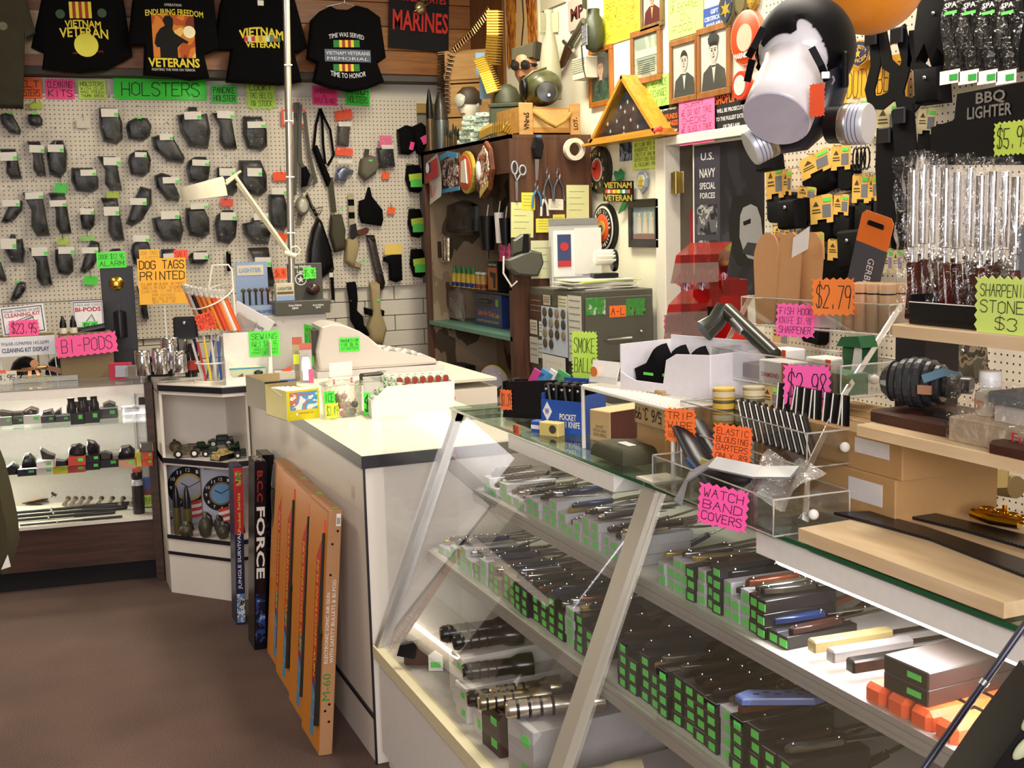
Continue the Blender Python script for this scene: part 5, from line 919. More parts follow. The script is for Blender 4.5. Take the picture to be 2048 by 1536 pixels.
vehicle(374,914,46, 'truck',camg, 'brown camouflage toy truck at front left of the shelf',-12);vehicle(425,912,34, 'truck', '#24301f', 'dark green toy truck behind the sand-coloured tank',-20);vehicle(446,918,42, 'tank',dcam, 'sand camouflage toy tank at the shelf corner',40);vehicle(488,915,34, 'truck',dg_, 'glossy dark green toy truck at front right',-12)
vehicle(402,901,36, 'tank',dg_, 'dark green toy tank in the back row, left',0);vehicle(442,893,44, 'truck', '#1d2c22', 'dark green toy jeep in the back row, middle',-8);vehicle(480,889,44, 'tank',camg, 'brown-green toy tank in the back row, right',10);vehicle(480,902,40, 'tank', '#22381f', 'mid green toy tank in the middle row, right',5)
M,s=hx(352,905,.6165);t=thing('toy_ball', 'round mottled green-brown grenade at the left of the toy shelf', 'toy grenade',mv(M,0,0,0));part(MB().ball((0,0,12*s),13*s,12*s,12*s), 'body',camg,t);part(MB().tube([(-2*s,0,23*s),(-2*s,0,27*s)],3*s,8), 'cap',gun,t)
M,s=hx(500,890,.6165,-20);t=thing('grey_bomb', 'dull grey bomb-shaped toy at the right back of the shelf', 'toy',mv(M,0,.02,0));part(MB().lathe([(5*s,0),(9*s,8*s),(10*s,20*s),(5*s,32*s),(1*s,37*s)],14), 'body',mat('#4a443c',.5),t);part(MB().lathe([(7*s,0),(7*s,2*s)],12), 'base_ring',gun,t)
def clock_box(x0,y0,x1,y1,base,ang,label,face,first):
    M,s=hx((x0+x1)/2,base,.2635,ang);M=mv(M,0,.1,0);w_,h_=(x1-x0)*s*1.06,(y1-y0)*s*1.06;t=thing('clock_carton',label, 'boxed clock',M)
    part(MB().cbox(-w_/2,w_/2,0,.05,0,h_), 'carton',mat('#b8bac8',.4),t);label_on(t,M,s, 'Musical Military Emblem Clock',0,h_*.95,w_*.8,h_*.04,navy,.01)
    C=Matrix.Translation((0,-.001,h_*.56)) @ Matrix.Rotation(math.pi/2,4, 'X');r=min(w_*.48,h_*.38)
    part(MB().lathe([(r,0),(r,.001)],32,C), 'clock_rim',mat('#14141c',.3),t);part(MB().lathe([(r*.66,.0012),(r*.66,.002)],32,C), 'clock_ring',mat('#c8a840' if first else '#8a6a4a',.4),t);part(MB().lathe([(r*.56,.0022),(r*.56,.003)],32,C), 'clock_face',mat(face,.4),t)
    for n_ in range(1,13):
        a=math.radians(90-30*n_);q=typ(str(n_),r*(.2 if n_>9 else .11),r*.17,.01,y=-.003);q.v=[(p[0]+r*.82*math.cos(a),p[1],p[2]+h_*.56+r*.82*math.sin(a)) for p in q.v];part(q, 'numeral',paper,t)
    part(MB().strap([(0,-.005,h_*.56),(r*.55,-.005,h_*.56+r*.28)],.003,.0008).strap([(0,-.005,h_*.56),(-r*.35,-.005,h_*.56+r*.22)],.004,.0008), 'clock_hands',blackp,t)
    for k in range(5):part(MB().strap([(-w_*.1,-.0045,h_*(.1+.05*k)),(w_*.2,-.0045,h_*(.13+.05*k)),(w_*.5,-.0045,h_*(.22+.05*k))],h_*.05,.0006), 'flag_stripe',mat('#d83a34' if k % 2==0 else '#ece8e4',.5),t)
    for k in range(6):part(MB().lathe([(h_*.02,0),(h_*.02,.0008)],6,Matrix.Translation((-w_*.42+w_*.07*(k % 3),-.004,h_*(.1+.07*(k//3)+.03*(k % 2)))) @ Matrix.Rotation(math.pi/2,4, 'X')), 'star_print',mat('#e8e6ea' if k % 2 else '#28306a',.5),t)
clock_box(330,932,416,1060,1058,-20, 'left boxed musical clock with a pale dial behind the shells', '#b8b8c0',True)
clock_box(417,936,488,1064,1070,-2, 'right boxed musical clock with a light blue dial', '#6fa0c8',False)
for x,y,h0,r0,lb in ((357,1068,100,8, 'tall brass-green shell with black tip, left of two'),(378,1072,104,8.5, 'tall brass-green shell with black tip, right of two')):
    M,s=hx(x,y,.2635);t=thing('dummy_shell',lb, 'shell',M);part(MB().lathe([(r0*s*.95,0),(r0*s,.003),(r0*s,h0*s*.55)],16), 'casing',mat('#6a6038',.35,.5),t);part(MB().lathe([(r0*s*.96,h0*s*.552),(r0*s*.9,h0*s*.7),(r0*s*.5,h0*s*.9),(r0*s*.1,h0*s)],16), 'tip',mat('#15131c',.3),t)
for x,y,r0,k0,lb in ((376,1072,14,1.0, 'round grenade in front of the shells'),(412,1074,14,1.6, 'tall ribbed grenade in the middle of the shelf'),(447,1077,14,1.1, 'smooth round grenade right of the middle'),(478,1082,11,1.5, 'grenade at the right, half hidden by the survival box'),(437,1062,9,1.6, 'slim grenade behind the smooth round one')):
    M,s=hx(x,y,.2635);r=r0*s;t=thing('dummy_grenade',lb, 'grenade',mv(M,0,-.015 if x==376 else 0,0));part(MB().lathe([(r*.3,0),(r*.75,r*.25),(r,r*k0*.9),(r*.8,r*k0*1.5),(r*.35,r*k0*1.8)],14), 'body',mat('#4a4436',.45,.3),t);part(MB().lathe([(r*.36,r*k0*1.8),(r*.36,r*k0*2.1),(r*.25,r*k0*2.3)],10), 'fuze',mat('#5f6a5a',.4,.4),t);part(MB().strap([(r*.3,0,r*k0*2.2),(r*.9,0,r*k0*1.9),(r*1.1,0,r*k0*1.0)],.01,.002,(0,1,0)), 'lever',gun,t)
# ---------------------------------------------------------------- cartons leaning on the white counter
def carton(poly_xy,yb,dx,label,name,front,side,h_,d,lean,zoff=0):pass
def lean_box(x_front,y0,y1,h_,th,lean,label,name,cat,m_,group=None):
    """upright carton along the counter's side: spine (y0 end) faces the viewer; leans its top onto the counter"""
    M=yaw((x_front,y0,0),0) @ Matrix.Rotation(math.radians(lean),4, 'Y');t=thing(name,label,cat,M,group)
    part(MB().cbox(-th/2,th/2,0,y1-y0,0,h_,.002), 'carton',m_,t);return t,M
kraft=mat('#b5845a',.6,bump=.1);og_=mat('#e08a28',.45)
for k,(yb0,lb) in enumerate(((3.47, 'nearest orange and brown toy gun carton with white spine lettering, leaning on the counter'),(3.72, 'second orange toy gun carton behind the nearest one'),(4.0, 'third orange toy gun carton in the row'),(4.22, 'farthest orange toy gun carton in the row'))):
    th = .042;h_ = .765-.005*k;xb = .775+.012*k;L_ = .26 if k else .27
    t,M=lean_box(xb,yb0,yb0+.235,h_,th,5.0,lb, 'toy_gun_carton', 'box',kraft, 'toy gun cartons leaning on the white counter')
    F=Matrix.Translation((-th/2-.0008,.1175,h_/2)) @ Matrix.Rotation(-math.pi/2,4, 'Z')
    def pr(q,nm,m_,y=0):q.xf(F);return part(q,nm,m_,t)
    pr(MB().box(-.115,.115,-.0006,0,-h_*.49,h_*.49), 'face_print',og_)
    pr(MB().prism([(0,-h_*.24),(.05,-h_*.28),(.055,h_*.36),(0,h_*.28)],-.0014,-.0008), 'red_banner',mat('#d8381e',.6));q=typ('NEW SHOOTING FUN',h_*.48,.024,.02,y=-.0018);q.xf(Matrix.Rotation(-math.pi/2,4, 'Y'));q.v=[(a+.026,b_,c+.03*h_) for a,b_,c in q.v];pr(q, 'lettering',mat('#f0dc30',.5))
    pr(MB().prism([(.07,-h_*.4),(.112,-h_*.38),(.106,-.02),(.11,0),(.098,.02),(.094,h_*.4),(.086,h_*.4),(.08,.02),(.07,0),(.078,-.02)],-.008,-.001,.002), 'toy_gun',mat('#1c2018',.4));pr(MB().prism([(.084,h_*.401),(.096,h_*.401),(.096,h_*.45),(.084,h_*.45)],-.004,-.001), 'orange_muzzle',mat('#ff5a2a',.4))
    for j in range(4):pr(MB().box(.0,.05,-.0014,-.0008,-h_*.46+j*.062,-h_*.46+j*.062+.056), 'blue_square',mat('#5a9ac8',.45))
    for j,(dx,z_) in enumerate(((.010,.70),(-.005,.66),(-.007,.565),(.005,.16),(-.007,.14),(.006,.105))):part(MB().lathe([(.004,0),(.004,.0008)],10,Matrix.Translation((dx,-.0005,z_*h_/.765)) @ Matrix.Rotation(math.pi/2,4, 'X')), 'punched_hole',blackp,t)
    for tx,dx,zc_,ln,hh,m_ in (('ELECTRONIC SONIC AIR GUN',-.011,.40,.22,.010,paper),('WITH SAFETY BULLETS & BI-POD',.006,.42,.26,.011,paper),('M-60',-.006,.215,.085,.024,mat('#2f8a2a',.5))):
        q=typ(tx,ln,hh,0,y=-.001);q.xf(Matrix.Rotation(-math.pi/2,4, 'Y'));q.v=[(a+dx,b_,c+zc_*h_/.765) for a,b_,c in q.v];part(q, 'lettering',m_,t)
    part(MB().box(.004,.018,-.001,-.0002,h_-.05,h_-.012), 'barcode_label',paper,t);
    for j in range(5):part(MB().box(.006+.0022*j,.007+.0022*j,-.0016,-.0011,h_-.044,h_-.024), 'barcode_bar',ink,t)
    part(MB().box(-.004,.014,.02,.035,h_+.0003,h_+.001), 'price_dot',stick,t)
bkc=mat('#0d0d14',.2)
for k,(yb0,xb,lb) in enumerate(((4.5,.772, 'nearer tall black carton lettered FORCE with red marks'),(4.62,.812, 'farther tall black carton beside the FORCE carton'))):
    h_ = .735;th = .046;t,M=lean_box(xb if k==0 else xb+.012,yb0,yb0+.13,h_,th,3.2,lb, 'black_toy_carton', 'box',bkc)
    if k:part(MB().box(-.02,.02,-.0008,0,.3,.5), 'dark_picture',patches([(0, '#0c0c14'),(.6, '#2a3450')],30,.25),t);continue
    q=typ('FORCE',.28,.032,.03,y=-.001);q.xf(Matrix.Rotation(math.pi/2,4, 'Y'));q.v=[(a,b_,c+.42) for a,b_,c in q.v];part(q, 'lettering',paper,t)
    q=typ('B.C.C',.12,.022,.03,y=-.001);q.xf(Matrix.Rotation(math.pi/2,4, 'Y'));q.v=[(a-.003,b_,c+.64) for a,b_,c in q.v];part(q, 'red_lettering',mat('#a01a1a',.4),t)
    part(MB().box(-.018,.018,-.0008,0,.03,.22), 'blue_picture',patches([(0, '#0c1226'),(.5, '#22407a'),(.6, '#8ab0d8'),(.64, '#101830')],30,.25),t)
    part(MB().box(-.02,.02,.01,.12,h_+.0003,h_+.001), 'top_print',patches([(0, '#b8b0a0'),(.5, '#2a2018')],50),t)
t,M=lean_box(.757,4.83,4.95,.66,.036,2.0, 'narrow red and navy carton lettered JUNGLE SURVIVAL', 'survival_carton', 'box',mat('#2a2a4c',.3))
part(MB().box(-.018,.018,-.0008,0,.38,.655), 'red_panel',mat('#c82a34',.35),t);part(MB().box(-.012,.012,-.0014,-.0009,.58,.64), 'photo_panel',patches([(0, '#6a7a3a'),(.5, '#c8a040'),(.6, '#7a2a20')],40),t)
q=typ('JUNGLE SURVIVAL',.24,.018,.01,y=-.0016);q.xf(Matrix.Rotation(-math.pi/2,4, 'Y'));q.v=[(a,b_,c+.27) for a,b_,c in q.v];part(q, 'lettering',paper,t)
q=typ('Pocket Series',.16,.012,.01,y=-.0016);q.xf(Matrix.Rotation(-math.pi/2,4, 'Y'));q.v=[(a,b_,c+.47) for a,b_,c in q.v];part(q, 'lettering',mat('#e0d83a',.5),t)
part(MB().box(-.016,.016,-.0008,0,.01,.13), 'picture_strip',patches([(0, '#5a8ab0'),(.48, '#e0e0e0'),(.56, '#2a3040'),(.64, '#c8a040')],40),t)
M,s=B(521,905,.6165,-8);t=thing('red_box', 'red lettered box standing on end at the right of the toy shelf', 'box',mv(M,0,-.05,0));part(MB().cbox(-14*s,12*s,0,.12,0,88*s), 'carton',mat('#b83a4e',.4),t);q=typ('Raid Rules',60*s,12*s,.01,y=-.001);q.xf(Matrix.Rotation(-math.pi/2,4, 'Y'));q.v=[(a,b_,c+42*s) for a,b_,c in q.v];part(q, 'lettering',paper,t)
M,s=B(584,1180,0,-10);r=13*s;t=thing('artillery_shell', 'large grey artillery shell standing behind the orange cartons', 'shell',yaw((.86,4.43,0),0));part(MB().lathe([(.03,0),(.03,.005),(.029,.62),(.026,.64)],20), 'casing',mat('#57534c',.35,.7),t);part(MB().lathe([(.026,.645),(.027,.655),(.017,.72),(.008,.745),(.002,.75)],20), 'nose_cone',mat('#8d8c90',.3,.8),t)
# ---------------------------------------------------------------- camouflage-lined cabinet in the far corner
CX0,CX1,CY0,CY1,CZT=2.35,2.81,5.67,7.07,2.046
br=wood('#40261a', '#5f3c28',2,.5,2.5);camo=patches([(0, '#5b4d3a'),(.4, '#a08a70'),(.56, '#8a735b'),(.63, '#4e3325')],3.2,.95,(1,1,.8))
t=thing('open_cabinet', 'brown open cabinet lined with desert camouflage cloth in the far corner', 'cabinet',fr((0,0,0)))
part(MB().box(CX0+.004,CX1,CY0+.001,CY0+.02,1.25,CZT).box(CX0,CX1,CY0,CY1,CZT-.02,CZT), 'side_panel',br,t)
part(MB().box(CX0,CX0+.1,CY0-.002,CY0+.05,0,1.26).box(CX0,CX0+.03,CY1-.04,CY1,0,CZT).box(CX0,CX0+.02,CY0,CY1,CZT-.19,CZT), 'frame_post',br,t)
part(MB().box(CX1-.012,CX1,CY0+.02,CY1,.5,CZT-.02).box(CX0+.03,CX1,CY1-.03,CY1-.02,.5,CZT-.02), 'camo_lining',camo,t)
part(MB().box(CX0,CX1,CY0+.02,CY1-.03,1.0,1.022), 'green_shelf',mat('#5f8a78',.4),t);part(MB().box(CX0+.12,CX1,CY0+.02,CY1-.5,1.215,1.226), 'upper_shelf',blackp,t)
part(MB().box(CX0,CX1,CY0+.02,CY1-.03,.55,.575), 'low_shelf',mat('#b8ab94',.5),t);part(MB().box(CX0-.01,CX0,CY0,CY1,.545,.58), 'shelf_lip',mat('#e2dccc',.5),t)
CF=fr((CX0+.06,0,0),(0,-1,0));CS=fr((0,CY0,0))
def on_shelf(x,y,z,X=CX0+.1):o=P(x,y,X=X);o.z=z;M=fr(o,(0,-1,0));return M,(o-EYE).dot(cz)/FPX
ob=mat('#c06a24',.45)
def pistol_box(x0,x1,yb_,h0,z,lb,X=CX0+.1):
    M,s=on_shelf((x0+x1)/2,yb_,z,X);w_=(x1-x0)*s*1.5;t=thing('pistol_carton',lb, 'box',M, 'orange air pistol cartons in the cabinet');part(MB().cbox(-w_/2,w_/2,0,.07,0,h0*s), 'carton',mat('#141012',.4),t);part(MB().box(-w_*.47,w_*.42,-.001,0,h0*s*.04,h0*s*.8), 'orange_print',ob,t)
    part(MB().prism([(-w_*.22,h0*s*.66),(w_*.32,h0*s*.62),(w_*.3,h0*s*.5),(w_*.26,h0*s*.12),(w_*.1,h0*s*.1),(w_*.06,h0*s*.44),(-w_*.22,h0*s*.5)],-.003,-.001), 'pistol_print',mat('#1a1a1c',.5),t);label_on(t,M,s, 'Combat Trooper',0,h0*s*.9,w_*.8,h0*s*.1,paper,.01)
pistol_box(968,1004,580,58,1.2265, 'orange carton with a black pistol picture on the upper cabinet shelf',CX0+.15);pistol_box(893,944,802,62,.576, 'left orange pistol carton at the bottom of the cabinet');pistol_box(948,1000,812,66,.576, 'right orange pistol carton at the bottom of the cabinet',CX0+.04)
for k in range(7):
    M,s=on_shelf(915+k*8,578,1.2265,CX0+.17);gl=k>4;t=thing('oil_bottle',('small green-capped gun oil bottle, %s from the left' % ORD[k]) if not gl else ('clear jar with a pale cap %s on the upper cabinet shelf' % ('left' if k==5 else 'right')), 'bottle',mv(M,(k-3)*.014,0,0), 'bottles on the cabinet shelf')
    part(MB().lathe([(.001,0),(.02,0),(.02,.075),(.012,.085)],12), 'bottle_body',mat('#c8a050' if gl else '#d8b83a',.3),t);part(MB().lathe([(.0205,.005),(.0205,.03)],12,cap=False), 'label_band',mat('#26347a' if not gl else '#8a3a24',.4),t);part(MB().lathe([(.012,.086),(.008,.115),(.004,.13)] if not gl else [(.021,.086),(.021,.1)],12), 'cap',mat('#2f9a4a' if not gl else '#e8e8e4',.4),t)
M,s=on_shelf(966,655,1.0225);w_ = .42;t=thing('air_gun_carton', 'blue air gun carton with orange lettering on the green shelf', 'box',mv(M,-.02,.04,0));part(MB().cbox(-w_/2,w_/2,0,.09,0,66*s), 'carton',mat('#26356f',.4),t);part(MB().box(-w_*.45,w_*.25,-.001,0,38*s,62*s), 'window',mat('#1c1e28',.2),t);part(MB().tube([(-w_*.3,-.006,50*s),(w_*.1,-.006,50*s)],.012,8), 'gun',mat('#3a3d44',.3,.6),t);label_on(t,M,s, 'Soft Air Gun',-.03,26*s,w_*.6,10*s,mat('#e07a3a',.5),.02);label_on(t,M,s, 'Kit Combo',w_*.3,24*s,w_*.25,10*s,mat('#e0b03a',.5));label_on(t,M,s, 'AIR SPORT GUNS AND ACCESSORIES',0,10*s,w_*.8,5*s,mat('#c8b85a',.5));part(MB().box(w_*.3,w_*.4,-.002,-.001,42*s,56*s), 'green_mark',mat('#6fae3a',.5),t)
M,s=on_shelf(898,645,1.0225);t=thing('toy_gun_blister', 'clear blister pack with a silver toy pistol on the green shelf', 'package',mv(M,-.02,.06,0));part(MB().prism([(-.16,0),(.14,0),(.14,.16),(.06,.2),(-.1,.18)],-.03,0,.02), 'blister',film(gloss=.35,milky=.1),t);part(MB().prism([(-.13,.1),(-.1,.15),(.1,.06),(.12,.02),(.06,.01),(-.02,.07)],-.025,-.005), 'toy_pistol',mat('#a8a49c',.3,.4),t);part(MB().prism([(-.1,.08),(-.04,.04),(-.06,-.0),(-.12,.04)],-.024,-.004), 'grip',blackp,t)
def cab(name,lb,cat,x0,y0,x1,y1,dy=0):Q,w_,h_=wq(CF,x0,y0,x1,y1,dy);return thing(name,lb,cat,Q),Q,w_,h_
t,Q,w_,h_=cab('bagged_pouch', 'glossy black item in a clear bag hung high in the cabinet', 'pouch',880,400,958,470,-.1);part(MB().pillow([(-w_*.3,-h_*.45),(w_*.4,-h_*.4),(w_*.42,h_*.3),(w_*.1,h_*.5),(-w_*.25,h_*.4)],-.04,.02,4), 'body',leather,t);part(MB().sheet(w_,h_,8,10,lambda u,v_:-.045+.008*math.sin(u*15+v_*9)), 'clear_bag',bagm,t)
t,Q,w_,h_=cab('foil_blister', 'mirror-bright foil blister with a black tool in the cabinet', 'package',869,463,901,528,-.05);part(MB().pillow([(-w_*.4,-h_*.4),(0,-h_*.5),(w_*.4,-h_*.4),(w_*.45,h_*.3),(0,h_*.5),(-w_*.45,h_*.4)],-.03,0,4), 'foil',mat('#e8e2dc',.12,1,bump=.5,scale=40),t);part(MB().cbox(-w_*.2,w_*.2,-.036,-.03,-h_*.3,h_*.2), 'tool',blackp,t)
for k,(x0,y0,x1,y1,lb) in enumerate(((965,432,985,500, 'black handled tool with a white tag in the cabinet'),(993,425,1004,486, 'white and chrome stick hanging in the cabinet'),(1004,436,1020,490, 'black stick tool at the right in the cabinet'))):
    t,Q,w_,h_=cab('hanging_tool',lb, 'tool',x0,y0,x1,y1);part(MB().tube([(0,0,-h_/2),(0,0,h_/2)],[w_*.25,w_*.35],8), 'handle',blackp if k != 1 else mat('#e6dfe0',.2),t);part(MB().tube([(0,0,-h_/2-.05),(0,0,-h_/2)],.008,6), 'shaft',steel,t);part(MB().tube([(0,0,h_/2),(0,.01,h_/2+.06)],.003,5), 'string',whitep,t)
Q,w_,h_=wq(CF,999,487,1020,522,.0);sign(Q,w_,h_, '#ff4f96',['AIR SOFT', 'GUNS'], 'pink sign reading AIR SOFT GUNS in the cabinet',3)
CR=fr((CX0-.015,0,0),(0,-1,0))
def plaque(x0,y0,x1,y1,poly,c1,c2,lb,extra=None,dy=0,rot=0):
    Q,w_,h_=wq(CR,x0,y0,x1,y1,dy);t=thing('wall_plaque',lb, 'plaque',spin(Q,rot));pl=[(x*w_,z*h_) for x,z in poly]
    part(MB().prism(pl,-.02,0,.006), 'board',c1,t);part(MB().prism([(x*.78,z*.84) for x,z in pl],-.026,-.0205,.004), 'relief',c2,t);return t,w_,h_
OV=[(.5*math.sin(a*math.pi/9),-.5*math.cos(a*math.pi/9)) for a in range(18)];SH_=[(-.1,-.5),(.35,-.35),(.5,.1),(.3,.5),(-.3,.45),(-.5,.05),(-.4,-.3)]
t,w_,h_=plaque(886,308,930,388,SH_,wood('#4a2a1a', '#6a4028',2),patches([(0, '#2a2a34'),(.45, '#8a5a4a'),(.52, '#d8d4cc'),(.6, '#6a3a4a')],26,.4), 'shield plaque with an eagle and striped wings');part(MB().strap([(-w_*.4,-.03,h_*.42),(0,-.034,h_*.5),(w_*.4,-.03,h_*.42)],.03,.006).strap([(-w_*.45,-.03,-h_*.42),(w_*.45,-.03,-h_*.38)],.022,.006), 'blue_ribbon',mat('#4a94c0',.5),t)
t,w_,h_=plaque(922,302,953,388,OV,mat('#c8b04a',.3,.4),mat('#d8582a',.5), 'oval orange plaque with gold rope rims, foremost of two');part(MB().prism([(-.04,-.05),(.05,-.06),(.03,.07),(-.03,.06)],-.034,-.027), 'emblem',mat('#e8e0d0',.4),t)
t,w_,h_=plaque(935,306,960,384,OV,mat('#c8b04a',.3,.4),mat('#4a2a1c',.5), 'second rope-rimmed oval plaque behind the orange one',dy=-.05)
t,w_,h_=plaque(955,283,990,398,[(-.05,-.5),(.3,-.35),(.5,.0),(.4,.35),(.15,.5),(-.3,.3),(-.5,0),(-.4,-.35)],wood('#4a2416', '#7a4426',2),patches([(0, '#3a1c14'),(.42, '#a8623c'),(.52, '#e8dcc8'),(.6, '#2a2020')],24,.4), 'tall eagle head plaque with gold lettering at the rail end');part(MB().prism([(-w_*.1,-h_*.48),(w_*.35,-h_*.3),(w_*.38,-h_*.2),(-w_*.1,-h_*.36)],-.032,-.027), 'gold_scroll',mat('#d8c060',.3,.4),t);part(MB().ball((-w_*.15,-.03,.0),.03,.012,.05), 'eagle_head',paper,t)
Q,w_,h_=wq(CR,860,316,888,402,.03);t=thing('flag_banner', 'curled white strip with a red and blue flag at the cabinet corner', 'banner',spin(Q,-9));part(MB().sheet(w_*1.1,h_,6,10,lambda u,v_:-.05*(v_-.5)**2-.02*u), 'strip',mat('#d8d4ce',.5),t);part(MB().box(-w_*.45,w_*.45,-.03,-.029,0,h_*.42), 'red_field',mat('#b81c2a',.5),t);part(MB().box(-w_*.45,0,-.032,-.031,h_*.2,h_*.42), 'blue_field',mat('#26284a',.5),t);part(MB().lathe([(w_*.12,0),(w_*.12,.001)],10,Matrix.Translation((-w_*.22,-.034,h_*.31)) @ Matrix.Rotation(math.pi/2,4, 'X')), 'sun_disc',paper,t);part(MB().prism([(-w_*.2,-h_*.1),(-w_*.05,-h_*.1),(-w_*.05,-h_*.4),(-w_*.2,-h_*.4)],-.03,-.029), 'red_print',mat('#c05a5a',.5),t)
M,s=on_shelf(1000,770,.576,CX0+.02);t=thing('seal_plate', 'round plate with a gold rim and an eagle seal at the cabinet foot', 'plate',yaw(M.translation+V((0,.08,.135)),-70));CC=Matrix.Rotation(math.pi/2,4, 'X');r = .135
part(MB().lathe([(r,0),(r,.006),(r*.97,.008)],32,CC), 'rim',mat('#c8b050',.3,.6),t);part(MB().lathe([(r*.95,.0085),(r*.95,.009)],32,CC), 'lilac_ring',mat('#a89cae',.5),t);part(MB().lathe([(r*.66,.0095),(r*.66,.01)],32,CC), 'seal_field',mat('#b0aeb8',.5),t)
part(MB().prism([(-.07,.03),(-.02,.0),(0,.02),(.02,0),(.07,.03),(.05,-.03),(.012,-.05),(-.012,-.05),(-.05,-.03)],-.0125,-.011), 'eagle',mat('#4a3426',.5),t);part(MB().prism([(-.018,-.045),(.018,-.045),(.02,.0),(-.02,.0)],-.0145,-.013), 'shield',patches([(0, '#c05a64'),(.5, '#e8e4e4')],60),t)
for k in range(12):part(MB().lathe([(.005,0),(.005,.0008)],5,Matrix.Translation((r*.8*math.cos(k*.5236),-.0095,r*.8*math.sin(k*.5236))) @ CC), 'star',mat('#d8c870',.4),t)
# ---- on top of the cabinet
def top(x,y,X,dz=0):o=P(x,y,X=X);o.z=CZT+.001+dz;return yaw(o,-35),(o-EYE).dot(cz)/FPX
def shell(x,y,X,h0,r0,lb,tip='#2a261c',body='#5c4a30',name='shell'):
    M,s=top(x,y,X);t=thing(name,lb, 'shell',M, 'shells on the cabinet');h_,r=h0*s,r0*s
    part(MB().lathe([(r,0),(r,h_*.5),(r*.96,h_*.52)],14), 'casing',mat(body,.35,.6),t);part(MB().lathe([(r*.95,h_*.525),(r*.8,h_*.75),(r*.35,h_*.95),(r*.08,h_)],14), 'tip',mat(tip,.35,.4),t)
shell(862,308,2.38,122,8, 'tallest slim dark shell at the far end of the cabinet top', '#0e0c0c');shell(884,312,2.46,118,16, 'thick grey-blue banded shell behind the slim dark one', '#3f3a34', '#5a5e5c')
for k in range(6):shell(893+k*5,308-k*2,2.38+.03*(k % 3),46-4*(k % 3),3.2, 'small brown rifle shell, %s of the row on the cabinet' % ORD[k])
def belt(pts,n,lb,X=2.42,r=.0055,ln=.05,gp=None,cc='#b89440'):
    """cartridge belt: each round a part"""
    Q=[P(x,y,X=XX) for x,y,XX in pts];t=thing('cartridge_belt',lb, 'ammunition belt',fr(Q[0]));I=Matrix.Translation(-Q[0]);seg=[]
    L_=[(b_-a).length for a,b_ in zip(Q,Q[1:])];tot=sum(L_)
    me=MB().tube([(-ln/2,0,0),(ln*.2,0,0)],r,6).tube([(ln*.2,0,0),(ln*.5,0,0)],[r*.7,r*.15],6).mesh('cartridge',mat(cc,.3,.8))
    for k in range(n):
        d=tot*(k+.5)/n;i=0
        while d>L_[i] and i<len(L_)-1:d -= L_[i];i+=1
        p=Q[i].lerp(Q[i+1],d/L_[i]);dr=(Q[i+1]-Q[i]).normalized();sd_=dr.cross(cz).normalized()
        o=bpy.data.objects.new('cartridge',me);COL.objects.link(o);o.parent=t;f=sd_.cross(dr);o.matrix_local=Matrix(((sd_.x,dr.x,f.x,(p-Q[0]).x),(sd_.y,dr.y,f.y,(p-Q[0]).y),(sd_.z,dr.z,f.z,(p-Q[0]).z),(0,0,0,1)))
    part(MB().strap([tuple(p-Q[0]+V((.006,.006,0))) for p in Q],.02,.003,(-.5,-.8,0)), 'link_strip',mat('#4a3a26',.5,.4),t)
belt([(893,225,2.5),(893,150,2.5),(905,100,2.55),(945,62,2.6),(980,18,2.62)],34, 'long dark cartridge belt curving up the wood panel',cc='#6a5032');belt([(990,20,2.5),(990,70,2.5),(985,130,2.5)],20, 'bright cartridge belt hanging at the top beside the pin-up',ln=.09,r=.008);belt([(962,115,2.42),(975,145,2.42),(990,185,2.42)],16, 'gold cartridge belt draped over the crate to the dark helmet',ln=.085,r=.008);belt([(960,268,2.36),(985,256,2.36),(1010,252,2.4),(1040,266,2.45),(1062,262,2.5)],26, 'gold cartridge belt lying along the cabinet edge',ln=.06,r=.007);belt([(880,60,2.7),(885,110,2.6),(884,195,2.5)],26, 'brown cartridge belt standing over the thick banded shell',ln=.06,r=.006,cc='#5a4630')
crw=wood('#a87c44', '#c89a5e',0,.6)
M,s=top(938,268,2.62);t=thing('wooden_crate', 'tall upright wooden crate with plank joints behind the aviator head', 'crate',M)
for k in range(3):part(MB().cbox(-46*s,46*s,0,.1,(2+k*66)*s,(66+k*66)*s-.003,.004), 'plank',crw,t)
part(MB().box(-47*s,47*s,-.012,0,140*s,152*s), 'batten',crw,t);label_on(t,M,s, 'LOT 81 MM',8*s,95*s,30*s,5*s,mat('#6a4a26',.8))
for x0,y0,X in ((868,150,2.66),(962,128,2.45),(970,175,2.45)):q=P(x0,y0,X=X);part(MB().cbox(-.03,.03,-.005,.0,-.06,.06,.002), 'blue_bracket',mat('#6f8fa4',.5),t).matrix_local=M.inverted() @ yaw(q,-35)
M,s=top(1082,268,2.52);M.translation.y=CY0+.03;M=yaw(M.translation,0);s=(M.translation-EYE).dot(cz)/FPX;t=thing('ammo_crate', 'long pale wooden ammunition crate with a rope handle, lettered LOT', 'crate',M);bw=wood('#a87430', '#c8944a',0,.5)
part(MB().box(-40*s,92*s,.0,.3,4*s,54*s), 'crate_box',bw,t)
for x0,x1 in ((-40*s,-10*s),(72*s,94*s)):part(MB().cbox(x0,x1,-.014,-.001,0,62*s,.003), 'end_batten',crw,t)
part(MB().box(-8*s,70*s,-.001,0,14*s,50*s), 'bare_panel',mat('#cfa86a',.6),t)
part(MB().tube([(-8*s,-.012,44*s),(14*s,-.03,26*s),(34*s,-.036,16*s),(54*s,-.03,26*s),(72*s,-.012,42*s)],.011,8), 'rope_handle',mat('#b08a44',.9,bump=.8,scale=200),t)
label_on(t,M,s, 'LOT-',83*s,22*s,24*s,10*s,ink,.02,y=-.0155,rot=-90);label_on(t,M,s, 'VNreS',-25*s,26*s,34*s,12*s,ink,.02,y=-.0155,rot=-90)
og2=mat('#4a4a2c',.35);
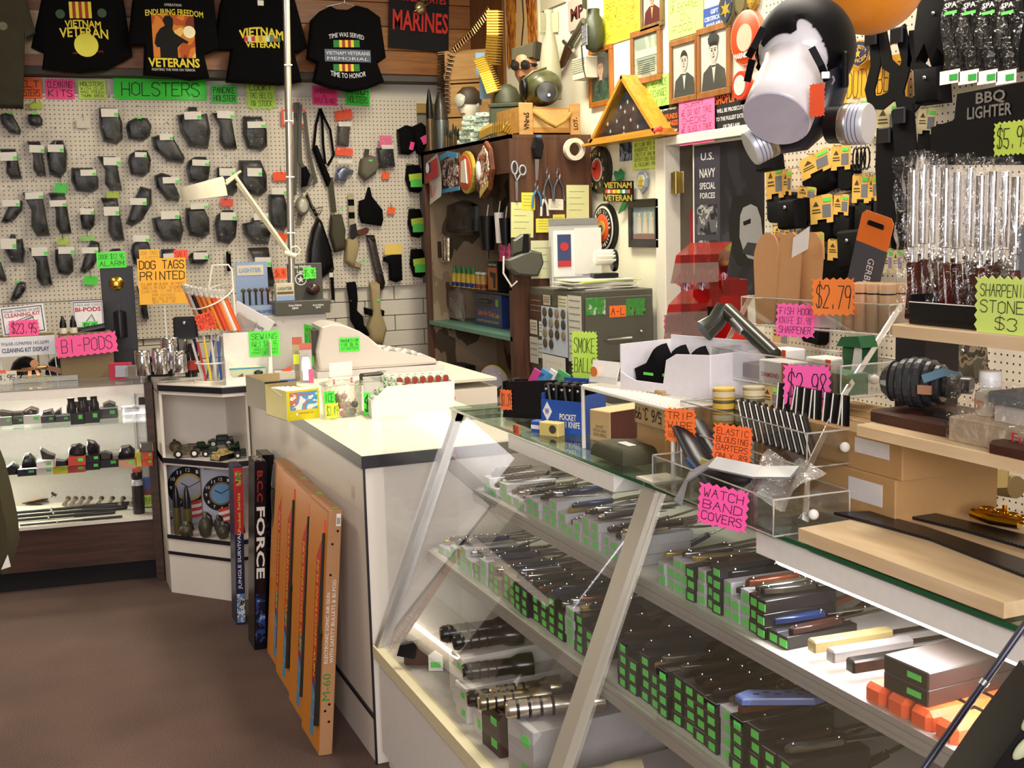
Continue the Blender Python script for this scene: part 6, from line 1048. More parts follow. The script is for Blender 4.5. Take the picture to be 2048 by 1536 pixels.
M,s=top(1100,205,2.6,62*.00245);M.translation.y=CY0+.14;s = .00247;t=thing('flight_helmet', 'olive green flight helmet with a round ear cup on the crate', 'helmet',yaw(M.translation,-20));rs=[]
part(MB().ball((0,.0,38*s),44*s,.13,38*s,18,12), 'helmet_shell',og2,t);part(MB().lathe([(.01,.03),(20*s,.025),(24*s,.0),(24*s,-.02)],18,Matrix.Translation((6*s,-.115,24*s)) @ Matrix.Rotation(math.pi/2,4, 'X')), 'ear_cup',mat('#26241c',.3),t);part(MB().lathe([(.008,.02),(.012,.0)],10,Matrix.Translation((10*s,-.14,17*s)) @ Matrix.Rotation(math.pi/2,4, 'X')), 'socket',steel,t)
part(MB().ball((-38*s,-.03,38*s),10*s,.09,26*s), 'visor_opening',blackp,t);part(MB().tube([(-42*s,-.1,50*s),(-20*s,-.12,66*s),(8*s,-.1,74*s)],.006,6), 'visor_track',og2,t);part(MB().tube([(-40*s,-.08,6*s),(-46*s,-.1,12*s),(-40*s,-.11,20*s)],.007,6), 'microphone',blackp,t)
M,s=top(1012,232,2.46,.0);t=thing('ammo_can', 'olive metal ammunition can with a latch left of the crate', 'ammo can',M);part(MB().cbox(-34*s,34*s,0,.16,0,62*s,.006), 'can_body',mat('#4f5442',.4,.3),t);part(MB().cbox(-36*s,36*s,-.005,.165,63*s,70*s,.004), 'lid',mat('#454a38',.4,.3),t);part(MB().cbox(6*s,30*s,-.012,0,14*s,56*s,.004).box(10*s,26*s,-.02,-.012,40*s,46*s), 'latch_plate',mat('#3a3f30',.4,.4),t)
M2=mv(M,-4*s,.08,71*s);t=thing('steel_helmet', 'round dark green steel helmet on the ammunition can', 'helmet',M2);part(MB().lathe([(30*s,0),(29*s,3*s),(27*s,16*s),(20*s,30*s),(8*s,38*s),(.5*s,39*s)],20), 'helmet_shell',mat('#33351f',.55),t);part(MB().lathe([(31*s,-.002),(31*s,1*s)],20), 'brim',mat('#2a2c1a',.5),t)
def head(M,s,w0,skin,lb,name='mannequin_head'):
    t=thing(name,lb, 'mannequin head',M);h_=w0*1.5*s;r=w0*s/2;sk=mat(skin,.4)
    part(MB().lathe([(r*.55,-h_*.2),(r*.5,0),(r*.62,h_*.12),(r*.9,h_*.3),(r,h_*.55),(r*.92,h_*.8),(r*.5,h_*.97),(r*.05,h_)],20,Matrix.Scale(1.15,4,(0,1,0))), 'head',sk,t)
    part(MB().prism([(-r*.15,0),(r*.15,0),(r*.06,r*.5),(-r*.06,r*.5)],-r*1.25,-r*.9,r*.12).xf(Matrix.Translation((0,0,h_*.42))), 'nose',sk,t);part(MB().ball((0,-r*.93,h_*.24),r*.3,r*.1,r*.07), 'lips',mat('#a85a4a',.4),t)
    for k in (-1,1):part(MB().ball((k*r*.36,-r*.98,h_*.56),r*.16,r*.06,r*.09), 'eye',mat('#e8e4dc',.3),t);part(MB().ball((k*r*.98,r*.05,h_*.48),r*.1,r*.18,r*.28), 'ear',sk,t)
    return t,r,h_
M,s=top(1052,170,2.62,0);M.translation.z=P(1052,172,X=2.62).z;t,r,h_=head(yaw(M.translation,-45),s,46, '#b8805a', 'mannequin head wearing a garrison cap and round goggles');
part(MB().prism([(-r*1.05,h_*.68),(r*1.15,h_*.72),(r*1.3,h_*1.2),(r*.2,h_*1.12),(-r*1.0,h_*1.04)],-r*.9,r*1.1,r*.2), 'garrison_cap',mat('#4a4432',.8),t)
for k in (-1,1):part(MB().lathe([(r*.4,0),(r*.42,r*.3),(r*.3,r*.34)],14,Matrix.Translation((k*r*.46,-r*1.0,h_*.54)) @ Matrix.Rotation(math.pi/2,4, 'X')), 'goggle_cup',mat('#1a1712',.25),t)
part(MB().lathe([(r*1.04,h_*.5),(r*1.06,h_*.6)],18,cap=False), 'goggle_strap',blackp,t)
part(MB().lathe([(r*.7,-h_*.75),(r*.56,-h_*.2)],14), 'neck_stand',mat('#3f3020',.6),t)
M,s=top(940,272,2.44);M.translation.z=P(940,244,X=2.44).z;t,r,h_=head(yaw(M.translation,-60),s,44, '#e4dcc8', 'white mannequin head in a brown aviator cap with clear goggles', 'aviator_head');part(MB().lathe([(r*1.04,h_*.5),(r*1.1,h_*.62),(r*1.0,h_*.86),(r*.55,h_*1.02),(r*.05,h_*1.05)],18,Matrix.Scale(1.15,4,(0,1,0))), 'aviator_cap',mat('#3a2a1c',.6),t)
part(MB().lathe([(r*.55,0),(r*.6,r*.2),(r*.4,r*.32),(.002,r*.36)],16,Matrix.Translation((-r*.05,-r*1.1,h_*.62)) @ Matrix.Rotation(math.pi/2,4, 'X')), 'goggles',mat('#cfd0c0',.1,.3),t);part(MB().lathe([(r*.64,0),(r*.64,r*.1)],16,Matrix.Translation((-r*.05,-r*1.1,h_*.62)) @ Matrix.Rotation(math.pi/2,4, 'X')), 'goggle_frame',steel,t);part(MB().lathe([(r*.6,M.translation.z*0-(M.translation.z-CZT)),(r*.5,-h_*.2)],12), 'neck_stand',mat('#8a8068',.6),t)
random.seed(3)
for k in range(12):
    M,s=top(934+(k % 2)*26+random.uniform(-3,3)+(k//2)*2,288,2.385);r=4.5*s
    t=thing('wrapped_shell_pack', 'white and green striped pack, %s in the heap on the cabinet' % ORD[k], 'pack',mv(M,(k % 2)*.0,.0,.012+(k//2)*.0245) @ Matrix.Rotation(math.radians(90+random.uniform(-12,12)),4, 'Z'), 'striped packs heaped on the cabinet');part(MB().cbox(-.012,.012,-.05,.05,-.011,.011,.003), 'pack',patches([(0, '#dfe6d8'),(.46, '#3f8a50'),(.54, '#e4e8da'),(.62, '#5a6a58')],40,.4,(3,.5,3)),t);part(MB().box(-.011,.011,-.0515,-.0503,-.009,.009), 'end_flap',mat('#d4d6cc',.5),t)
# ---- on the cabinet's brown side panel
def pan(x0,y0,x1,y1,dy=.004):return wq(CS,x0,y0,x1,y1,dy)
for k,(x0,y0,x1,y1,c,lb,rot,dy_) in enumerate(((1043,385,1070,420, '#e2d84a', 'yellow note paper high on the brown panel',1,.004),(1022,405,1067,475, '#d8da9a', 'pale green lined sheet at the left of the brown panel',2,.003),(1097,398,1127,420, '#e6e2d0', 'small white note below the pliers',2,.004),(1133,370,1178,438, '#dcdca0', 'large pale yellow sheet at the right of the brown panel',1,.004),(1072,437,1105,465, '#ece04e', 'bright yellow sticky note in the middle of the panel',1,.006),(1106,429,1130,461, '#e0d85a', 'yellow sticky note above the white rack',0,.005),(1131,436,1157,450, '#dcd458', 'half hidden yellow sticky note at the right',0,.003),(1062,481,1108,557, '#dcdcb4', 'pale lined paper hanging below the yellow notes',1,.004))):
    Q,w_,h_=pan(x0,y0,x1,y1,dy_);t=sign(Q,w_,h_,c,None,lb,0,rot=rot,name='note_paper',cat='note')
    q=MB()
    for j in range(4):q.box(-w_*.38,w_*.3-(j % 2)*w_*.12,-.0007,-.0003,h_*(.3-.18*j),h_*(.3-.18*j)+.002)
    part(q, 'handwriting',mat('#8a8a6a',.8),t,kind='stuff')
def tool(name,lb,cat,x0,y0,x1,y1,dy=.012):Q,w_,h_=pan(x0,y0,x1,y1,dy);return thing(name,lb,cat,Q),w_,h_
t,w_,h_=tool('scissors', 'grey-handled scissors hanging on the brown panel', 'scissors',1024,322,1053,402);gp=mat('#9aa4b0',.4)
def loop(cx_,cz_,rx,rz,r,n=14):return MB().tube([(cx_+rx*math.cos(a*2*math.pi/n),0,cz_+rz*math.sin(a*2*math.pi/n)) for a in range(n+1)],r,6,cap=False)
part(loop(-w_*.3,h_*.33,w_*.2,h_*.16,.0045), 'finger_loop',gp,t);part(loop(w_*.25,h_*.27,w_*.22,h_*.12,.0045), 'finger_loop',gp,t);part(MB().tube([(-w_*.3,0,h_*.17),(-w_*.18,0,0),(w_*.08,0,h_*.16)],.005,6), 'handle',gp,t);part(MB().prism([(-w_*.28,-h_*.5),(-w_*.14,-h_*.5),(-w_*.1,0),(-w_*.3,0)],-.003,.003), 'blade',steel,t)
t,w_,h_=tool('utility_blade', 'black handled knife with a steel blade hanging by the tape roll', 'tool',1060,275,1087,362);part(MB().prism([(-w_*.3,h_*.02),(w_*.2,0),(w_*.45,h_*.3),(w_*.3,h_*.48),(-w_*.15,h_*.5),(-w_*.4,h_*.25)],-.03,0,.01), 'handle',blackp,t);part(MB().prism([(-w_*.2,-h_*.5),(-w_*.02,-h_*.48),(w_*.12,0),(-w_*.2,0)],-.012,-.006), 'blade',steel,t);part(MB().box(0,w_*.35,-.006,0,h_*.5,h_*.56), 'blue_loop',mat('#4a7aa8',.5),t)
t,w_,h_=tool('tape_roll', 'roll of off-white tape hanging on the brown panel', 'tape',1126,281,1166,317,.02);n=24
part(MB().rings([[(a,b_,c) for a,b_,c in [((rr*math.cos(k*2*math.pi/n)),yy,rr*math.sin(k*2*math.pi/n)) for k in range(n)]] for rr,yy in ((w_*.3,0),(w_*.5,0),(w_*.5,-.03),(w_*.3,-.03),(w_*.3,0))],smooth=True,cap=False), 'tape',mat('#d8d2be',.5),t)
for k,(x0,y0,x1,y1,c,lb) in enumerate(((1085,335,1108,400,None, 'left chrome pliers hanging on the brown panel'),(1104,335,1131,402,None, 'right chrome pliers with dark grips on the brown panel'),(1062,362,1085,415, '#3f6f9c', 'blue-handled cutter on the brown panel'),(1080,380,1097,432, '#d8d6cc', 'white-handled hole punch below the blue cutter'))):
    t,w_,h_=tool('pliers',lb, 'pliers',x0,y0,x1,y1);hm_=mat(c,.4) if c else mat('#5a5a60',.3,.6)
    for q in (-1,1):part(MB().tube([(q*w_*.4,0,-h_*.5),(q*w_*.32,0,-h_*.1),(q*w_*.05,0,h_*.15)],.0065,6), 'handle',hm_,t);part(MB().tube([(q*w_*.05,0,h_*.15),(q*w_*.12,0,h_*.3),(q*w_*.04,0,h_*.5)],[.006,.006,.002],6), 'jaw',chrome,t)
t,w_,h_=tool('tape_dispenser', 'grey hand tape dispenser hanging over the cabinet post with a white strap', 'tool',1003,468,1081,553,.05);dgm=mat('#55554c',.4)
part(MB().prism([(-w_*.38,-h_*.3),(-w_*.2,-h_*.45),(w_*.1,-h_*.5),(w_*.35,-h_*.5),(w_*.5,-h_*.2),(w_*.45,.05*h_),(w_*.2,h_*.12),(-w_*.2,h_*.0),(-w_*.45,-h_*.1)],-.05,0,.012), 'body',dgm,t);part(MB().prism([(-w_*.28,h_*.02),(w_*.1,h_*.1),(w_*.2,h_*.5),(-.0,h_*.5),(-w_*.25,h_*.35)],-.04,-.005,.01), 'handle',mat('#4a4a42',.4),t);part(MB().tube([(-w_*.48,-.02,h_*.0),(-w_*.5,-.02,-h_*.4),(-w_*.3,-.02,-h_*.72),(-w_*.15,-.02,-h_*.6)],.005,6), 'white_strap',whitep,t);part(MB().prism([(-w_*.05,h_*.1),(w_*.12,h_*.05),(w_*.12,h_*.5),(0,h_*.5)],-.045,-.0405), 'slot',blackp,t)
# ---------------------------------------------------------------- filing cabinet
FY,FX,FZ=5.02,2.426,1.28;fg=mat('#5b5a50',.4,.2);s = .00245
t=thing('filing_cabinet', 'dark grey filing cabinet with photo cards on its top drawer', 'filing cabinet',fr((FX,FY,0)))
part(MB().cbox(0,.375,0,.61,0,FZ,.004), 'cabinet_body',fg,t)
FF=fr((0,FY-.012,0));FL=fr((FX-.004,0,0),(0,-1,0))
for k in range(4):
    d_=part(MB().cbox(.012,.363,-.012,-.001,FZ-.33-.31*k,FZ-.03-.31*k,.003), 'drawer',fg,t)
    part(MB().tube([(.11,-.016,FZ-.23-.31*k),(.11,-.035,FZ-.225-.31*k),(.24,-.035,FZ-.225-.31*k),(.24,-.016,FZ-.23-.31*k)],.005,6), 'handle',chrome,d_)
    part(MB().ball((.3,-.018,FZ-.2-.31*k),.008), 'lock',chrome,d_)
for x0,y0,x1,y1,c,lb in ((1172,596,1211,630,patches([(0, '#3f8a3a'),(.52, '#4f9a44'),(.6, '#c8c8c4')],30), 'left green photo card on the top drawer'),(1252,597,1291,631,patches([(0, '#3f8a3a'),(.55, '#4f9a44'),(.62, '#4a3a34')],30), 'right green photo card on the top drawer')):
    Q,w_,h_=wq(FF,x0,y0,x1,y1,.002);solo(MB().cbox(-w_/2,w_/2,0,.001,-h_/2,h_/2,.0004), 'photo_card',lb, 'photo',c,Q)
psign(FF,1219,611,1252,634, '#ff7a2a',['A-L'], 'orange label reading A-L on the filing drawer',dy=.003,name='drawer_label',stroke=.08)
for k,(x0,y0,x1,y1,c,lb) in enumerate(((1059,590,1083,636,wood('#3a2418', '#5a3a24',2), 'dark wooden plaque magnet on the filing cabinet side'),(1086,590,1100,610, '#b8a890', 'small beige card on the filing cabinet side'),(1116,592,1134,622, '#d8d2b4', 'cream card near the top of the filing cabinet side'),(1136,592,1163,725, '#c8c6bc', 'long printed list hanging at the front edge of the filing cabinet side'),(1060,640,1074,668, '#c8bfae', 'little notice at the left of the filing cabinet side'),(1078,643,1085,672, '#d4d0c6', 'narrow card strip on the filing cabinet side'),(1060,674,1076,726, '#bdb9ae', 'grey form on the filing cabinet side'),(1077,680,1085,716, '#c8c4ba', 'narrow lower card on the filing cabinet side'))):
    Q,w_,h_=wq(FL,x0,y0,x1,y1,.004);t2=sign(Q,w_,h_, '#888888' if not isinstance(c,str) else c,None,lb,name='magnet_note',cat='note')
    if not isinstance(c,str):t2.children[0].data.materials[0]=c
    q=MB()
    for j in range(9 if h_ > .2 else 3):q.box(-w_*.4,w_*.4,-.0008,-.0003,h_*(.42-.1*j) if h_ > .2 else h_*(.25-.22*j),(h_*(.42-.1*j) if h_ > .2 else h_*(.25-.22*j))+.004)
    part(q, 'print_lines',mat('#7a786e',.8),t2,kind='stuff')
Q,w_,h_=wq(FL,1083,615,1134,710,.012);t=sign(Q,w_,h_, '#b8c4d4',None, 'pale blue poster with rows of helmets on the filing cabinet side',name='helmet_poster',cat='poster')
for k in range(14):part(MB().ball((w_*(-.36+.24*(k % 4)),-.002,h_*(.38-.22*(k//4))),w_*.09,.002,w_*.08), 'helmet_print',mat(('#5a4a34', '#3a3a34', '#8a7a64')[k % 3],.6),t)
Q,w_,h_=wq(FL,1085,712,1130,745,.02);sign(Q,w_,h_, '#dcdad2',['......', '. . . .'], 'white calendar sheet under the helmet poster',name='calendar_sheet',cat='calendar')
for k in range(8):
    random.seed(k);solo(MB().box(-.17,.16,-.11,.12,0,.005).xf(Matrix.Rotation(random.uniform(-.25,.25),4, 'Z')), 'paper_sheaf', 'sheaf of papers, %s from the bottom of the filing cabinet pile' % ORD[k], 'papers',mat(('#e8e6dc', '#d8d4c8', '#cfccc0')[k % 3] if k != 6 else '#cfe05a',.7),fr((FX+.2-.02*(k % 3),FY+.2,FZ+.001+k*.0058)), 'papers on the filing cabinet')
M=yaw((FX+.2,FY+.46,FZ+.001),-8);t=thing('literature_rack', 'white wire-edged literature rack holding forms and a red leaflet', 'rack',M);s = .0026
part(MB().box(-.13,.13,.05,.056,0,130*s).box(-.14,.12,-.02,-.015,0,92*s*1.05).box(-.13,-.125,-.02,.05,0,.2).box(.12,.125,-.02,.05,0,.2), 'rack_body',mat('#c9c8c4',.4),t);part(MB().box(-.13,.13,.046,.049,118*s,130*s), 'header_strip',mat('#8d8c8a',.5),t)
for k,(x0,x1,z0_,z1_,c) in enumerate(((-.13,.02,.05,.28, '#f0efec'),(-.02,.12,.06,.29, '#e4e2de'),(-.11,-.04,.1,.26, '#35426e'))):
    t2=thing('leaflet',('white form in the left slot of the rack', 'white form in the right slot of the rack', 'blue and red folded leaflet in the rack')[k], 'leaflet',mv(M,(x0+x1)/2,-.024-.003*k,z0_));part(MB().box(-(x1-x0)/2,(x1-x0)/2,0,.002,0,z1_-z0_), 'sheet',mat(c,.6),t2)
    if k==2:part(MB().lathe([(.022,0),(.022,.001)],14,Matrix.Translation((0,-.0005,.1)) @ CC), 'red_seal',redt,t2);part(MB().box(-.033,.033,-.001,-.0002,0,.03), 'red_foot',redt,t2)
M=yaw((FX+.24,FY+.24,FZ+.05),-15);t=thing('card_file', 'open card file with black knobs on the paper pile', 'card file',M)
part(MB().lathe([(.05,-.012),(.055,0),(.05,.012)],16,Matrix.Translation((.05,0,.08)) @ Matrix.Rotation(math.pi/2,4, 'Y')), 'knob',blackp,t)
for k in range(9):part(MB().box(-.045,.045,-.002,.002,0,.075).xf(Matrix.Translation((0,.0,.06)) @ Matrix.Rotation(-1.2+k*.3,4, 'X')), 'index_card',paper,t)
part(MB().cbox(-.06,.06,-.05,.05,0,.02), 'base',blackp,t)
# ---------------------------------------------------------------- right wall: pictures, plaques, signs
def rsign(x0,y0,x1,y1,*a,**k):return psign(RW,x0,y0,x1,y1,*a,dy=k.pop('dy',.006),**k)
rsign(1207,-32,1279,82, '#e8e838',['NO', 'REFUNDS ON', 'HALLOWEEN COSTUMES', 'AND/OR', 'THEATRICAL RELATED ITEMS'], 'big yellow-orange sign about no refunds on Halloween costumes',stroke=.07,tcol='#8a3a10')
rsign(1335,-28,1405,72, '#d8f07a',['NO REFUNDS', 'OR EXCHANGES', 'ON', 'FOOD!'], 'pale lime sign about no refunds or exchanges on food',stroke=.06,tcol='#2a5a2a')
rsign(1286,152,1337,222, '#a8ee6a',['NO REFUNDS', 'OR EXCHANGES', 'AFTER 30 DAYS'], 'green sign reading NO REFUNDS OR EXCHANGES AFTER 30 DAYS',stroke=.07)
rsign(1406,12,1452,58, '#2a4a9a',['GIFT', 'CERTIFICATES', 'AVAILABLE'], 'dark blue printed sign about gift certificates',printed=True,tcol='#e8ecf0')
t=rsign(1310,210,1358,273, '#141014',None, 'black sign reading NO REFUNDS or EXCHANGES Without Receipt');w_,h_ = .2,.15
def pl_(t,M,items):
    bb=[v_ for v_ in t.children[0].data.vertices];W_=max(v_.co.x for v_ in bb)*2;H_=max(v_.co.z for v_ in bb)*2
    for tx,dz,ww,hh,c in items:label_on(t,M,1,tx,0,dz*H_,W_*ww,H_*hh,mat(c,.6),.02)
pl_(t,None,(('Keep your receipt',.36,.8,.1, '#e8e8e8'),('NO REFUNDS',.12,.86,.17, '#ff6a2a'),('or EXCHANGES',-.1,.9,.17, '#ff6a2a'),('Without Receipt',-.34,.85,.14, '#e8e8e8')))
rsign(1357,190,1428,288, '#ff6fa6',['SORRY,', 'WE DO NOT TAKE', 'CHECKS!', 'WE GLADLY TAKE', 'DEBIT CARDS!'], 'pink sign reading SORRY WE DO NOT TAKE CHECKS',stroke=.07,dy=.015,tcol='#8a2030')
t=rsign(1426,175,1500,268, '#141014',None, 'black sign reading SHOPLIFTERS will be prosecuted');pl_(t,None,(('SHOPLIFTERS',.28,.9,.2, '#ff6a2a'),('WILL BE PROSECUTED',.04,.8,.09, '#e8e8e8'),('TO THE FULLEST EXTENT',-.14,.85,.09, '#e8e8e8'),('OF THE LAW',-.32,.45,.09, '#e8e8e8')))
rsign(1265,268,1316,338, '#d8f06a',['THIS FLAG', 'WAS FLOWN OVER THE', 'HEADQUARTERS IN THE', 'STREETS OF IRAQ AND', 'OPERATIONS ROOM', 'AL FALLUJAH, IRAQ'], 'lime note telling where the folded flag was flown',stroke=.09)
rsign(1481,163,1508,210, '#ff6a34',['NO'], 'zigzag orange tag beside the shoplifters sign',4)
Q,w_,h_=wq(RW,1239,281,1263,322,.004);solo(MB().cbox(-w_/2,w_/2,0,.001,-h_/2,h_/2,.0004), 'snapshot', 'small dark colour snapshot beside the lime flag note', 'photo',patches([(0, '#1c2430'),(.45, '#4a5a70'),(.52, '#8a94a8'),(.6, '#2a2a30')],14),Q)
def frame(x0,y0,x1,y1,fcol,lb,kind,bw_=.1):
    Q,w_,h_=wq(RW,x0,y0,x1,y1,.02);t=thing('picture_frame',lb, 'framed picture',Q);b_=w_*bw_
    fm_=wood(*fcol,2) if fcol else mat('#1a1416',.3)
    part(MB().cbox(-w_/2,w_/2,0,.018,h_/2-b_,h_/2,.003).cbox(-w_/2,w_/2,0,.018,-h_/2,-h_/2+b_,.003).cbox(-w_/2,-w_/2+b_,0,.018,-h_/2+b_,h_/2-b_,.003).cbox(w_/2-b_,w_/2,0,.018,-h_/2+b_,h_/2-b_,.003), 'frame',fm_,t)
    iw,ih=w_-2*b_,h_-2*b_;F = .011
    def pr(poly,c,nm,k=0):q=[(x*iw/2,z*ih/2) for x,z in poly];part(MB().prism(q if sum(a[0]*d[1]-d[0]*a[1] for a,d in zip(q,q[1:]+q[:1]))<0 else q[::-1],F-.001*k-.0008,F-.001*k),nm,c if not isinstance(c,str) else mat(c,.6),t)
    el=lambda cx_,cz_,rx,rz:[(cx_+rx*math.cos(a*math.pi/9),cz_+rz*math.sin(a*math.pi/9)) for a in range(18)]
    bg,coat_,skin,hair=kind[:4];pr([(-1,-1),(1,-1),(1,1),(-1,1)],bg, 'backdrop')
    if coat_:
        pr([(-.95,-1),(.95,-1),(.8,-.35),(.3,-.12),(-.3,-.12),(-.8,-.35)],coat_, 'coat',1);pr([(-.14,-.15),(.14,-.15),(0,-.75)],kind[4] if len(kind)>4 else '#e0dcd0', 'shirt',2);pr([(-.16,-.2),(.16,-.2),(.15,.1),(-.15,.1)],skin, 'neck',2);pr(el(0,.32,.3,.36),skin, 'face',3)
        pr([(.31*math.cos(a*math.pi/9),.4+.36*math.sin(a*math.pi/9)) for a in range(10)]+[(-.27,.5),(0,.56),(.27,.5)],hair, 'hair',4)
        for k in (-1,1):pr(el(k*.12,.36,.05,.03), '#2a2018', 'eye',4);pr([(k*.12-.07,.42),(k*.12+.07,.42),(k*.12+.07,.44),(k*.12-.07,.44)],hair, 'brow',4)
        pr([(-.03,.2),(.04,.2),(.0,.34)], '#8a7a6a', 'nose',4);pr([(-.09,.12),(.09,.12),(.07,.15),(-.07,.15)], '#7a4a40', 'mouth',4)
        if len(kind)>5:pr([(-.36,.62),(.36,.62),(.4,.82),(.1,.98),(-.2,.96),(-.4,.8)],kind[5], 'cap',5);pr(el(0,.6,.34,.06), '#1a1816', 'cap_visor',6)
    part(MB().box(-iw/2,iw/2,F-.0085,F-.008,-ih/2,ih/2), 'glass',film(gloss=.02,fres=.12),t);return t,iw,ih
OAK=('#7a4a24', '#a06a38')
frame(1337,76,1393,204,OAK, 'framed black and white portrait of a person in a jacket, bare-headed',('#d8d6cc', '#4a4a46', '#c8c4ba', '#26241f', '#e4e2da'));frame(1391,50,1457,193,OAK, 'framed black and white portrait of a person in a peaked cap',('#dcdace', '#4c4b46', '#cac6bc', '#3a3833', '#dedbd0', '#3a3a38'))
frame(1176,94,1221,212,('#8a4e18', '#b06c28'), 'orange wood framed colour photo of a person in camouflage',(patches([(0, '#1a2426'),(.5, '#2a3a34')],10),patches([(0, '#2a4a3a'),(.5, '#3f6a50'),(.58, '#1f2f2a')],20), '#c89a7a', '#4a3020', '#2a3a30'));frame(1279,-46,1322,57,('#4a3a20', '#8a7440'), 'gilt framed photo of a person in a dark red dress uniform with gold buttons',('#d8c8b8', '#5a1a1a', '#c89878', '#2a1a14', '#c8a050'))
t,iw,ih=frame(1259,56,1318,166,OAK, 'wood framed greenish certificate with a pale band',(patches([(0, '#9aa89a'),(.5, '#b8c0a8'),(.58, '#8a988c')],4),None,0,0))
part(MB().box(-iw*.45,iw*.45,.0085,.009,-ih*.02,ih*.16), 'title_band',mat('#d8dcc4',.6),t);q=MB()
for k in range(7):q.box(-iw*.36,iw*.36,.0085,.009,-ih*(.1+.05*k),-ih*(.1+.05*k)+.003)
part(q, 'print_lines',mat('#6a7468',.7),t,kind='stuff')
t,iw,ih=frame(1255,398,1316,495,None, 'dark framed photo of several people in white outfits',(patches([(0, '#8aa4ac'),(.5, '#9ab0b4'),(.58, '#b0a890')],5),None,0,0),.13)
for k in range(3):part(MB().prism([(-iw*.32+iw*.26*k,-ih*.32),(-iw*.12+iw*.26*k,-ih*.32),(-iw*.14+iw*.26*k,ih*.2),(-iw*.3+iw*.26*k,ih*.2)],.008,.0085).box(-iw*.27+iw*.26*k,-iw*.17+iw*.26*k,.008,.0085,ih*.21,ih*.33), 'figure_print',mat('#d0c4a8',.6),t)
part(MB().box(-iw*.5,iw*.5,.0085,.009,-ih*.5,-ih*.34), 'brown_ground',mat('#6a3a26',.6),t)
Q,w_,h_=wq(RW,1172,150,1308,282,.1);t=thing('flag_case', 'triangular oak case holding a folded starry flag', 'flag case',Q);oak=wood('#b07c24', '#cf9a3c',0,.35)
A_,B_,C_=(-w_*.5,-h_*.46),(w_*.5,-h_*.46),(w_*.02,h_*.5)
def bar(p,q,th,y0=0,y1=.095):d=V((q[0]-p[0],q[1]-p[1]));n=V((-d.y,d.x)).normalized()*th;return MB().prism([p,q,(q[0]+n.x,q[1]+n.y),(p[0]+n.x,p[1]+n.y)],y0,y1)
part(bar(A_,B_,.02), 'case_side',oak,t);part(bar(B_,C_,.02), 'case_side',oak,t);part(bar(C_,A_,.02), 'case_side',oak,t);part(MB().box(-w_*.58,w_*.56,-.01,.095,-h_*.5,-h_*.46), 'shelf_board',oak,t)
part(MB().prism([(-w_*.36,-h_*.4),(w_*.36,-h_*.4),(w_*.03,h_*.3)],.02,.07,.02), 'folded_flag',mat('#1c1c34',.9,bump=.3,scale=200),t);part(MB().box(-w_*.45,w_*.45,.09,.094,-h_*.44,-h_*.3), 'case_back',oak,t)
for x,z in ((-.2,-.32),(-.1,-.18),(0,-.3),(.02,-.06),(.1,-.2),(.2,-.32),(.06,.08),(-.04,.02),(.14,-.04),(-.24,-.2+.0),(.0,-.42+.03)):part(card(MB(),[(x*w_+(.012 if k % 2==0 else .005)*math.sin(math.pi*k/5),z*h_+(.012 if k % 2==0 else .005)*math.cos(math.pi*k/5)) for k in range(10)],.0006,.0185), 'star',paper,t)
part(MB().add([(A_[0]+.02,.012,A_[1]+.02),(B_[0]-.02,.012,B_[1]+.02),(C_[0],.012,C_[1]-.03)],[(0,1,2)]), 'glass',film(gloss=.12),t)
part(MB().ball((w_*.5,-.0,-h_*.44),.016).ball((w_*.53,.005,-h_*.42),.014), 'red_flower',mat('#d83a3a',.6),t)
def disc(x0,y0,x1,y1,rings_,lb,name='round_plaque',cat='plaque',th=.02):
    Q,w_,h_=wq(RW,x0,y0,x1,y1,.012);t=thing(name,lb,cat,Q);d0=0
    for k,(rr,c,nm) in enumerate(rings_):part(MB().lathe([(h_/2*rr,-.012 if k==0 else d0),(h_/2*rr,th*.6+.003*k),(h_/2*rr*.97,th*.6+.003*k+.002)],28,CC),nm,c,t);d0=th*.6+.003*k
    return t,h_/2
t,r=disc(1178,292,1222,387,((1,mat('#1c1a16',.25), 'clock_rim'),(.86,mat('#26241c',.4), 'dial'),(.5,mat('#b8b8b0',.4), 'silver_ring'),(.42,mat('#c8402c',.4), 'red_center')), 'round black wall clock with a red emblem centre', 'wall_clock', 'clock')
for k in range(1,13):q=typ(str(k),r*.12*(2 if k>9 else 1),r*.16,.01,y=-.024);q.v=[(a+r*.72*math.sin(k*math.pi/6),b_,c+r*.72*math.cos(k*math.pi/6)) for a,b_,c in q.v];part(q, 'numeral',mat('#c8b870',.5),t)
part(MB().strap([(0,-.03,0),(-r*.25,-.03,r*.1)],.006,.001).strap([(0,-.03,0),(r*.2,-.03,r*.3)],.005,.001), 'clock_hands',blackp,t)
t,r=disc(1192,407,1230,506,((1,blackp, 'rope_rim'),(.9,mat('#d8d4c4',.4), 'white_ring'),(.82,mat('#1c1a1c',.4), 'letter_ring'),(.58,mat('#e0542a',.4), 'orange_field'),(.3,mat('#c8a838',.35), 'gold_emblem'),(.14,mat('#2a3a8a',.4), 'blue_center')), 'round marine plaque with an orange field and gold emblem')
for k,ch_ in enumerate('UNITED STATES MARINE CORPS '):
    if ch_ == ' ':continue
    a=math.pi*.9-k*2*math.pi/27;q=typ(ch_,r*.09,r*.15,.01,y=0);q.xf(Matrix.Translation((r*.7*math.cos(a),-.0235,r*.7*math.sin(a))) @ Matrix.Rotation(math.pi/2-a,4, 'Y'));part(q, 'letter',paper,t)
t,r=disc(1462,20,1530,132,((1,mat('#d88a70',.4), 'rope_rim'),(.92,mat('#d8481e',.4), 'red_field'),(.5,mat('#e8b8a0',.4), 'emblem')), 'red and gold round MARINES plaque partly behind the gas mask');label_on(t,None,1, 'MARINES',-r*.15,-r*.62,r*.9,r*.2,paper,.02,y=-.025)
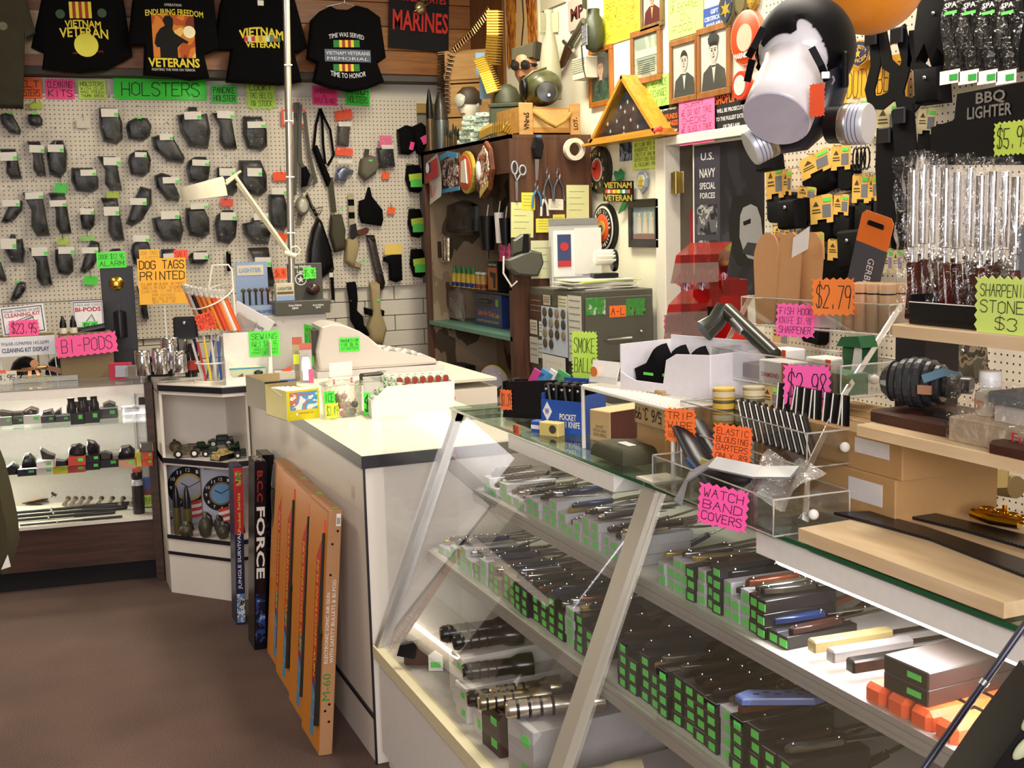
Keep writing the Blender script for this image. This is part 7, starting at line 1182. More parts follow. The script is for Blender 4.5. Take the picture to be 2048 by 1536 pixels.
t,r=disc(1466,142,1504,200,((1,mat('#d8412a',.4), 'red_disc'),(.7,mat('#e6dccc',.4), 'white_disc')), 'small red and white round badge under the marines plaque')
Q,w_,h_=wq(RW,1208,362,1267,403,.02);t=thing('veteran_plaque', 'black plaque reading VIETNAM VETERAN over a green country map', 'plaque',spin(Q,2));part(MB().cbox(-w_/2,w_/2,-.006,0,-h_/2,h_/2,.001), 'board',blackp,t);gd=mat('#d8c04a',.35,.4)
label_on(t,Q,1, 'VIETNAM',0,h_*.3,w_*.94,h_*.3,gd,.03,y=-.0072);label_on(t,Q,1, 'VETERAN',.004,-h_*.32,w_*.94,h_*.3,gd,.03,y=-.0072)
for k,c in enumerate(('#d84a3a', '#e8c8c8', '#d84a5a', '#e0c848', '#c89a30', '#e0cf48', '#3f9a5a', '#d8e0e0', '#3f8a6a', '#d84a3a')):part(MB().box(-w_*.42+w_*.084*k,-w_*.34+w_*.084*k,-.0075,-.0065,-h_*.1,h_*.08), 'ribbon_bar',mat(c,.5),t)
gmap=mat('#1f6a3a',.5);part(MB().prism([(-.02,h_*.5),(.0,h_*.55),(.05,h_*.62),(.06,h_*.9),(.02,h_*1.1),(-.0,h_*.95),(-.04,h_*1.0),(-.05,h_*.85)],-.004,.002), 'map_north',gmap,t);part(MB().prism([(.0,-h_*1.1),(.06,-h_*.9),(.09,-h_*.55),(.05,-h_*.5),(.02,-h_*.8)],-.004,.002), 'map_south',gmap,t)
def badge(x0,y0,x1,y1,c1,c2,lb,star=True):
    Q,w_,h_=wq(RW,x0,y0,x1,y1,.01);t=thing('wall_badge',lb, 'badge',Q);pl=[(0,-h_*.5),(w_*.4,-h_*.2),(w_*.5,h_*.2),(w_*.25,h_*.5),(-w_*.25,h_*.5),(-w_*.5,h_*.2),(-w_*.4,-h_*.2)][::-1]
    part(MB().prism(pl,-.012,0,.005), 'badge_shield',c1,t);part(MB().prism([(x*.7,z*.7) for x,z in pl],-.016,-.0125,.003), 'badge_field',c2,t)
    if star:part(card(MB(),[((.3 if k % 2==0 else .13)*w_*math.sin(math.pi*k/6),(.3 if k % 2==0 else .13)*w_*math.cos(math.pi*k/6)) for k in range(12)],.001,-.018), 'star',mat('#d8b848',.3,.5),t)
badge(1276,343,1298,388,mat('#8a94a8',.4),mat('#b8b890',.4), 'oval blue-grey badge with a gold star under the lime note');badge(1441,-20,1475,58,mat('#6a6448',.3,.5),mat('#2a3a5a',.4), 'large bronze and blue shield badge near the top');badge(1472,-22,1500,40,mat('#7a7048',.3,.5),mat('#8a8058',.35,.5), 'olive bronze badge right of the blue shield',False);badge(1496,-24,1520,26,mat('#b8923a',.3,.5),mat('#c8a04a',.35,.5), 'gold badge behind the gas mask strap')
Q,w_,h_=wq(RW,1136,-6,1172,57,.012);t=sign(Q,w_,h_, '#b8ada0',None, 'pale armband plaque lettered MP in dark red',name='mp_plaque',rot=-2);label_on(t,Q,1, 'MP',0,0,w_*.7,h_*.42,mat('#4a1414',.6),.04)
Q,w_,h_=wq(RW,1012,-40,1072,124,.012);t=sign(Q,w_,h_, '#c8a878',None, 'tall painted surfboard-shaped picture of long blonde hair in amber and red',name='hair_poster',cat='poster');part(MB().prism([(-w_*.5,-h_*.5),(-w_*.2,-h_*.5),(-w_*.12,h_*.5),(-w_*.5,h_*.5)],-.002,-.0005).prism([(w_*.25,-h_*.5),(w_*.5,-h_*.5),(w_*.5,h_*.5),(w_*.15,h_*.5)],-.002,-.0005), 'amber_hair',patches([(0, '#6a1c10'),(.45, '#b86a1c'),(.52, '#d8a03a'),(.6, '#8a2a14')],8,.5,(8,1,1)),t);part(MB().tube([(-w_*.02,-.002,-h_*.4),(w_*.1,-.002,0),(w_*.06,-.002,h_*.4)],.004,6), 'outline',blackp,t)
Q,w_,h_=wq(RW,1080,-20,1128,14,.012);solo(MB().cbox(-w_/2,w_/2,0,.01,-h_/2,h_/2,.002), 'edge_frame', 'pale framed print cut by the top edge above the bomb fin', 'framed picture',mat('#c8bfa4',.5),Q)
Q,w_,h_=wq(RW,1076,20,1122,200,.16);w_=pxm(Q,46);t=thing('mortar_bomb', 'pale grey finned mortar bomb standing upside down by the helmets', 'bomb',Q);gb=mat('#a09c84',.5);part(MB().lathe([(w_*.5,-h_*.5),(w_*.5,-h_*.2),(w_*.34,h_*.1),(w_*.2,h_*.32),(w_*.2,h_*.5)],18), 'bomb_body',gb,t)
for k in range(4):part(MB().box(.0,w_*.58,-.003,.003,h_*.24,h_*.46).xf(Matrix.Rotation(k*math.pi/2+.4,4, 'Z')), 'tail_fin',gb,t)
Q,w_,h_=wq(RW,1168,18,1208,106,.06);w_=pxm(Q,40);t=thing('giant_grenade', 'oversized dark green grenade with a lattice window hung on the wall', 'grenade',Q);part(MB().lathe([(w_*.1,-h_*.5),(w_*.42,-h_*.4),(w_*.52,-.02),(w_*.45,h_*.25),(w_*.3,h_*.36),(w_*.3,h_*.5)],18), 'body',mat('#3c4230',.45),t);q=MB()
for k in range(5):q.tube([(w_*(-.24+.12*k),-w_*.52,-h_*.34),(w_*(-.2+.12*k),-w_*.55,h_*.12)],.004,5);
for k in range(4):q.tube([(-w_*.26,-w_*.54,h_*(-.3+.13*k)),(w_*.28,-w_*.54,h_*(-.26+.13*k))],.004,5)
part(q, 'lattice',steel,t);part(MB().strap([(0,-.05,h_*.5),(w_*.2,-.06,h_*.75),(w_*.1,-.04,h_*1.1)],.04,.006), 'strap',mat('#3a402c',.7),t);part(MB().tube([(-w_*.45,-.05,-h_*.3),(-w_*.5,-.04,-h_*.8),(-w_*.3,-.03,-h_*1.2)],.004,5), 'chain',steel,t)
Q,w_,h_=wq(RW,1106,52,1168,134,.03);t=thing('wall_dagger', 'long brown and steel dagger fixed slanting on the wall', 'dagger',Q);part(MB().tube([(w_*.0,0,-h_*.02),(w_*.5,0,h_*.48)],[.017,.02],8), 'grip',mat('#6a6458',.3,.6),t);part(MB().tube([(-w_*.4,0,-h_*.46),(-w_*.2,0,-h_*.38),(0,0,-h_*.02)],[.012,.02,.024],8), 'scabbard',mat('#5a3a20',.4),t);part(MB().tube([(-w_*.12,-.005,h_*.16),(w_*.18,-.005,-h_*.14)],.012,6), 'guard',steel,t);part(MB().tube([(-w_*.4,0,-h_*.46),(-w_*.48,0,-h_*.34)],.012,6), 'ring',steel,t)
Q,w_,h_=wq(RW,1144,115,1170,158,.08);t=thing('door_chime', 'small white louvred chime box on the wall beside the dagger', 'box',Q);part(MB().cbox(-w_/2,w_/2,0,.08,-h_/2,h_/2,.004), 'box',mat('#d8d4c0',.5),t)
for k in range(7):part(MB().box(-w_*.46,w_*.46,-.003,-.0005,h_*(.4-.1*k),h_*(.4-.1*k)+.006), 'louvre',mat('#c0bca8',.5),t)
DP=fr((XW+.019,0,0),(0,-1,0));Q,w_,h_=wq(DP,1386,284,1530,592,.001);t=thing('navy_poster', 'dark poster reading U.S. NAVY SPECIAL FORCES with a shadowed face', 'poster',Q)
part(MB().box(-w_/2,w_/2,-.001,0,-h_/2,h_/2), 'sheet',patches([(0, '#16151c'),(.5, '#22202a'),(.6, '#35323e')],3,.35),t);part(MB().box(-w_*.49,-w_*.12,-.0016,-.0011,-h_*.49,h_*.48), 'grey_column',mat('#3a3844',.4),t)
for tx,z,ww,hh in (('U.S.',.42,.19,.05),('NAVY',.31,.23,.06),('SPECIAL',.225,.23,.045),('FORCES',.16,.22,.04)):label_on(t,Q,1,tx,-w_*.3,h_*z,w_*ww,h_*hh,mat('#c8c8c8',.5),.02,y=-.0022)
for z in (0,-.24,-.42):part(MB().box(-w_*.46,-w_*.16,-.002,-.0017,h_*(z-.1),h_*(z+.1)), 'photo_panel',patches([(0, '#1c1a20'),(.48, '#5a5860'),(.56, '#a8a6a4'),(.62, '#26242c')],12,.4),t)
part(MB().prism([(.02*w_,-h_*.2),(.0,h_*.0),(.06*w_,h_*.14),(.3*w_,h_*.16),(.46*w_,h_*.04),(.48*w_,-h_*.16),(.36*w_,-h_*.3),(.12*w_,-h_*.3)][::-1],-.0022,-.0012), 'dark_hood',mat('#0c0b10',.35),t);part(MB().prism([(.2*w_,-h_*.2),(.15*w_,-h_*.12),(.16*w_,h_*.02),(.2*w_,h_*.07),(.3*w_,h_*.09),(.38*w_,h_*.07),(.43*w_,h_*.0),(.45*w_,-h_*.1),(.42*w_,-h_*.2),(.34*w_,-h_*.26),(.26*w_,-h_*.25)][::-1],-.003,-.0023), 'shadowed_face',mat('#8c8a8c',.4),t);part(MB().prism([(.2*w_,-.02*h_),(.3*w_,-.0*h_),(.3*w_,-.03*h_),(.21*w_,-.045*h_)],-.0036,-.0031), 'eye_shadow',blackp,t);part(MB().prism([(.18*w_,-h_*.22),(.36*w_,-h_*.24),(.42*w_,-h_*.16),(.26*w_,-h_*.15)],-.0036,-.0031), 'beard_shadow',mat('#2a282e',.5),t)
# ---------------------------------------------------------------- merchandise on the right pegboard
RP=fr((XW-.014,0,0),(0,-1,0));hang=mat('#e8b85a',.5);bl2=mat('#060508',.7,bump=.2,scale=120,spec=.15)
def carded(c,p,lb,rot=0,dy=.05,inset='#8a8a90',col=None):
    Q,w_,h_=wq(RP,*c,dy);t=thing('carded_pouch',lb, 'pouch',spin(Q,rot), 'yellow carded pouches on the right pegboard')
    part(card(MB(),[(-w_/2,-h_/2),(-w_*.2,-h_/2),(-w_*.2,-h_*.36),(w_*.22,-h_*.36),(w_*.22,-h_/2),(w_/2,-h_/2),(w_/2,h_*.44),(w_*.4,h_/2),(-w_*.4,h_/2),(-w_/2,h_*.44)]), 'hang_card',mat(col,.5) if col else hang,t)
    part(MB().box(w_*.05,w_*.42,-.001,-.0003,-h_*.3,h_*.15), 'window',mat(inset,.3),t);part(MB().box(w_*.1,w_*.44,-.0016,-.0011,h_*.24,h_*.38), 'price_dot',stick,t)
    part(MB().box(-w_*.4,-w_*.02,-.001,-.0004,-h_*.12,-h_*.08).box(-w_*.4,-w_*.05,-.001,-.0004,-.02*h_,.02*h_).prism([(-w_*.36,h_*.12),(-w_*.1,h_*.12),(-w_*.22,h_*.3)],-.001,-.0004), 'print',mat('#4a3a1c',.6),t,kind='stuff')
    part(MB().tube([(0,dy,h_*.56),(0,-.02,h_*.46),(0,-.03,h_*.5)],.0025,5), 'peg_hook',steel,t)
    if p:
        a,b_=Q.inverted() @ on(Q,p[0],p[1]),Q.inverted() @ on(Q,p[2],p[3]);x0,x1,z1,z0_=a.x,b_.x,a.z,b_.z;k=(x1-x0)*.12
        part(MB().pillow([(x0+k,z0_),(x1-k,z0_),(x1,z0_+k),(x1,z1),(x0,z1),(x0,z0_+k)],.004,.045,3,.15), 'pouch',bl2,t)
for c,p,lb,rot in (((1532,330,1566,397),(1528,383,1562,445), 'leftmost carded pouch under the foam head',-3),((1566,338,1583,390),(1562,385,1600,455), 'second narrow carded pouch from the left',3),((1600,306,1660,350),(1594,340,1658,385), 'tilted card of snap belt keepers under the mask chin',-14),((1662,290,1700,340),(1672,330,1702,380), 'carded pouch left of the hanging wire loops',0),((1595,373,1632,398),(1600,390,1636,445), 'half hidden orange-yellow card below the belt keepers',6),((1620,390,1665,447),(1616,440,1656,482), 'carded pouch with two small bar prints in the middle row',-4),((1667,388,1697,430),(1664,412,1700,478), 'card with a rounded black pouch in the middle row',4),((1704,348,1738,406),(1706,400,1748,465), 'carded pouch with a knife print below the wire loops',2),((1738,350,1753,402),(1738,398,1775,470), 'edge-on carded pouch right of the knife print card',0),((1548,450,1570,480),(1540,476,1570,520), 'small carded pouch above the tan insoles',0),((1570,440,1586,490),None, 'card with a blue blade print, left of a pair',3),((1586,444,1602,492),(1578,485,1606,540), 'card with a blue blade print, right of a pair',-3),((1600,465,1648,520),(1604,508,1648,566), 'large carded pouch right of the tan insoles',-3),((1655,478,1692,522),(1644,518,1696,570), 'carded pouch half hidden behind the orange-topped card',2),((1733,495,1766,546),None, 'yellow card with a purple tool, left of three',2),((1767,497,1785,546),None, 'pale card with a purple tool, middle of three',0),((1786,498,1805,546),None, 'pale card with a purple tool, right of three',0),((1692,196,1742,252),None, 'cream card behind the silver mask filter',4),((1751,205,1803,272),(1752,262,1800,300), 'cream card with a round cutout showing a handcuff ring',2),((1835,215,1872,268),(1832,250,1890,315), 'cream card with a black ring pouch left of the BBQ display',6),((1545,622,1576,702),None, 'tan card seen through the upper clear tray',0),((1590,612,1626,650),(1600,640,1640,690), 'yellow card above the green matchbox',4),((1698,678,1732,735),None, 'slanted tan card behind the white bulb screw',-14),((1828,640,1849,722),None, 'tan card beside the black rack post',-4),((1525,770,1560,820),None, 'tan card behind the wire spools, low on the pegboard',0),((1840,8,1880,62),None, 'orange-yellow card at the top right of the balloon',8),((1840,985,1850,1010),None, 'pale card low on the pegboard beside the post foot',0)):
    carded(c,p,lb,rot,inset='#9a8ab0' if 'purple' in lb else '#4a7ab8' if 'blue' in lb else '#7a7a80',col='#ddd0a0' if lb[:4] in ('pale', 'crea') else '#c8a468' if 'tan card' in lb else None)
def rpeg(name,lb,cat,x0,y0,x1,y1,dy=.08):Q,w_,h_=wq(RP,x0,y0,x1,y1,dy);return thing(name,lb,cat,Q),(lambda *pp:[(Q.inverted() @ on(Q,x,y)) for x,y in pp]),w_,h_
for k,(pts,lb) in enumerate((([(1748,60),(1752,130),(1740,180),(1745,205),(1765,205),(1786,190),(1790,140),(1775,128),(1762,60)], 'left black duty belt hanging in a loop over the yellow sign'),([(1800,55),(1815,120),(1798,180),(1802,205),(1826,212),(1845,190),(1846,140),(1826,125),(1830,60)], 'right black duty belt looped beside the dark gloves'),([(1775,255),(1772,330),(1775,400),(1778,470)], 'long straight black belt with a buckle below the cuff card'),([(1805,215),(1812,300),(1800,420)], 'black belt hanging straight left of the foil-wrapped rifles'))):
    t,f,w_,h_=rpeg('duty_belt',lb, 'belt',min(p[0] for p in pts),min(p[1] for p in pts),max(p[0] for p in pts),max(p[1] for p in pts),.1+.03*k)
    part(MB().strap([tuple(p) for p in f(*pts)],.05 if k<2 else .1,.006), 'belt',bl2,t);q=f(pts[0])[0];part(MB().cbox(-.03,.03,-.012,.0,-.05,.0,.004).xf(Matrix.Translation((q.x,-.006,q.z))), 'buckle',mat('#1c1c20',.25),t)
psign(RP,1683,118,1812,205, '#f2b024',['DUTY BELT'], 'big yellow sign reading DUTY BELT behind the black belts',stroke=.055,dy=.03)
Q,w_,h_=wq(RP,1695,80,1743,135,.05);t=thing('security_patch', 'blue and gold patch reading SECURITY OFFICER with a star', 'patch',Q);pl=[(0,-h_*.5),(w_*.35,-h_*.3),(w_*.5,h_*.1),(w_*.42,h_*.4),(0,h_*.5),(-w_*.42,h_*.4),(-w_*.5,h_*.1),(-w_*.35,-h_*.3)][::-1]
part(MB().prism(pl,-.004,0), 'gold_border',mat('#c89a3a',.7),t);part(MB().prism([(x*.88,z*.88) for x,z in pl],-.006,-.0045), 'blue_field',mat('#232a50',.7),t)
for tx,dz,rad in (('SECURITY',.24,.06),('OFFICER',-.26,-.08)):q=arc(typ(tx,w_*.72,h_*.15,.02,y=-.0075),rad);q.v=[(a,b_,c+dz*h_) for a,b_,c in q.v];part(q, 'lettering',mat('#d8b048',.6),t)
part(card(MB(),[((.1 if k % 2==0 else .045)*w_*1.3*math.sin(math.pi*k/5),(.1 if k % 2==0 else .045)*w_*1.3*math.cos(math.pi*k/5)) for k in range(10)][::-1],.001,-.008), 'star',mat('#d8b048',.5),t)
for k,(x0,y0,x1,y1,pp,lb) in enumerate(((1850,-20,1935,140,((1858,-20),(1930,-20),(1935,60),(1920,120),(1900,100),(1885,140),(1870,90),(1850,130),(1845,70)), 'pair of black gloves hanging with fingers down at the top right'),(1845,132,1905,212,((1846,135),(1900,130),(1905,205),(1850,212)), 'square black pouch below the black gloves'),(1528,295,1570,345,((1530,300),(1566,296),(1570,338),(1530,345)), 'black comb-like pouch under the left mask filter'),(1880,895,1932,1000,((1884,900),(1920,896),(1932,940),(1920,985),(1884,1000)), 'round black pouch behind the lower rack post'),(1925,670,1978,770,((1928,672),(1968,670),(1975,700),(1978,760),(1935,770)), 'camouflage pouch with a metal snap between the rack shelves'),(1570,395,1615,460,((1572,400),(1610,396),(1614,455),(1574,460)), 'wide black pouch between the middle and lower cards'),(1535,480,1600,520,((1538,482),(1596,478),(1600,516),(1540,520)), 'black pouch low behind the insoles'),(1690,455,1745,540,((1692,460),(1742,455),(1745,535),(1695,540)), 'tall black pouch behind the orange-topped card'),(1800,420,1830,500,((1802,424),(1826,420),(1830,495),(1804,500)), 'black pouch left of the rifles, under the belts'),(1670,560,1760,640,((1674,566),(1756,560),(1760,632),(1676,640)), 'low black pouch behind the beige jaw-shaped blocks'))):
    t,f,w_,h_=rpeg('black_gloves' if k==0 else 'pouch',lb, 'gloves' if k==0 else 'pouch',x0,y0,x1,y1,.09);part(MB().pillow(poly2(f,*pp),-.05,.0,4,.2), 'body',bl2 if k != 4 else patches([(0, '#4a4436'),(.5, '#7a6c54'),(.58, '#2c261e')],20),t);part(MB().ball((0,-.05,h_*.2),.008), 'snap',steel,t);part(MB().tube([(0,.088,h_*.5),(0,-.02,h_*.42)],.003,5), 'peg_hook',steel,t)
for k in range(4):
    x=1925+k*38;t,f,w_,h_=rpeg('bagged_glove',('first', 'second', 'third', 'fourth')[k]+' black glove in a glossy bag from the left above the BBQ display', 'gloves',x-20,0,x+20,150,.14);part(MB().pillow([(-w_*.5,-h_*.45),(w_*.5,-h_*.45),(w_*.5,h_*.5),(-w_*.5,h_*.5)],-.03,.02,3,.1), 'glove',bl2,t);part(MB().sheet(w_*1.1,h_*1.05,6,12,lambda u,v_:-.036+.008*math.sin(u*9+v_*7)), 'clear_bag',film(gloss=.1,crumple=.6),t)
    part(MB().box(-w_*.5,w_*.5,-.046,-.045,-h_*.62,-h_*.44), 'label_card',cardm,t);part(MB().box(0,w_*.4,-.048,-.0465,-h_*.58,-h_*.5), 'price_dot',mat('#2a9a3a',.5),t);part(MB().box(-w_*.3,w_*.3,-.048,-.047,h_*.3,h_*.34), 'green_line',stick,t);label_on(t,None,1, 'SPA',0,h_*.42,w_*.6,h_*.07,paper,.02,y=-.048)
t,f,w_,h_=rpeg('wire_loops', 'bundle of black key loops hanging under the silver filter', 'loops',1699,292,1745,342)
for k in range(4):part(loop((k-1.5)*.02,0,.014+.002*(k % 2),h_*.45,.003), 'loop',blackp,t)
t,f,w_,h_=rpeg('strap_roll', 'rolled tan webbing strap hanging low on the right pegboard', 'strap',1975,942,2035,985);part(MB().tube([(-w_*.3,0,-h_*.2),(w_*.45,0,-h_*.1)],.035,12), 'roll',mat('#8a7448',.7),t);part(MB().strap([(.1*w_,-.036,-h_*.2),(.0,-.02,h_*.6)],.09,.004), 'tail',mat('#9a8450',.7),t)
# ---------------------------------------------------------------- gas mask on a white foam head, hung from the ceiling
G0=P(1600,150,Y=1.92);GM=yaw(G0,-36);s=(G0-EYE).dot(cz)/FPX;t=thing('foam_head', 'glossy white foam display head hung neck-down towards the viewer', 'mannequin head',GM)
fw=mat('#e4e1e6',.25,coat=.4);d=V((.26,.66,.70)).normalized();E0=V((-46*s,-.02,-86*s))
part(MB().tube([E0,E0+d*4*s,E0+d*40*s,E0+d*130*s,E0+d*190*s],[66*s,70*s,71*s,70*s,80*s],32), 'neck',fw,t)
hc=E0+d*215*s;part(MB().ball(hc,96*s,100*s,104*s,28,18), 'head',fw,t);part(MB().tube([hc+V((0,0,90*s)),hc+V((0,0,1.35))],.0015,5), 'hanging_cord',whitep,t)
rub=mat('#08070a',.55,spec=.15);mask=thing('gas_mask', 'black rubber gas mask strapped over the white foam head', 'gas mask',GM)
mb=MB().ball(hc,103*s,107*s,110*s,110,70)
HO=[(1624,84,20,54,.5),(1510,66,13,26,-.3),(1552,152,54,92,-.25)];ins=set()
for i,p in enumerate(mb.v):
    if p[1]>hc.y+.02:continue
    for cx_,cy_,a,b_,an in HO:
        dx,dz=p[0]-(cx_-1600)*s,p[2]-(150-cy_)*s;c,sn=math.cos(an),math.sin(an);u,v_=(dx*c+dz*sn)/(a*s),(-dx*sn+dz*c)/(b_*s);m_=math.hypot(u,v_)
        if m_<1.13:
            if m_ > .86:u /= m_;v_ /= m_;u *= a*s;v_ *= b_*s;mb.v[i]=((cx_-1600)*s+u*c-v_*sn,p[1],(150-cy_)*s+u*sn+v_*c)
            ins.add(i);break
kp=[k for k,f_ in enumerate(mb.f) if not all(i in ins for i in f_)];mb.f=[mb.f[k] for k in kp];mb.sm=[True]*len(kp);part(mb, 'head_harness',rub,mask)
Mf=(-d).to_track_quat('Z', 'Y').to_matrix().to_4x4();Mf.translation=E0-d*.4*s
part(MB().lathe([(67*s,-.0005),(66*s,1.2*s),(2*s,1.4*s)],36,Mf), 'shaded_neck_end',mat('#bdb9c8',.22,coat=.5),t)  # neck end disc: shade put into its greyer lavender colour, gloss is its own
L2=lambda x,y,dy=0:V(((x-1600)*s,dy,(150-y)*s))
part(MB().tube([L2(1650,20,.12),L2(1660,90,.1),L2(1660,160,.07),L2(1640,225,.05),L2(1600,270,.06),L2(1560,280,.09)],[26*s,36*s,38*s,40*s,30*s,20*s],18), 'face_piece',mat('#1a1c28',.35),mask)
part(MB().strap([L2(1622,105,-.05),L2(1640,140,-.05),L2(1652,168,-.03)],14*s,.004), 'strap',rub,mask);part(MB().strap([L2(1500,115,-.04),L2(1510,100,-.05),L2(1530,60,-.04)],14*s,.004).strap([L2(1497,160,-.02),L2(1508,120,-.04)],14*s,.004), 'strap',rub,mask)
part(MB().cbox(-9*s,9*s,-.01,.01,-6*s,6*s,.002).xf(Matrix.Translation(L2(1648,160,-.055))), 'buckle',steel,mask);part(MB().tube([L2(1660,176,-.04),L2(1665,168,-.04),L2(1662,160,-.04)],.002,5), 'wire_ring',steel,mask);part(MB().cbox(-6*s,6*s,-.02,.02,-34*s,34*s,.004).xf(Matrix.Translation(L2(1688,140,.03))), 'side_clip',rub,mask)
def canister(p,ax,r,nm):
    M=ax.to_track_quat('Z', 'Y').to_matrix().to_4x4();M.translation=p
    c_=part(MB().lathe([(r*.9,-34*s),(r*.9,-6*s)],24,M),nm,blackp,mask);part(MB().lathe([(r*.94,-5.5*s),(r*.98,-3*s),(r*.98,10*s),(r*.94,12*s)],24,M), 'steel_band',mat('#a8a498',.25,.8),c_);part(MB().lathe([(r*.96,12.3*s),(r*.96,42*s),(r*.9,46*s),(r*.2,47*s)],24,M), 'label_sleeve',mat('#cfd0d6',.35,.3),c_)
    for k in range(3):part(MB().lathe([(r*.966,(17+8*k)*s),(r*.966,(19+8*k)*s)],24,M,cap=False), 'print_band',mat('#5a6a9a',.5),c_)
canister(L2(1690,252,-.02),V((.86,-.42,-.05)),42*s, 'filter_canister');canister(L2(1538,268,.075),V((-.7,-.2,-.35)),40*s, 'filter_canister')
sign(fr(GM @ L2(1632,208,-.075),GM.col[0].to_3d()*.75+GM.col[1].to_3d()*-.6),34*s,62*s, '#ff6034',None, 'orange zigzag price card edge-on beside the foam neck',4,name='price_card')
p=P(1740,-44,Y=2.15);sb_=(p-EYE).dot(cz)/FPX;t=thing('balloon', 'large smooth orange balloon cut by the top edge beside the gas mask', 'balloon',fr(p));part(MB().ball((0,0,0),110*sb_,n=32,m=20), 'skin',mat('#e8902a',.35),t);part(MB().tube([(0,0,109*sb_),(0,0,1.25)],.0015,5), 'string',whitep,t)
# ---------------------------------------------------------------- wooden display rack on the glass top, right
XS=1.25;pine=wood('#d2b489', '#e2c9a2',1,.4,4,9);t=thing('display_rack', 'pale wooden counter rack with a black post and two shelves', 'display rack',fr((0,0,0)))
b0,b1,b2=P(1597,1056,Z=1.094),P(2008,1206,Z=1.094),P(1869,1012,Z=1.094)
part(MB().rings([[(b0.x,b0.y,z),(b1.x,b1.y,z),(b1.x+.34,b1.y,z),(b2.x,b2.y,z)] for z in (1.0725,1.094)]), 'base_board',pine,t)
part(MB().box(1.395,1.467,1.577,1.65,1.0942,1.41), 'post',mat('#15141c',.5),t)
yl=P(1712,870,X=XS).y;yu=P(1783,659,X=XS).y
part(MB().cbox(XS,1.62,.7,yl,1.243,1.262,.002), 'lower_shelf',pine,t);part(MB().cbox(XS,1.62,.7,yu,1.411,1.431,.002), 'upper_shelf',pine,t)
def DR(X):return fr((X,0,0),(0,-1,0))
def rb(x,y,z,X):o=P(x,y,X=X);o.z=z;return fr(o,(0,-1,0)),(o-EYE).dot(cz)/FPX
UZ,LZ=1.4315,1.2625
M,s=rb(1875,655,UZ,1.27);t=thing('bbq_lighter_tray', 'black open display tray with a tall header reading BBQ LIGHTER', 'display',M);w_=95*s*1.75
part(MB().box(-w_/2,w_/2+.12,0,.002,0,44*s).box(-w_/2,w_/2+.12,.002,.14,0,.002).box(-w_/2,-w_/2+.002,.002,.14,0,60*s).box(-w_/2,w_/2+.12,.14,.142,0,90*s), 'tray',mat('#0d0c0f',.35),t);part(MB().box(-w_/2,w_/2+.12,-.001,.001,44*s,46*s), 'cream_edge',paper,t)
Q=DR(1.41);I=M.inverted();hp=[(I @ on(Q,x,y)) for x,y in ((1860,330),(1862,255),(1908,240),(1914,188),(2090,155),(2090,330))];yb2=hp[0].y
part(MB().prism([(p.x,p.z) for p in hp],yb2,yb2+.002), 'header_card',mat('#0d0c0f',.35),t)
for tx,x0,y0,x1,y1 in (('BBQ',1952,186,2014,212),('LIGHTER',1934,214,2028,238)):a,b_=I @ on(Q,x0,(y0+y1)/2),I @ on(Q,x1,(y0+y1)/2-8);label_on(t,None,1,tx,(a.x+b_.x)/2,(a.z+b_.z)/2,(b_.x-a.x)*.95,(y1-y0)*s*1.05,mat('#b8b4a8',.3,.5),.02,y=yb2-.002)
Q2,w2,h2=wq(DR(1.39),1988,243,2065,308);sign(Q2,w2,h2, '#d8f060',['$5.95'], 'yellow-green wavy price card reading 5.95 on the BBQ LIGHTER header',8,name='price_card',stroke=.08)
red=mat('#4e1a12',.25)
for k,(x,dz) in enumerate(((1822,0),(1842,8),(1862,4),(1886,10),(1910,0),(1934,6),(1956,2),(1980,8),(2004,4),(2026,6))):
    M2,s2=rb(x,640,UZ+.003,1.30+.028*(k % 3));t=thing('rifle_lighter', '%s rifle-shaped lighter from the left, brown stock and chrome barrel in foil-clear wrap' % ORD[k], 'lighter',M2, 'rifle-shaped lighters in the BBQ tray');H_=(300+dz)*s2*1.05
    part(MB().prism([(-.009,0),(.012,0),(.009,H_*.22),(.005,H_*.36),(-.006,H_*.36),(-.005,H_*.22)],-.006,.006,.003), 'stock',red,t);part(MB().cbox(-.007,.007,-.007,.007,H_*.361,H_*.46,.002).ball((.0,-.009,H_*.4),.007), 'receiver',chrome,t);part(MB().tube([(0,0,H_*.462),(0,0,H_*.93)],.0085,12), 'barrel',chrome,t)
    ph=k*1.7;part(MB().sheet(.046,H_*.98,7,16,lambda u,v_:-.014+.006*math.sin(u*14+ph+v_*5)+.004*math.sin(v_*31+ph+u*9),z0=H_*.04), 'clear_wrap',film(gloss=.1,rough=.05,crumple=1.0,fres=.3),t)
M,s=rb(1994,690,UZ,1.262);sign(mv(M,.02,-.004,52*s),118*s*1.4,116*s, '#d8f07a',['SHARPENING', 'STONES', '$3'], 'lime wavy sign reading SHARPENING STONES at the right edge',8,stroke=.075)
M,s=rb(2010,600,UZ,1.35);t=box_thing('kraft_carton', 'slanted kraft cardboard carton behind the SHARPENING STONES sign', 'box',mv(M,.03,0,0),.1,.1,130*s,mat('#a8845a',.7));part(MB().box(.02,.12,-.03,-.01,0,200*s), 'grey_board',mat('#7f8286',.6),t)
M,s=rb(1795,886,LZ,1.285);t=thing('grenade_plaque', 'dark wooden plaque carrying a grenade on the lower rack shelf', 'plaque',M);part(MB().cbox(-.07,.11,0,.15,0,.02,.004), 'base',wood('#2c120a', '#4a2214',0),t);part(MB().box(.02,.1,.03,.1,.0202,.021), 'dark_plate',mat('#1a1a1e',.3),t)
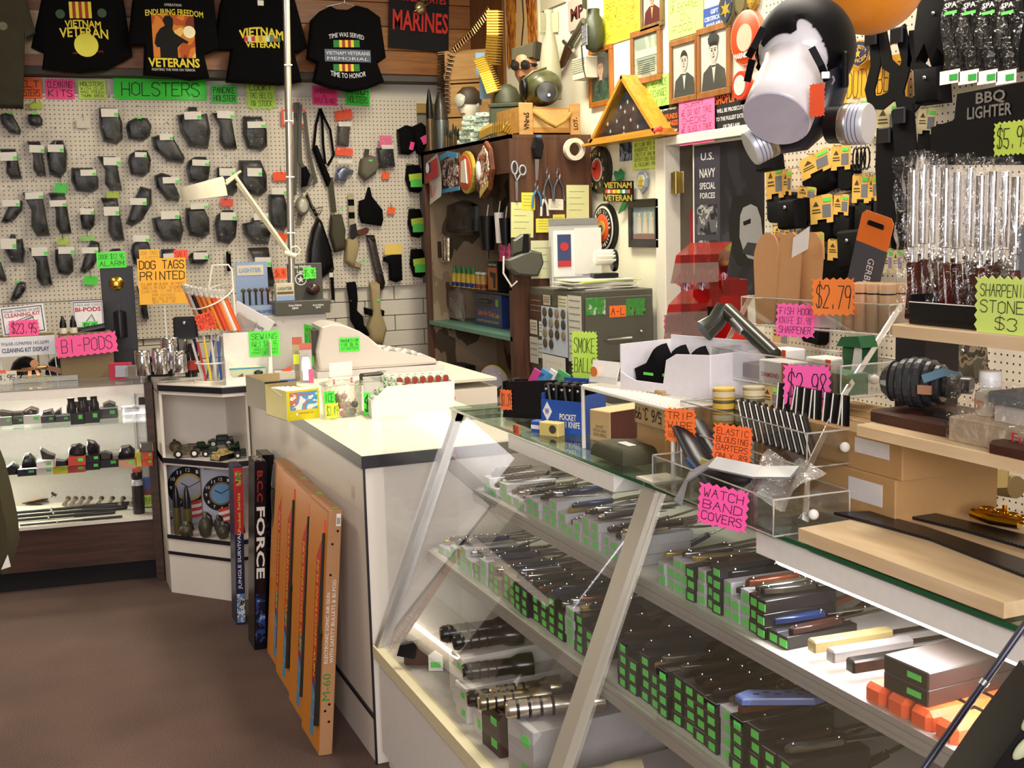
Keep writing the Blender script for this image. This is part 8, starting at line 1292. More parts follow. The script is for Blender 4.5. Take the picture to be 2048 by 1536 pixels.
M2,s2=rb(1825,840,LZ+.022,1.33);t=thing('dummy_grenade', 'grey ribbed grenade lying on its side on the wooden plaque', 'grenade',mv(M2,-.005,.02,.042) @ Matrix.Rotation(math.radians(28),4, 'Z'));A=Matrix.Rotation(math.pi/2,4, 'Y');gm=mat('#4a4c4e',.3,.6);q=[(.012,-.064),(.022,-.06),(.034,-.045)]
for k in range(7):z=-.045+.014*k;rr = .042-.0016*(k-2.5)**2;q+=[(rr-.003,z),(rr,z+.003),(rr,z+.010),(rr-.003,z+.013)]
part(MB().lathe(q+[(.022,.06),(.014,.066)],22,A,smooth=False), 'body',gm,t);part(MB().lathe([(.011,-.0655),(.011,-.064)],16,A), 'hole',blackp,t);part(MB().strap([(.066,0,.012),(.05,-.035,.024),(.02,-.045,.012)],.014,.003,(0,-1,.4)), 'lever',mat('#5f8296',.4),t);part(MB().box(.012,.034,-.047,-.042,-.012,.002), 'tan_sticker',mat('#a87858',.6),t);part(MB().tube([(.066,0,0),(.082,0,0)],.014,12), 'fuze',gm,t)
M,s=rb(1960,896,LZ,1.275);t=thing('honing_kit', 'pale wooden honing kit box wrapped in clear film with red script', 'box',mv(M,.02,0,0));part(MB().cbox(-.085,.13,0,.1,0,.036,.002), 'kit_box',wood('#d6bfa0', '#e6d2b6',0),t);part(MB().sheet(.2,.1,8,6,lambda u,v_:-.004+.003*math.sin(u*20+v_*8),x0=-.086,z0=0), 'clear_wrap',film(gloss=.25,crumple=.7),t);label_on(t,None,1, 'Fury',.07,.022,.05,.018,redt,.01,y=-.006);label_on(t,None,1, 'NO.13094',.075,.007,.035,.005,redt,.0,y=-.006)
t=thing('oil_bottle', 'clear honing oil bottle with a white cap in the wooden kit', 'bottle',mv(M,-.04,.055,.0365));part(MB().lathe([(.02,0),(.021,.003),(.021,.032),(.014,.042)],16), 'bottle_body',mat('#d8d2c0',.15),t);part(MB().lathe([(.016,.0425),(.016,.064),(.014,.066)],16), 'cap',mat('#f4f4f4',.35),t);label_on(t,None,1, 'Honing\nOil',0,.018,.024,.016,mat('#e07a5a',.5),.01,y=-.0225)
t=thing('whetstone', 'grey speckled whetstone on a white block in the wooden kit', 'whetstone',mv(M,.065,.05,.0365));part(MB().cbox(-.065,.09,-.03,.04,0,.026,.006), 'white_block',mat('#e8e2dc',.5),t);part(MB().cbox(-.07,.09,-.034,.044,.0265,.043,.002), 'stone',mat('#7a848a',.8,bump=.3,scale=300,var=.3),t)
M,s=rb(2040,945,LZ,1.262);t=thing('wooden_plaque', 'dark brown lettered plaque at the right end of the lower rack shelf', 'plaque',mv(M,.04,-.012,0));part(MB().cbox(-.09,.08,.0,.1,0,.018,.005), 'board',wood('#30140c', '#54281a',0),t);part(MB().box(-.07,.08,.02,.09,.0182,.019), 'lettered_plate',patches([(0, '#1c1c20'),(.55, '#a8a8a8'),(.6, '#1c1c20')],60,.4,(1,4,1)),t)
for k,(pts,lb) in enumerate((([(1668,1024),(1740,1022),(1850,1052),(2048,1118),(2100,1140),(2100,1168),(2048,1148),(1860,1075),(1740,1042)], 'nearer black saw-toothed machete blade on the wooden base'),([(1755,1019),(1830,1016),(1930,1040),(2048,1068),(2100,1085),(2100,1110),(2048,1092),(1930,1058),(1830,1034)], 'farther black saw-toothed machete blade on the wooden base'))):
    q=[P(x,y,Z=1.1) for x,y in pts];t=thing('machete',lb, 'machete',fr((0,0,0)));mb=MB().rings([[tuple(p-V((0,0,.005))) for p in q],[tuple(p) for p in q]]);part(mb, 'blade',mat('#26242a',.35,.5),t)
    e=[q[-1],q[-2],q[-3],q[-4]][::-1];mb=MB()
    for a,b_ in zip(e,e[1:]):
        n=int((b_-a).length/.007)
        for j in range(n):p,r=a.lerp(b_,j/n),a.lerp(b_,(j+.7)/n);m2=(p+r)/2+V((-.004,0,0));mb.add([tuple(p),tuple(r),tuple(m2)],[(0,1,2)])
    part(mb, 'saw_teeth',mat('#3a383e',.3,.6),t,kind='stuff')
M=fr(P(1990,1045,Z=1.1),(.1,-1,0));t=thing('brass_knuckle', 'shiny gold knuckle paperweight on the wooden base', 'knuckle duster',mv(M,.01,.01,0));gd2=mat('#d8a428',.12,1)
for k in range(4):part(MB().tube([(-.036+.024*k+.013*math.cos(a*math.pi/8),.013*math.sin(a*math.pi/8),.013) for a in range(17)],.0055,8,cap=False), 'finger_ring',gd2,t)
part(MB().tube([(-.045,-.02,.01),(0,-.03,.01),(.045,-.02,.01)],.009,8), 'palm_bar',gd2,t);part(MB().tube([(.0,.0,.012),(.0,.0,.03)],.004,8), 'stud',gd2,t)
# ---------------------------------------------------------------- on the glass top of the case
T0=1.0697
def C(x,y,ang=-90,z=T0,tilt=0):return B(x,y,z,ang,tilt)
clr=film(gloss=.08,rough=.03,tint=(.95,.96,.96),fres=.16);kf=mat('#b08a58',.6,bump=.05)
ta,tb=P(1306,971,Z=T0+.004),P(1547,1073,Z=T0+.004);WT=(tb-ta).length
TR=[((1306,971),(1547,1073),.062),((1362,860),(1614,936),.06),((1422,748),(1681,797),.06),((1483,647),(1778,672),.062)];TF=[]
rk=thing('acrylic_rack', 'clear acrylic counter rack with four stepped trays on slanting rods', 'rack',fr((0,0,0)))
for l,r,hh in TR:
    lo,hi=1.0,1.55
    for _ in range(40):
        z=(lo+hi)/2
        if (P(*l,Z=z)-P(*r,Z=z)).length>WT:lo=z
        else:hi=z
    if l[0]==1306:z=T0+.004
    M=fr(P(*l,Z=z),P(*r,Z=z)-P(*l,Z=z));TF.append(M);tr_=part(MB().box(0,WT,0,.003,0,hh).box(0,.003,.003,.15,0,hh).box(WT-.003,WT,.003,.15,0,hh).box(0,WT,.147,.15,0,hh).box(0,WT,0,.15,-.004,-.0005), 'tray',clr,rk);tr_.matrix_local=M
    for k in (1,2):part(MB().box(WT*k/3-.001,WT*k/3+.001,.003,.147,0,hh*.9), 'divider',clr,tr_)
    part(MB().tube([(0,0,hh),(WT,0,hh),(WT,.15,hh),(0,.15,hh),(0,0,hh)],.0016,5), 'bright_rim',film(gloss=.5,milky=.5),tr_);part(MB().tube([(0,0,hh),(0,0,0),(WT,0,0),(WT,0,hh)],.0016,5).tube([(WT,0,0),(WT,.15,0),(WT,.15,hh)],.0016,5), 'bright_edge',film(gloss=.5,milky=.4),tr_)
    part(MB().ball((WT+.004,.075,.03),.009), 'white_knob',whitep,tr_)
for u in (-.003,WT+.003):
    q=[TF[0] @ V((u,.06,.02)),TF[1] @ V((u,.0,.0)),TF[2] @ V((u,.0,.0)),TF[3] @ V((u,.03,.06))]
    part(MB().strap(q,.012,.003,TF[0].col[0].to_3d()), 'side_rod',film(gloss=.5,milky=.3,tint=(.85,.87,.86)),rk)
def tag_on(M,x,z,w_,h_,col,lines,lb,rot=0):sign(M @ Matrix.Translation((x,-.03,z)) @ Matrix.Rotation(.6,4, 'Z'),w_*1.08,h_,col,lines,lb,6,name='price_card',stroke=.09,rot=rot)
tag_on(TF[0],WT*.74,.028,.085,.072, '#ff5aa8',['WATCH', 'BAND', 'COVERS'], 'pink wavy card reading WATCH BAND COVERS on the lowest clear tray',6)
tag_on(TF[1],.05,.02,.062,.066, '#ff7a30',['TRIP', 'WIRE', '160FT $2.49'], 'orange wavy card about trip wire at the left of the second tray');tag_on(TF[1],WT*.56,.012,.07,.072, '#ff7030',['ELASTIC', 'BLOUSING', 'GARTERS', 'ONLY 89'], 'orange wavy card reading ELASTIC BLOUSING GARTERS',4);tag_on(TF[2],WT*.86,.02,.082,.075, '#ff62b0',['$2.98'], 'pink wavy card reading 2.98 on the third tray');tag_on(TF[3],WT*.47,.02,.075,.07, '#ff66b2',['FISH HOOK', 'KNIFE $1.98', 'SHARPENER'], 'pink wavy card reading FISH HOOK and KNIFE SHARPENER',3);tag_on(TF[3],WT*.72,.075,.078,.075, '#ff8a34',['$2.79'], 'orange wavy card reading 2.79 on the top tray')
for k,(x,ln,c) in enumerate(((.05,.22, '#15151a'),(.09,.24, '#1a1a20'))):t=thing('band_sleeve', 'black and blue pointed sleeve leaning out of the lowest tray, %s' % ('front' if k==0 else 'rear'), 'sleeve',TF[0] @ Matrix.Translation((.18,.06+.04*k,.0)));part(MB().tube([(0,0,.012),(-.1,0,.06),(-.2,.01,.115)],[.03,.024,.018],12,flat=.6), 'sleeve',mat(c,.4),t);part(MB().tube([(-.11,-.014,.06),(-.03,-.014,.03)],.012,8), 'blue_side',mat('#2a4a7a',.4),t)
t=thing('watch_band_cover', 'grey-black watch band cover curling over the lowest tray', 'watch band',TF[0] @ Matrix.Translation((.22,.05,.0)));part(MB().strap([(-.06,-.08,-.0),(-.055,-.06,.05),(-.0,-.04,.085),(.09,0,.08),(.16,.03,.09)],.035,.004,(0,-.5,1)), 'band',mat('#8a8c90',.3),t);part(MB().ball((-.05,.03,.05),.08,.05,.028), 'black_cap',mat('#1a1614',.6),t);part(MB().box(-.08,-.02,-.02,-.018,.066,.078), 'name_strip',mat('#c8b860',.5),t);part(MB().sheet(.16,.1,8,6,lambda u,v_:.012*math.sin(u*9+v_*5)).xf(Matrix.Translation((.12,.02,.07)) @ Matrix.Rotation(-.9,4, 'X')), 'clear_bag',film(gloss=.2,crumple=1,milky=.25),t)
for k,(x,y,n,c) in enumerate(((.06,.09,3, '#8f8a6a'),(.1,.11,4, '#b8ae84'),(.085,.05,4, '#d8b040'),(.12,.08,3, '#a09a78'))):
    for j in range(n):t=thing('wire_spool', 'trip wire spool, %s up in the %s stack, second tray' % (ORD[j],('left', 'rear', 'yellow front', 'right')[k]), 'spool',TF[1] @ Matrix.Translation((x,y,.0005+j*.0235)), 'trip wire spools');part(MB().lathe([(.022,0),(.022,.004),(.019,.005),(.019,.018),(.022,.019),(.022,.023)],16), 'spool',mat(c if j % 2 else '#5a5646',.5),t);part(MB().lathe([(.0225,.006),(.0225,.017)],16,cap=False), 'label',mat('#d8c8a0' if j % 2 else c,.5),t)
random.seed(11)
for k in range(22):
    x = .2+(k % 11)*.021;up=k >= 11;t=thing('blousing_garter', 'white-edged black garter, %s along the %s row of the second tray' % (ORD[k % 11], 'rear' if up else 'front'), 'garter',TF[1] @ Matrix.Translation((x,.035 if not up else .1,.012)), 'black garters in the second tray');a=V((0,0,0));b_=V((-.075,.03,.06)) if not up else V((random.uniform(-.015,.015),.01,.1))
    part(MB().strap([a,b_],.013,.006,(0,1,0)), 'band',blackp,t);part(MB().tube([a+V((-.006,-.004,0)),b_+V((-.006,-.004,0))],.0014,5), 'white_edge',whitep,t)
for k,(x,y,z,w_,h_,c,lb) in enumerate(((.11,.03,0,.08,.03, '#5a2a20', 'flat matchbox with a brown striker side at the left of the third tray'),(.2,.02,0,.1,.045, '#e6e2da', 'white red-lettered matchbox in the middle of the third tray'),(.28,.07,.0,.08,.055, '#e2dcd2', 'taller white matchbox behind the middle one'),(.27,.01,0,.035,.035, '#3a3a4a', 'small dark striped matchbox end in the third tray'),(.13,.08,.03,.06,.03, '#eceae4', 'small white box on top at the left of the third tray'),(.385,.03,0,.07,.04, '#2f6a3a', 'green carton lying at the right of the third tray'))):
    t=box_thing('matchbox',lb, 'box',TF[2] @ Matrix.Translation((x,y,z+.0005)),w_,.05,h_,mat(c,.5));
    if 'white' in lb:part(MB().box(w_*.3,w_*.5,-.001,0,0,h_), 'red_end',mat('#d8582a',.5),t);label_on(t,None,1, 'DIAMOND',-.01,h_*.35,w_*.6,h_*.22,redt,.02)
t=thing('green_carton', 'small green house-shaped carton with open lid behind the pink 2.98 card', 'box',TF[2] @ Matrix.Translation((.345,.1,.03)));part(MB().cbox(-.03,.03,0,.04,0,.05), 'carton',mat('#1f5a34',.5),t);part(MB().prism([(-.035,.051),(.04,.053),(.03,.075),(-.02,.07)],-.01,.03), 'lid',mat('#256a3e',.5),t);part(MB().prism([(.0,0),(.03,0),(.03,.05),(.012,.06)],-.002,-.0005), 'white_side',paper,t)
for k in range(5):t=thing('insole', 'tan leather insole, %s from the left standing in the top tray' % ORD[k], 'insole',TF[3] @ Matrix.Translation((.045+.024*k+(.03 if k==4 else 0),.03+.012*(k % 3),.0)) @ Matrix.Rotation(-.2,4, 'Y') @ Matrix.Rotation(-.2,4, 'X'));part(MB().prism([(-.03,.0),(.032,.0),(.037,.09),(.042,.15)]+[(.042*math.cos(a*math.pi/10),.16+.055*math.sin(a*math.pi/10)) for a in range(11)]+[(-.042,.15),(-.037,.09)],0,.004), 'sole',mat('#b88858',.65,bump=.1),t);part(MB().prism([(-.025,.005),(.025,.005),(.032,.15),(0,.2),(-.032,.15)],.0042,.005), 'backing',mat('#d0b080',.7),t)
t=thing('white_slip', 'white paper slip tucked between the insoles', 'paper',TF[3] @ Matrix.Translation((.12,.05,.15)));part(MB().prism([(-.01,0),(.04,.02),(.045,.07),(-.005,.045)],0,.001), 'slip',paper,t)
t=box_thing('sharpener_box', 'white carton lying in the top tray beside the insoles', 'box',TF[3] @ Matrix.Translation((.2,.03,.001)) @ Matrix.Rotation(.35,4, 'Z'),.1,.05,.035,mat('#dedcd8',.5))
for k in range(8):t=thing('wood_dowel', 'beige wooden cylinder block, %s from the left in the top tray' % ORD[k], 'wood block',TF[3] @ Matrix.Translation((.295+.034*(k % 4),.04+.04*(k//4),.0005)), 'wooden blocks in the top tray');part(MB().lathe([(.0155,0),(.0165,.003),(.0165,.098),(.015,.1)],14), 'block',wood('#c09a74', '#d2ae88',2),t);part(MB().lathe([(.0168,.078),(.0168,.081)],14,cap=False), 'band',blackp,t)
t=thing('multitool_card', 'tall slanted grey card with an orange top and a hanger slot', 'package card',TF[3] @ Matrix.Translation((.26,.1,.05)) @ Matrix.Rotation(.28,4, 'Y'));part(MB().prism([(-.045,0),(.045,0),(.045,.13),(-.045,.13)],0,.002), 'grey_card',mat('#4a4c54',.5),t);part(MB().prism([(-.045,.131),(.045,.131),(.045,.19),(.035,.2),(-.035,.2),(-.045,.19)],0,.002), 'orange_top',mat('#f07a28',.5),t);part(MB().cbox(-.022,.022,-.001,0,.172,.182,.003), 'slot',blackp,t);label_on(t,None,1, 'GERBER',.01,.07,.07,.018,paper,.0,rot=90)
t=thing('angle_torch', 'dark green right-angle flashlight lying across the third tray and red bins', 'flashlight',TF[2] @ Matrix.Translation((.0,.06,.06)));gt=mat('#2e3026',.3);part(MB().tube([(.15,0,-.01),(-.03,.0,.075)],[.016,.017],14), 'body',gt,t);part(MB().tube([(-.035,.0,.082),(-.04,-.02,.05),(-.045,-.05,.03)],[.02,.021,.026],16), 'head',gt,t);part(MB().cbox(-.02,.03,-.006,.004,-.004,.008).xf(Matrix.Translation((.03,-.017,.045)) @ Matrix.Rotation(.5,4, 'Y')), 'switch_plate',steel,t)
def kbox(cx_,cy_,z,w_,d_,h_,lb,c=None,lab=1):t=box_thing('kraft_carton',lb, 'box',fr((cx_,cy_,z),(0,-1,0)),w_,d_,h_,c or kf);lab and part(MB().box(w_*.2,w_*.42,-.001,0,h_*.45,h_*.85), 'address_label',mat('#d8d4d0',.6),t);part(MB().box(-w_/2,w_/2,d_*.45,d_*.55,h_+.0003,h_+.001), 'tape',mat('#a8814e',.3),t);return t
c0=P(1683,1090,Z=T0);kbox(1.315,c0.y+.2,T0,.4,.22,.095, 'lower kraft carton with a white label behind the acrylic rack');kbox(1.32,c0.y+.19,T0+.0955,.4,.22,.065, 'upper kraft carton with a white label behind the acrylic rack');t=kbox(1.29,2.33,T0,.13,.2,.075, 'lower small kraft carton left of the labelled ones',lab=0);t=kbox(1.285,2.33,T0+.0755,.13,.2,.085, 'white-topped carton hand-lettered BLACK SCISSOR upside down',mat('#c0a070',.6),0)
q=hand(['5/6 3.99', 'BLACK SCISSOR'],.12,.07,.13,y=-.0012);q.xf(Matrix.Rotation(math.pi,4, 'Y'));q.v=[(a,b_,c+.042) for a,b_,c in q.v];part(q, 'lettering',ink,t);part(MB().box(-.06,.06,.02,.19,.0855,.0865), 'white_lid',paper,t);part(MB().sheet(.1,.1,6,6,lambda u,v_:.01*math.sin(u*8+v_*7)).xf(Matrix.Translation((0,.1,.1)) @ Matrix.Rotation(1.57,4, 'X')), 'black_packets',film(gloss=.3,crumple=1,milky=.5,mcol=(.02,.02,.02)),t)
t=thing('zip_case', 'olive-black zipped pouch with a green-edged tag on the glass', 'case',C(1212,920)[0]);part(MB().pillow([(-.08,0),(.08,0),(.09,.05),(.07,.1),(-.06,.1),(-.09,.05)],-.035,0,4).xf(Matrix.Rotation(math.pi/2*-1,4, 'X') @ Matrix.Translation((0,0,0))), 'case_body',mat('#3d3c24',.7,bump=.4,scale=200),t);part(MB().box(-.0,.05,.03,.05,.036,.038), 'price_tag',paper,t)
M,s=C(1124,868,-62);bl_=mat('#2a56b0',.4);t=thing('pocket_knife_carton', 'open blue carton reading POCKET KNIFE full of black knives', 'box',M);w_ = .13
part(MB().box(-w_/2,w_/2,0,.002,0,.085).box(-w_/2,-w_/2+.002,.002,.1,0,.1).box(w_/2-.002,w_/2,.002,.1,0,.1).box(-w_/2,w_/2,.1,.102,0,.13), 'carton',bl_,t);label_on(t,M,s, 'POCKET\nNo.41 KNIFE',.02,.035,.075,.035,paper,.02);part(card(MB(),[(-.045,.03),(-.03,.055),(-.045,.08),(-.06,.055)][::-1],.0005,-.001), 'white_diamond',paper,t);label_on(t,M,s, 'W',-.045,.055,.014,.016,bl_,.03,y=-.002)
for k in range(12):t2=thing('folded_knife', 'black folded pocket knife standing in the blue carton, %s along' % ORD[k], 'knife',mv(M,-.05+.017*(k % 6)+.004*(k//6),.025+.04*(k//6),.06) @ Matrix.Rotation(.15*(k % 3-1),4, 'Y'), 'black knives in the blue carton');part(MB().cbox(-.008,.008,-.012,.012,0,.065,.004), 'handle',blackp,t2);part(MB().ball((0,-.0125,.05),.004), 'rivet',steel,t2)
M,s=C(1121,866,-62);t=box_thing('film_box', 'little yellow carton with a round face emblem in front of the blue carton', 'box',mv(M,0,-.05,0),.06,.03,.034,mat('#e0c878',.5));part(MB().lathe([(.011,0),(.011,.001)],14,Matrix.Translation((.014,-.0005,.018)) @ CC), 'round_emblem',mat('#4a4236',.5),t);t=box_thing('small_blue_box', 'small blue and white carton left of the little yellow one', 'box',mv(M,-.055,-.03,0),.035,.03,.03,bl_);part(MB().box(-.016,.016,-.001,0,.01,.02), 'white_band',paper,t)
M,s=C(1070,838,-50);t=thing('black_tray', 'two black plastic bins with colourful packets near the case corner', 'tray',M)
for k in (0,1):part(MB().prism([(-.1,0),(.05,0),(.07,.11),(-.085,.1)],.05*k,.05*k+.004).box(-.1,-.096,.05*k+.004,.05*k+.05,0,.1), 'bin_panel',mat('#100f14',.25),t)
for k,c in enumerate(('#c84a8a', '#4a9ad0', '#e8e8e0', '#5ab06a')):t2=solo(MB().cbox(-.02,.02,0,.004,0,.05).xf(Matrix.Rotation(.5,4, 'Y')), 'packet',('pink', 'blue', 'white', 'green')[k]+' shiny packet sticking out of the black bins', 'packet',mat(c,.25),mv(M,-.02+.025*k,.03,.085))
sign(mv(M,-.085,-.006,.05),.035,.055, '#ff7a3a',['$1.39'], 'orange card reading 1.39 on the black bins',3,name='price_card');sign(fr(P(1032,860,X=XF1-.016),(0,-1,0)),.04,.026, '#ff6a34',['$1'], 'small orange tag stuck on the front glass edge',name='price_card');sign(mv(M,.1,.115,.165),.075,.13, '#c8f05a',['SMOKE', 'BALLS'], 'lime wavy sign reading SMOKE BALLS standing behind the black bins',7,stroke=.09)
t=thing('wire_shelf', 'white coated wire shelf standing on the glass top', 'wire shelf',fr((0,0,0)));lg=[P(1168,896,Z=T0)];lg.append(V((lg[0].x,P(1346,880,X=lg[0].x).y,T0)));wz=P(1170,775,X=lg[0].x).z;wx=lg[0].x+.2
part(MB().tube([lg[0],(lg[0].x,lg[0].y,wz),(lg[1].x,lg[1].y,wz),lg[1]],.005,8), 'front_frame',rod,t);part(MB().tube([(wx,lg[0].y,T0),(wx,lg[0].y,wz),(wx,lg[1].y,wz),(wx,lg[1].y,T0)],.005,8), 'rear_frame',rod,t)
for k in range(26):part(MB().tube([(lg[0].x,lg[0].y+(lg[1].y-lg[0].y)*k/25,wz+.004),(wx,lg[0].y+(lg[1].y-lg[0].y)*k/25,wz+.004)],.0025,5), 'wire',rod,t)
t=box_thing('refill_carton', 'tan and brown carton stamped do not throw away under the wire shelf', 'box',C(1200,882,-75)[0],.075,.16,.075,mat('#c8a878',.6));part(MB().box(.0376,.0386,.002,.158,.001,.074), 'brown_side',mat('#5a2c20',.6),t);label_on(t,None,1, 'DO NOT\nTHROW AWAY\nORDER REFILLS',0,.025,.05,.028,mat('#4a3a24',.6),.0)
M=fr((lg[0].x+.02,lg[0].y-.06,wz+.0075),(.3,-1,0));t=thing('card_stand', 'clear stand of business cards with an orange emblem on the wire shelf', 'card holder',M);part(MB().box(-.045,.045,.0,.03,0,.022), 'stand',clr,t);part(card(MB(),zig(.088,.052),.004).xf(Matrix.Translation((0,.008,.032)) @ Matrix.Rotation(-.3,4, 'X')), 'cards',paper,t);part(MB().lathe([(.012,0),(.012,.001)],14,Matrix.Translation((-.024,-.002,.032)) @ CC), 'emblem',mat('#d8823a',.5),t)
wbx=mat('#efecf0',.5);t=thing('white_bin', 'large open white cardboard bin holding black gloves on the wire shelf', 'box',fr((lg[0].x+.06,lg[0].y-.19,wz+.0075),(.25,-1,0)));part(MB().prism([(-.08,0),(.2,0),(.2,.095),(.1,.09),(.07,.075),(.06,.022),(-.03,.022),(-.06,.03),(-.08,.04)][::-1],0,.003).box(-.083,-.08,.003,.16,0,.1).box(.2,.203,.003,.16,0,.095).box(-.08,.2,.16,.163,0,.11), 'bin_walls',wbx,t)
for k in range(3):t2=thing('black_glove',('left', 'middle', 'right')[k]+' black knit glove slumped in the white bin', 'gloves',fr((lg[0].x+.1+.02*k,lg[0].y-.15-.05*k,wz+.01),(.25,-1,0)));part(MB().pillow([(-.04,0),(.05,0),(.06,.05),(.03,.1),(.0,.06),(-.05,.04)],-.02,.02,4), 'glove',blackcloth,t2);part(MB().box(0,.03,-.024,-.022,.03,.036), 'green_tag',stick,t2)
ra=film(tint=(.75,.03,.03),gloss=.2,milky=.35,mcol=(.35,.01,.015));M0=P(1340,790,Y=2.85);t=thing('red_bins', 'stack of three dark red acrylic bins with brown label strips', 'bin stand',yaw((M0.x,M0.y,T0),-14));Mb=t.matrix_world.copy();s=(M0-EYE).dot(cz)/FPX
for k,(x0,x1,yt,yb_) in enumerate(((1335,1437,524,566),(1320,1415,622,690),(1302,1420,762,826))):
    a,b_=Mb.inverted() @ on(Mb,x0,yb_),Mb.inverted() @ on(Mb,x1,yt);w_=b_.x-a.x
    part(MB().add([(a.x,-.03,a.z),(b_.x-.01,-.03,a.z),(b_.x,0,b_.z),(a.x+.02,0,b_.z)],[(0,1,2,3)]), 'label_strip',film(tint=(.5,.3,.25),gloss=.2,milky=.6,mcol=(.17,.1,.085)),t);part(MB().add([(a.x+.02,0,b_.z),(b_.x,0,b_.z),(b_.x,0,b_.z+.022),(a.x+.025,0,b_.z+.022),(b_.x+.1,.18,b_.z+.05),(b_.x+.03,.05,a.z-.04),(a.x+.12,.18,b_.z+.05)],[(0,1,2,3),(1,4,5),(1,2,4),(3,2,4,6)]), 'bin',ra,t)
part(MB().box(.13,.24,.05,.2,0,.36), 'red_column',ra,t)
for k in range(3):t2=solo(MB().box(-.022,.022,-.001,.001,0,.05).xf(Matrix.Rotation(.6,4, 'Y')), 'flag_sticker',('left', 'middle', 'right')[k]+' striped flag sticker in the top red bin', 'sticker',patches([(0, '#c84a50'),(.5, '#e8e4e4'),(.58, '#2a3a7a')],60,.4,(4,1,.3)),mv(Mb,.05+.045*k,.06,.345))
sign(mv(Mb,.02,-.04,.085),.075,.08, '#ff62a8',['LEATHERETTE', 'TOOLS', '$12.95'], 'pink wavy card reading LEATHERETTE TOOLS on the lowest red bin',7,rot=8);sign(mv(Mb,.03,.05,.245),.06,.05, '#ff70b0',['MINI TOOL', 'ONLY $7.99'], 'pink card reading MINI TOOL beside the middle red bin',3);sign(mv(Mb,.19,-.03,.2),.05,.07, '#e8301c',None, 'small red tag hanging on the red bins',4,name='price_card')
t=thing('black_pouch', 'black folded glove draped in the middle red bin', 'gloves',mv(Mb,.13,.03,.24));part(MB().ball((0,0,.02),.05,.04,.03), 'glove',blackcloth,t)
# ---------------------------------------------------------------- knife boxes and knives in the slanted case
bx={'w':(mat('#bcbcbd',.5), 'white'), 'k':(mat('#121114',.3), 'black'), 't':(mat('#d8b088',.5), 'tan'), 'g':(mat('#8a7a68',.4), 'grey-brown')}
TH=lambda n: '%d%s' % (n, 'th' if 10<n % 100<14 else {1: 'st',2: 'nd',3: 'rd'}.get(n % 10, 'th'))
random.seed(21);bm_,sm_={},MB().box(-.006,.0145,-.0012,-.0004,.0035,.017).mesh('price_sticker',stick)
HC=[('#0c0b0e', 'black'),('#5a2c1a', 'wood-brown'),('#a8a8ac', 'steel'),('#17161a', 'glossy black'),('#2c1712', 'dark red-brown'),('#1a1917', 'dark grey'),('#8f8878', 'steel-grey'),('#1a2a50', 'dark blue'),('#0f0e11', 'jet black'),('#a08a50', 'pale horn')]
def knife(M,k,lb,gp,sc_=1):
    c,cn=HC[k % 10];t=thing('folding_knife',cn+lb, 'knife',M @ Matrix.Scale(sc_,4),gp);part(MB().prism([(-.055,-.008),(-.02,-.01),(.04,-.007),(.045,.006),(0,.008),(-.05,.009),(-.06,0)][::-1],-.0055,.0045,.002).xf(Matrix.Rotation(-math.pi/2,4, 'X')), 'handle',mat(c,.22,.95 if 'steel' in cn else .3),t)
    part(MB().prism([(.045,-.006),(.11,-.006),(.15,.0),(.11,.008),(.045,.007)][::-1],-.0012,.0012).xf(Matrix.Rotation(-math.pi/2,4, 'X')), 'blade',mat('#b0aeb0',.2,1),t)
    for x in (-.045,.035):part(MB().lathe([(.0028,.007),(.0022,.009)],8).xf(Matrix.Translation((x,0,0))), 'rivet',chrome,t)
def stacks(xf,z,y0,y1,spec,where,bh=.0215):
    cols=spec.split();dy=(y0-y1)/len(cols)
    for i,cdef in enumerate(cols):
        c,n=cdef[0],int(cdef[1]);y=y0-dy*(i+.5);off=random.uniform(0,.012)
        for j in range(n):
            key=(c,round(dy,4),bh)
            if key not in bm_:bm_[key]=MB().cbox(-dy/2+.001,dy/2-.001,0,.15,0,bh-.0006,.001).mesh('carton',bx[c][0])
            t=thing('knife_box', '%s knife box, %s, %s stack from left, %s box up' % (bx[c][1],where,TH(i+1),ORD[j]), 'box',fr((xf+.018+off+random.uniform(0,.003),y,z+.0006+j*bh),(random.uniform(-.05,.05),-1,0)), 'knife boxes in the '+where)
            part(bm_[key], 'carton',None,t);part(sm_, 'price_sticker',None,t)
        M=fr((xf+.09+off,y-random.uniform(-.01,.01),z+.0106+n*bh),(1,random.uniform(-.35,.1),random.uniform(-.02,.1)));knife(M,random.randrange(10), '-handled open knife on the %s stack of the %s' % (TH(i+1),where), 'open knives in the '+where)
        if 'left' in where:knife(fr((xf+.1+off,y-dy*.45,z+.02+n*bh),(1,random.uniform(-.6,-.1),.06)),random.randrange(10), '-handled upper knife across the %s stack of the %s' % (TH(i+1),where), 'upper knives in the '+where)
        if i % 2:knife(fr((xf+.2,y,z+.03),(1,random.uniform(-.5,.3),.3)),random.randrange(10), '-handled rear knife behind the %s stack of the %s' % (TH(i+1),where), 'rear knives in the '+where,.9)
stacks(S1[0],S1[1],3.05,2.2, 'w2 w1 w2 w1 w1 w1 w2 w2 w2 w3 w2 w1 w2 w3 w3 w2 w2 w3', 'upper left shelf')
stacks(S1[0],S1[1],2.08,1.64, 'w2 w2 w3 w3 k3 w3 k3 k4 w3 w2 w3 k3 k3 k1 k1', 'upper right shelf',.0235)
stacks(S2[0],S2[1],3.19,2.2, 'w1 w1 w2 g2 w3 w2 g2 w3 g3 g2 g3 g3 k3 k3 k3 k3 k4 k3 w4 k4 k3', 'lower left shelf')
stacks(S2[0],S2[1],2.08,1.5, 'k4 k3 k4 k3 k4 k4 k4 k4 k4 w4 k4 k4 k3 k3', 'lower right shelf',.0235)
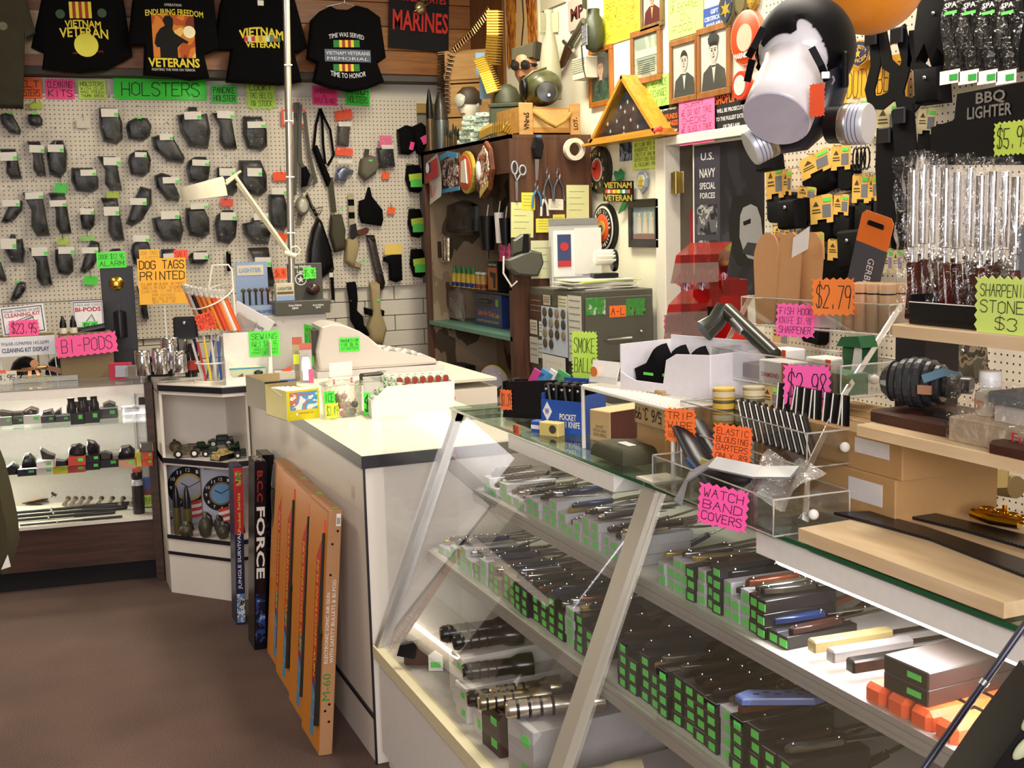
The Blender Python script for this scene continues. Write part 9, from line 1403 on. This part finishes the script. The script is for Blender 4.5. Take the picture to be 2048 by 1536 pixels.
def inbox(x,y,z,w_,d_,h_,c,lb,tx=None,n=2):
    M=fr((x,y,z),(.06,-1,0));t=box_thing('carton',lb, 'box',M,w_,d_,h_,mat(c,.45));part(MB().box(w_*.05,w_*.35,-.001,0,h_*.3,h_*.65), 'price_sticker',stick,t)
    if tx:label_on(t,None,1,tx,w_/2+.001,h_*.5,.07,h_*.35,mat('#9ac8b8',.5),.02,y=-.0015)
    return M
k=0
for i,y in enumerate((2.86,2.78,2.7)):
    for j in range((3,3,2)[i]):inbox(.99-.02*i,y,ZB+.001+j*.046,.07,.3,.045, '#d8d6cc', 'long white carton on the case floor, %s column from the left, %s up' % (ORD[i],ORD[j]))
inbox(.955,2.6,ZB+.001,.055,.24,.062, '#e2e0da', 'low white carton on the case floor before the dark ones');inbox(.95,2.5,ZB+.001,.1,.24,.055, '#3a221c', 'lower dark brown carton lettered in pale green');inbox(.95,2.5,ZB+.057,.1,.24,.05, '#3a221c', 'upper dark brown carton lettered in pale green')
for j in (0,1):inbox(.955,2.33,ZB+.001+.068*j,.13,.34,.067, '#b9b6b6',('lower', 'upper')[j]+' large grey-white carton on the case floor')
inbox(1.0,2.1,ZB+.001,.2,.34,.06, '#b4b1b2', 'wide grey carton on the case floor behind the middle bar')
def torch(p,ang,ln,r,c,lb,metal=.8):
    t=thing('flashlight',lb, 'flashlight',fr(p,(math.cos(ang),math.sin(ang),.03)));part(MB().tube([(-ln/2,0,0),(-ln*.46,0,0),(ln*.2,0,0)],[r*.8,r,r],14), 'barrel',mat(c,.25,metal),t);part(MB().tube([(ln*.2,0,0),(ln*.3,0,0),(ln*.5,0,0)],[r,r*1.35,r*1.4],14), 'head',mat(c,.2,metal),t)
    for q in range(4):part(MB().tube([(-ln*.4+ln*.12*q,0,0),(-ln*.37+ln*.12*q,0,0)],r*1.06,14), 'grip_ring',blackp,t)
for a in ((V((1.06,2.86,ZB+.165)),-.2,.2,.022, '#1b1712', 'black torch lying at the back on the white cartons',0),(V((1.06,2.79,ZB+.165)),-.15,.18,.022, '#171410', 'second black torch beside the first on the white cartons',0),(V((1.05,2.7,ZB+.117)),-.2,.18,.021, '#221d18', 'black-brown torch with wrist cord on the lower white cartons',.1),(V((1.03,2.6,ZB+.086)),-.25,.19,.02, '#2e2218', 'dark scope-like torch before the white cartons',.2),(V((1.04,2.5,ZB+.131)),-.2,.17,.02, '#a89a80', 'bronze ribbed torch on the dark brown cartons',.9),(V((1.0,2.47,ZB+.131)),-.2,.17,.019, '#8f866e', 'second bronze torch on the dark brown cartons',.9),(V((1.04,2.33,ZB+.16)),-.25,.22,.021, '#c4bcae', 'silver torch on the large grey cartons',.9),(V((1.0,2.12,ZB+.085)),-.3,.26,.022, '#d8cba8', 'cream and black torch at the bottom edge',.1)):torch(*a)
t=thing('holstered_pistol', 'brown leather holster with a tagged pistol at the left end of the case floor', 'holster',fr((1.02,3.08,ZB+.002),(1,-.5,0)));part(MB().pillow([(-.1,0),(.1,0),(.12,.06),(0,.09),(-.1,.05)],-.03,.02,4), 'holster',mat('#4a3424',.6),t);part(MB().prism([(-.11,.04),(-.06,.03),(-.05,.08),(-.1,.07)],-.04,-.02), 'grip',blackp,t);part(MB().prism([(-.02,-.0),(.02,-.0),(.02,.045),(0,.06),(-.02,.045)][::-1],-.05,-.049), 'white_tag',paper,t);part(MB().box(-.014,.014,-.052,-.0505,.01,.026), 'price_sticker',stick,t)
for i,(y,c,lb) in enumerate(((1.57, '#b8a870', 'gold-edged yellow-green handled display knife'),(1.52, '#a8a4a0', 'silver-handled knife lying flat'),(1.47, '#2a2826', 'long black sheathed knife'))):t=thing('large_knife',lb+' on the upper right shelf', 'knife',fr((S1[0]+.12,y,S1[1]+.03),(1,-.12,.02)));part(MB().cbox(-.09,.06,-.012,.012,-.01,.01,.003), 'handle',mat(c,.25,.5),t);part(MB().prism([(.06,-.01),(.16,-.008),(.2,0),(.16,.01),(.06,.01)][::-1],-.0015,.0015).xf(Matrix.Rotation(-math.pi/2,4, 'X')), 'blade',mat('#b0aeb0',.2,1),t)
for j in (0,1):inbox(S1[0]+.02,1.34,S1[1]+.03+.0255*j,.09,.2,.025, '#2c2520',('lower', 'upper')[j]+' dark lettered carton on the orange packs')
for j in range(4):t=thing('orange_pack', 'bright orange corded pack, %s from the left on the upper right shelf' % ORD[j], 'pack',fr((S1[0]+.1,1.4-.05*j,S1[1]+.001),(1,0,0)));part(MB().cbox(-.09,.09,-.022,.022,0,.028,.008), 'pack',mat('#f0602a',.5),t);part(MB().box(-.02,-.012,-.0225,.0225,0,.0287).box(.03,.038,-.0225,.0225,0,.0287), 'black_cord',blackp,t)
t=box_thing('white_box', 'glaring white carton at the right end of the upper shelf', 'box',fr((S1[0]+.06,1.13,S1[1]+.001),(0,-1,0)),.13,.1,.06,mat('#f0ece6',.5));part(MB().box(-.05,.05,-.001,0,.02,.03), 'pale_print',mat('#b0a8a0',.5),t)
t=thing('skeleton_knife', 'blue-grey slotted knife handle lying on the lower right shelf', 'knife',fr((S2[0]+.1,1.62,S2[1]+.125),(1,-.55,.02)));part(MB().prism([(-.07,-.02),(.05,-.018),(.075,.0),(.06,.02),(.03,.016),(-.06,.02),(-.08,0)][::-1],-.006,.006,.003).xf(Matrix.Rotation(-math.pi/2,4, 'X')), 'handle',mat('#5a6a9c',.35),t);part(MB().prism([(.075,-.012),(.18,.0),(.075,.012)][::-1],-.0015,.0015).xf(Matrix.Rotation(-math.pi/2,4, 'X')), 'blade',gun,t)
for q in range(6):part(MB().box(-.05+.018*q,-.04+.018*q,-.003+.008*(q % 2),.001+.008*(q % 2),.006,.0066), 'slot',blackp,t)
t=thing('gold_coins_tray', 'shiny gold filigree piece at the back of the lower right shelf', 'ornament',fr((S2[0]+.3,1.9,S2[1]+.001),(0,-1,0)));part(MB().lathe([(.05,0),(.055,.01),(.05,.02)],16), 'base',gd2,t)
for q in range(8):part(MB().ball((.035*math.cos(q*.785),.035*math.sin(q*.785),.025),.01), 'bead',gd2,t)
pA,pB=P(2060,1235,Y=.83),P(1838,1550,Y=.85);t=thing('black_rod', 'thin dark rod leaning across the lower right corner', 'rod',fr(pA));part(MB().tube([(0,0,0),tuple((pB-pA)*1.6)],.0035,8), 'rod',mat('#3a3a4a',.3,.3),t);part(MB().tube([tuple((pB-pA)*.4),tuple((pB-pA)*.43)],.0046,8), 'ferrule',steel,t)
Mk=yaw(P(2040,1480,Y=.7),-30);s=(Mk.translation-EYE).dot(cz)/FPX;t=thing('black_display_bag', 'black bag with pale oval patches cut by the lower right corner', 'bag',Mk);part(MB().pillow([(-130*s,-140*s),(120*s,-140*s),(120*s,130*s),(30*s,120*s),(-60*s,-20*s)],-.02,.05,4,.1), 'bag_body',blackp,t)
for x,y in ((-70,-70),(-5,10),(10,70)):part(MB().ball((x*s,-.022,y*s),14*s,.003,34*s,M=Matrix.Rotation(.7,3, 'Y')), 'pale_oval',mat('#a8ac8a',.5),t)
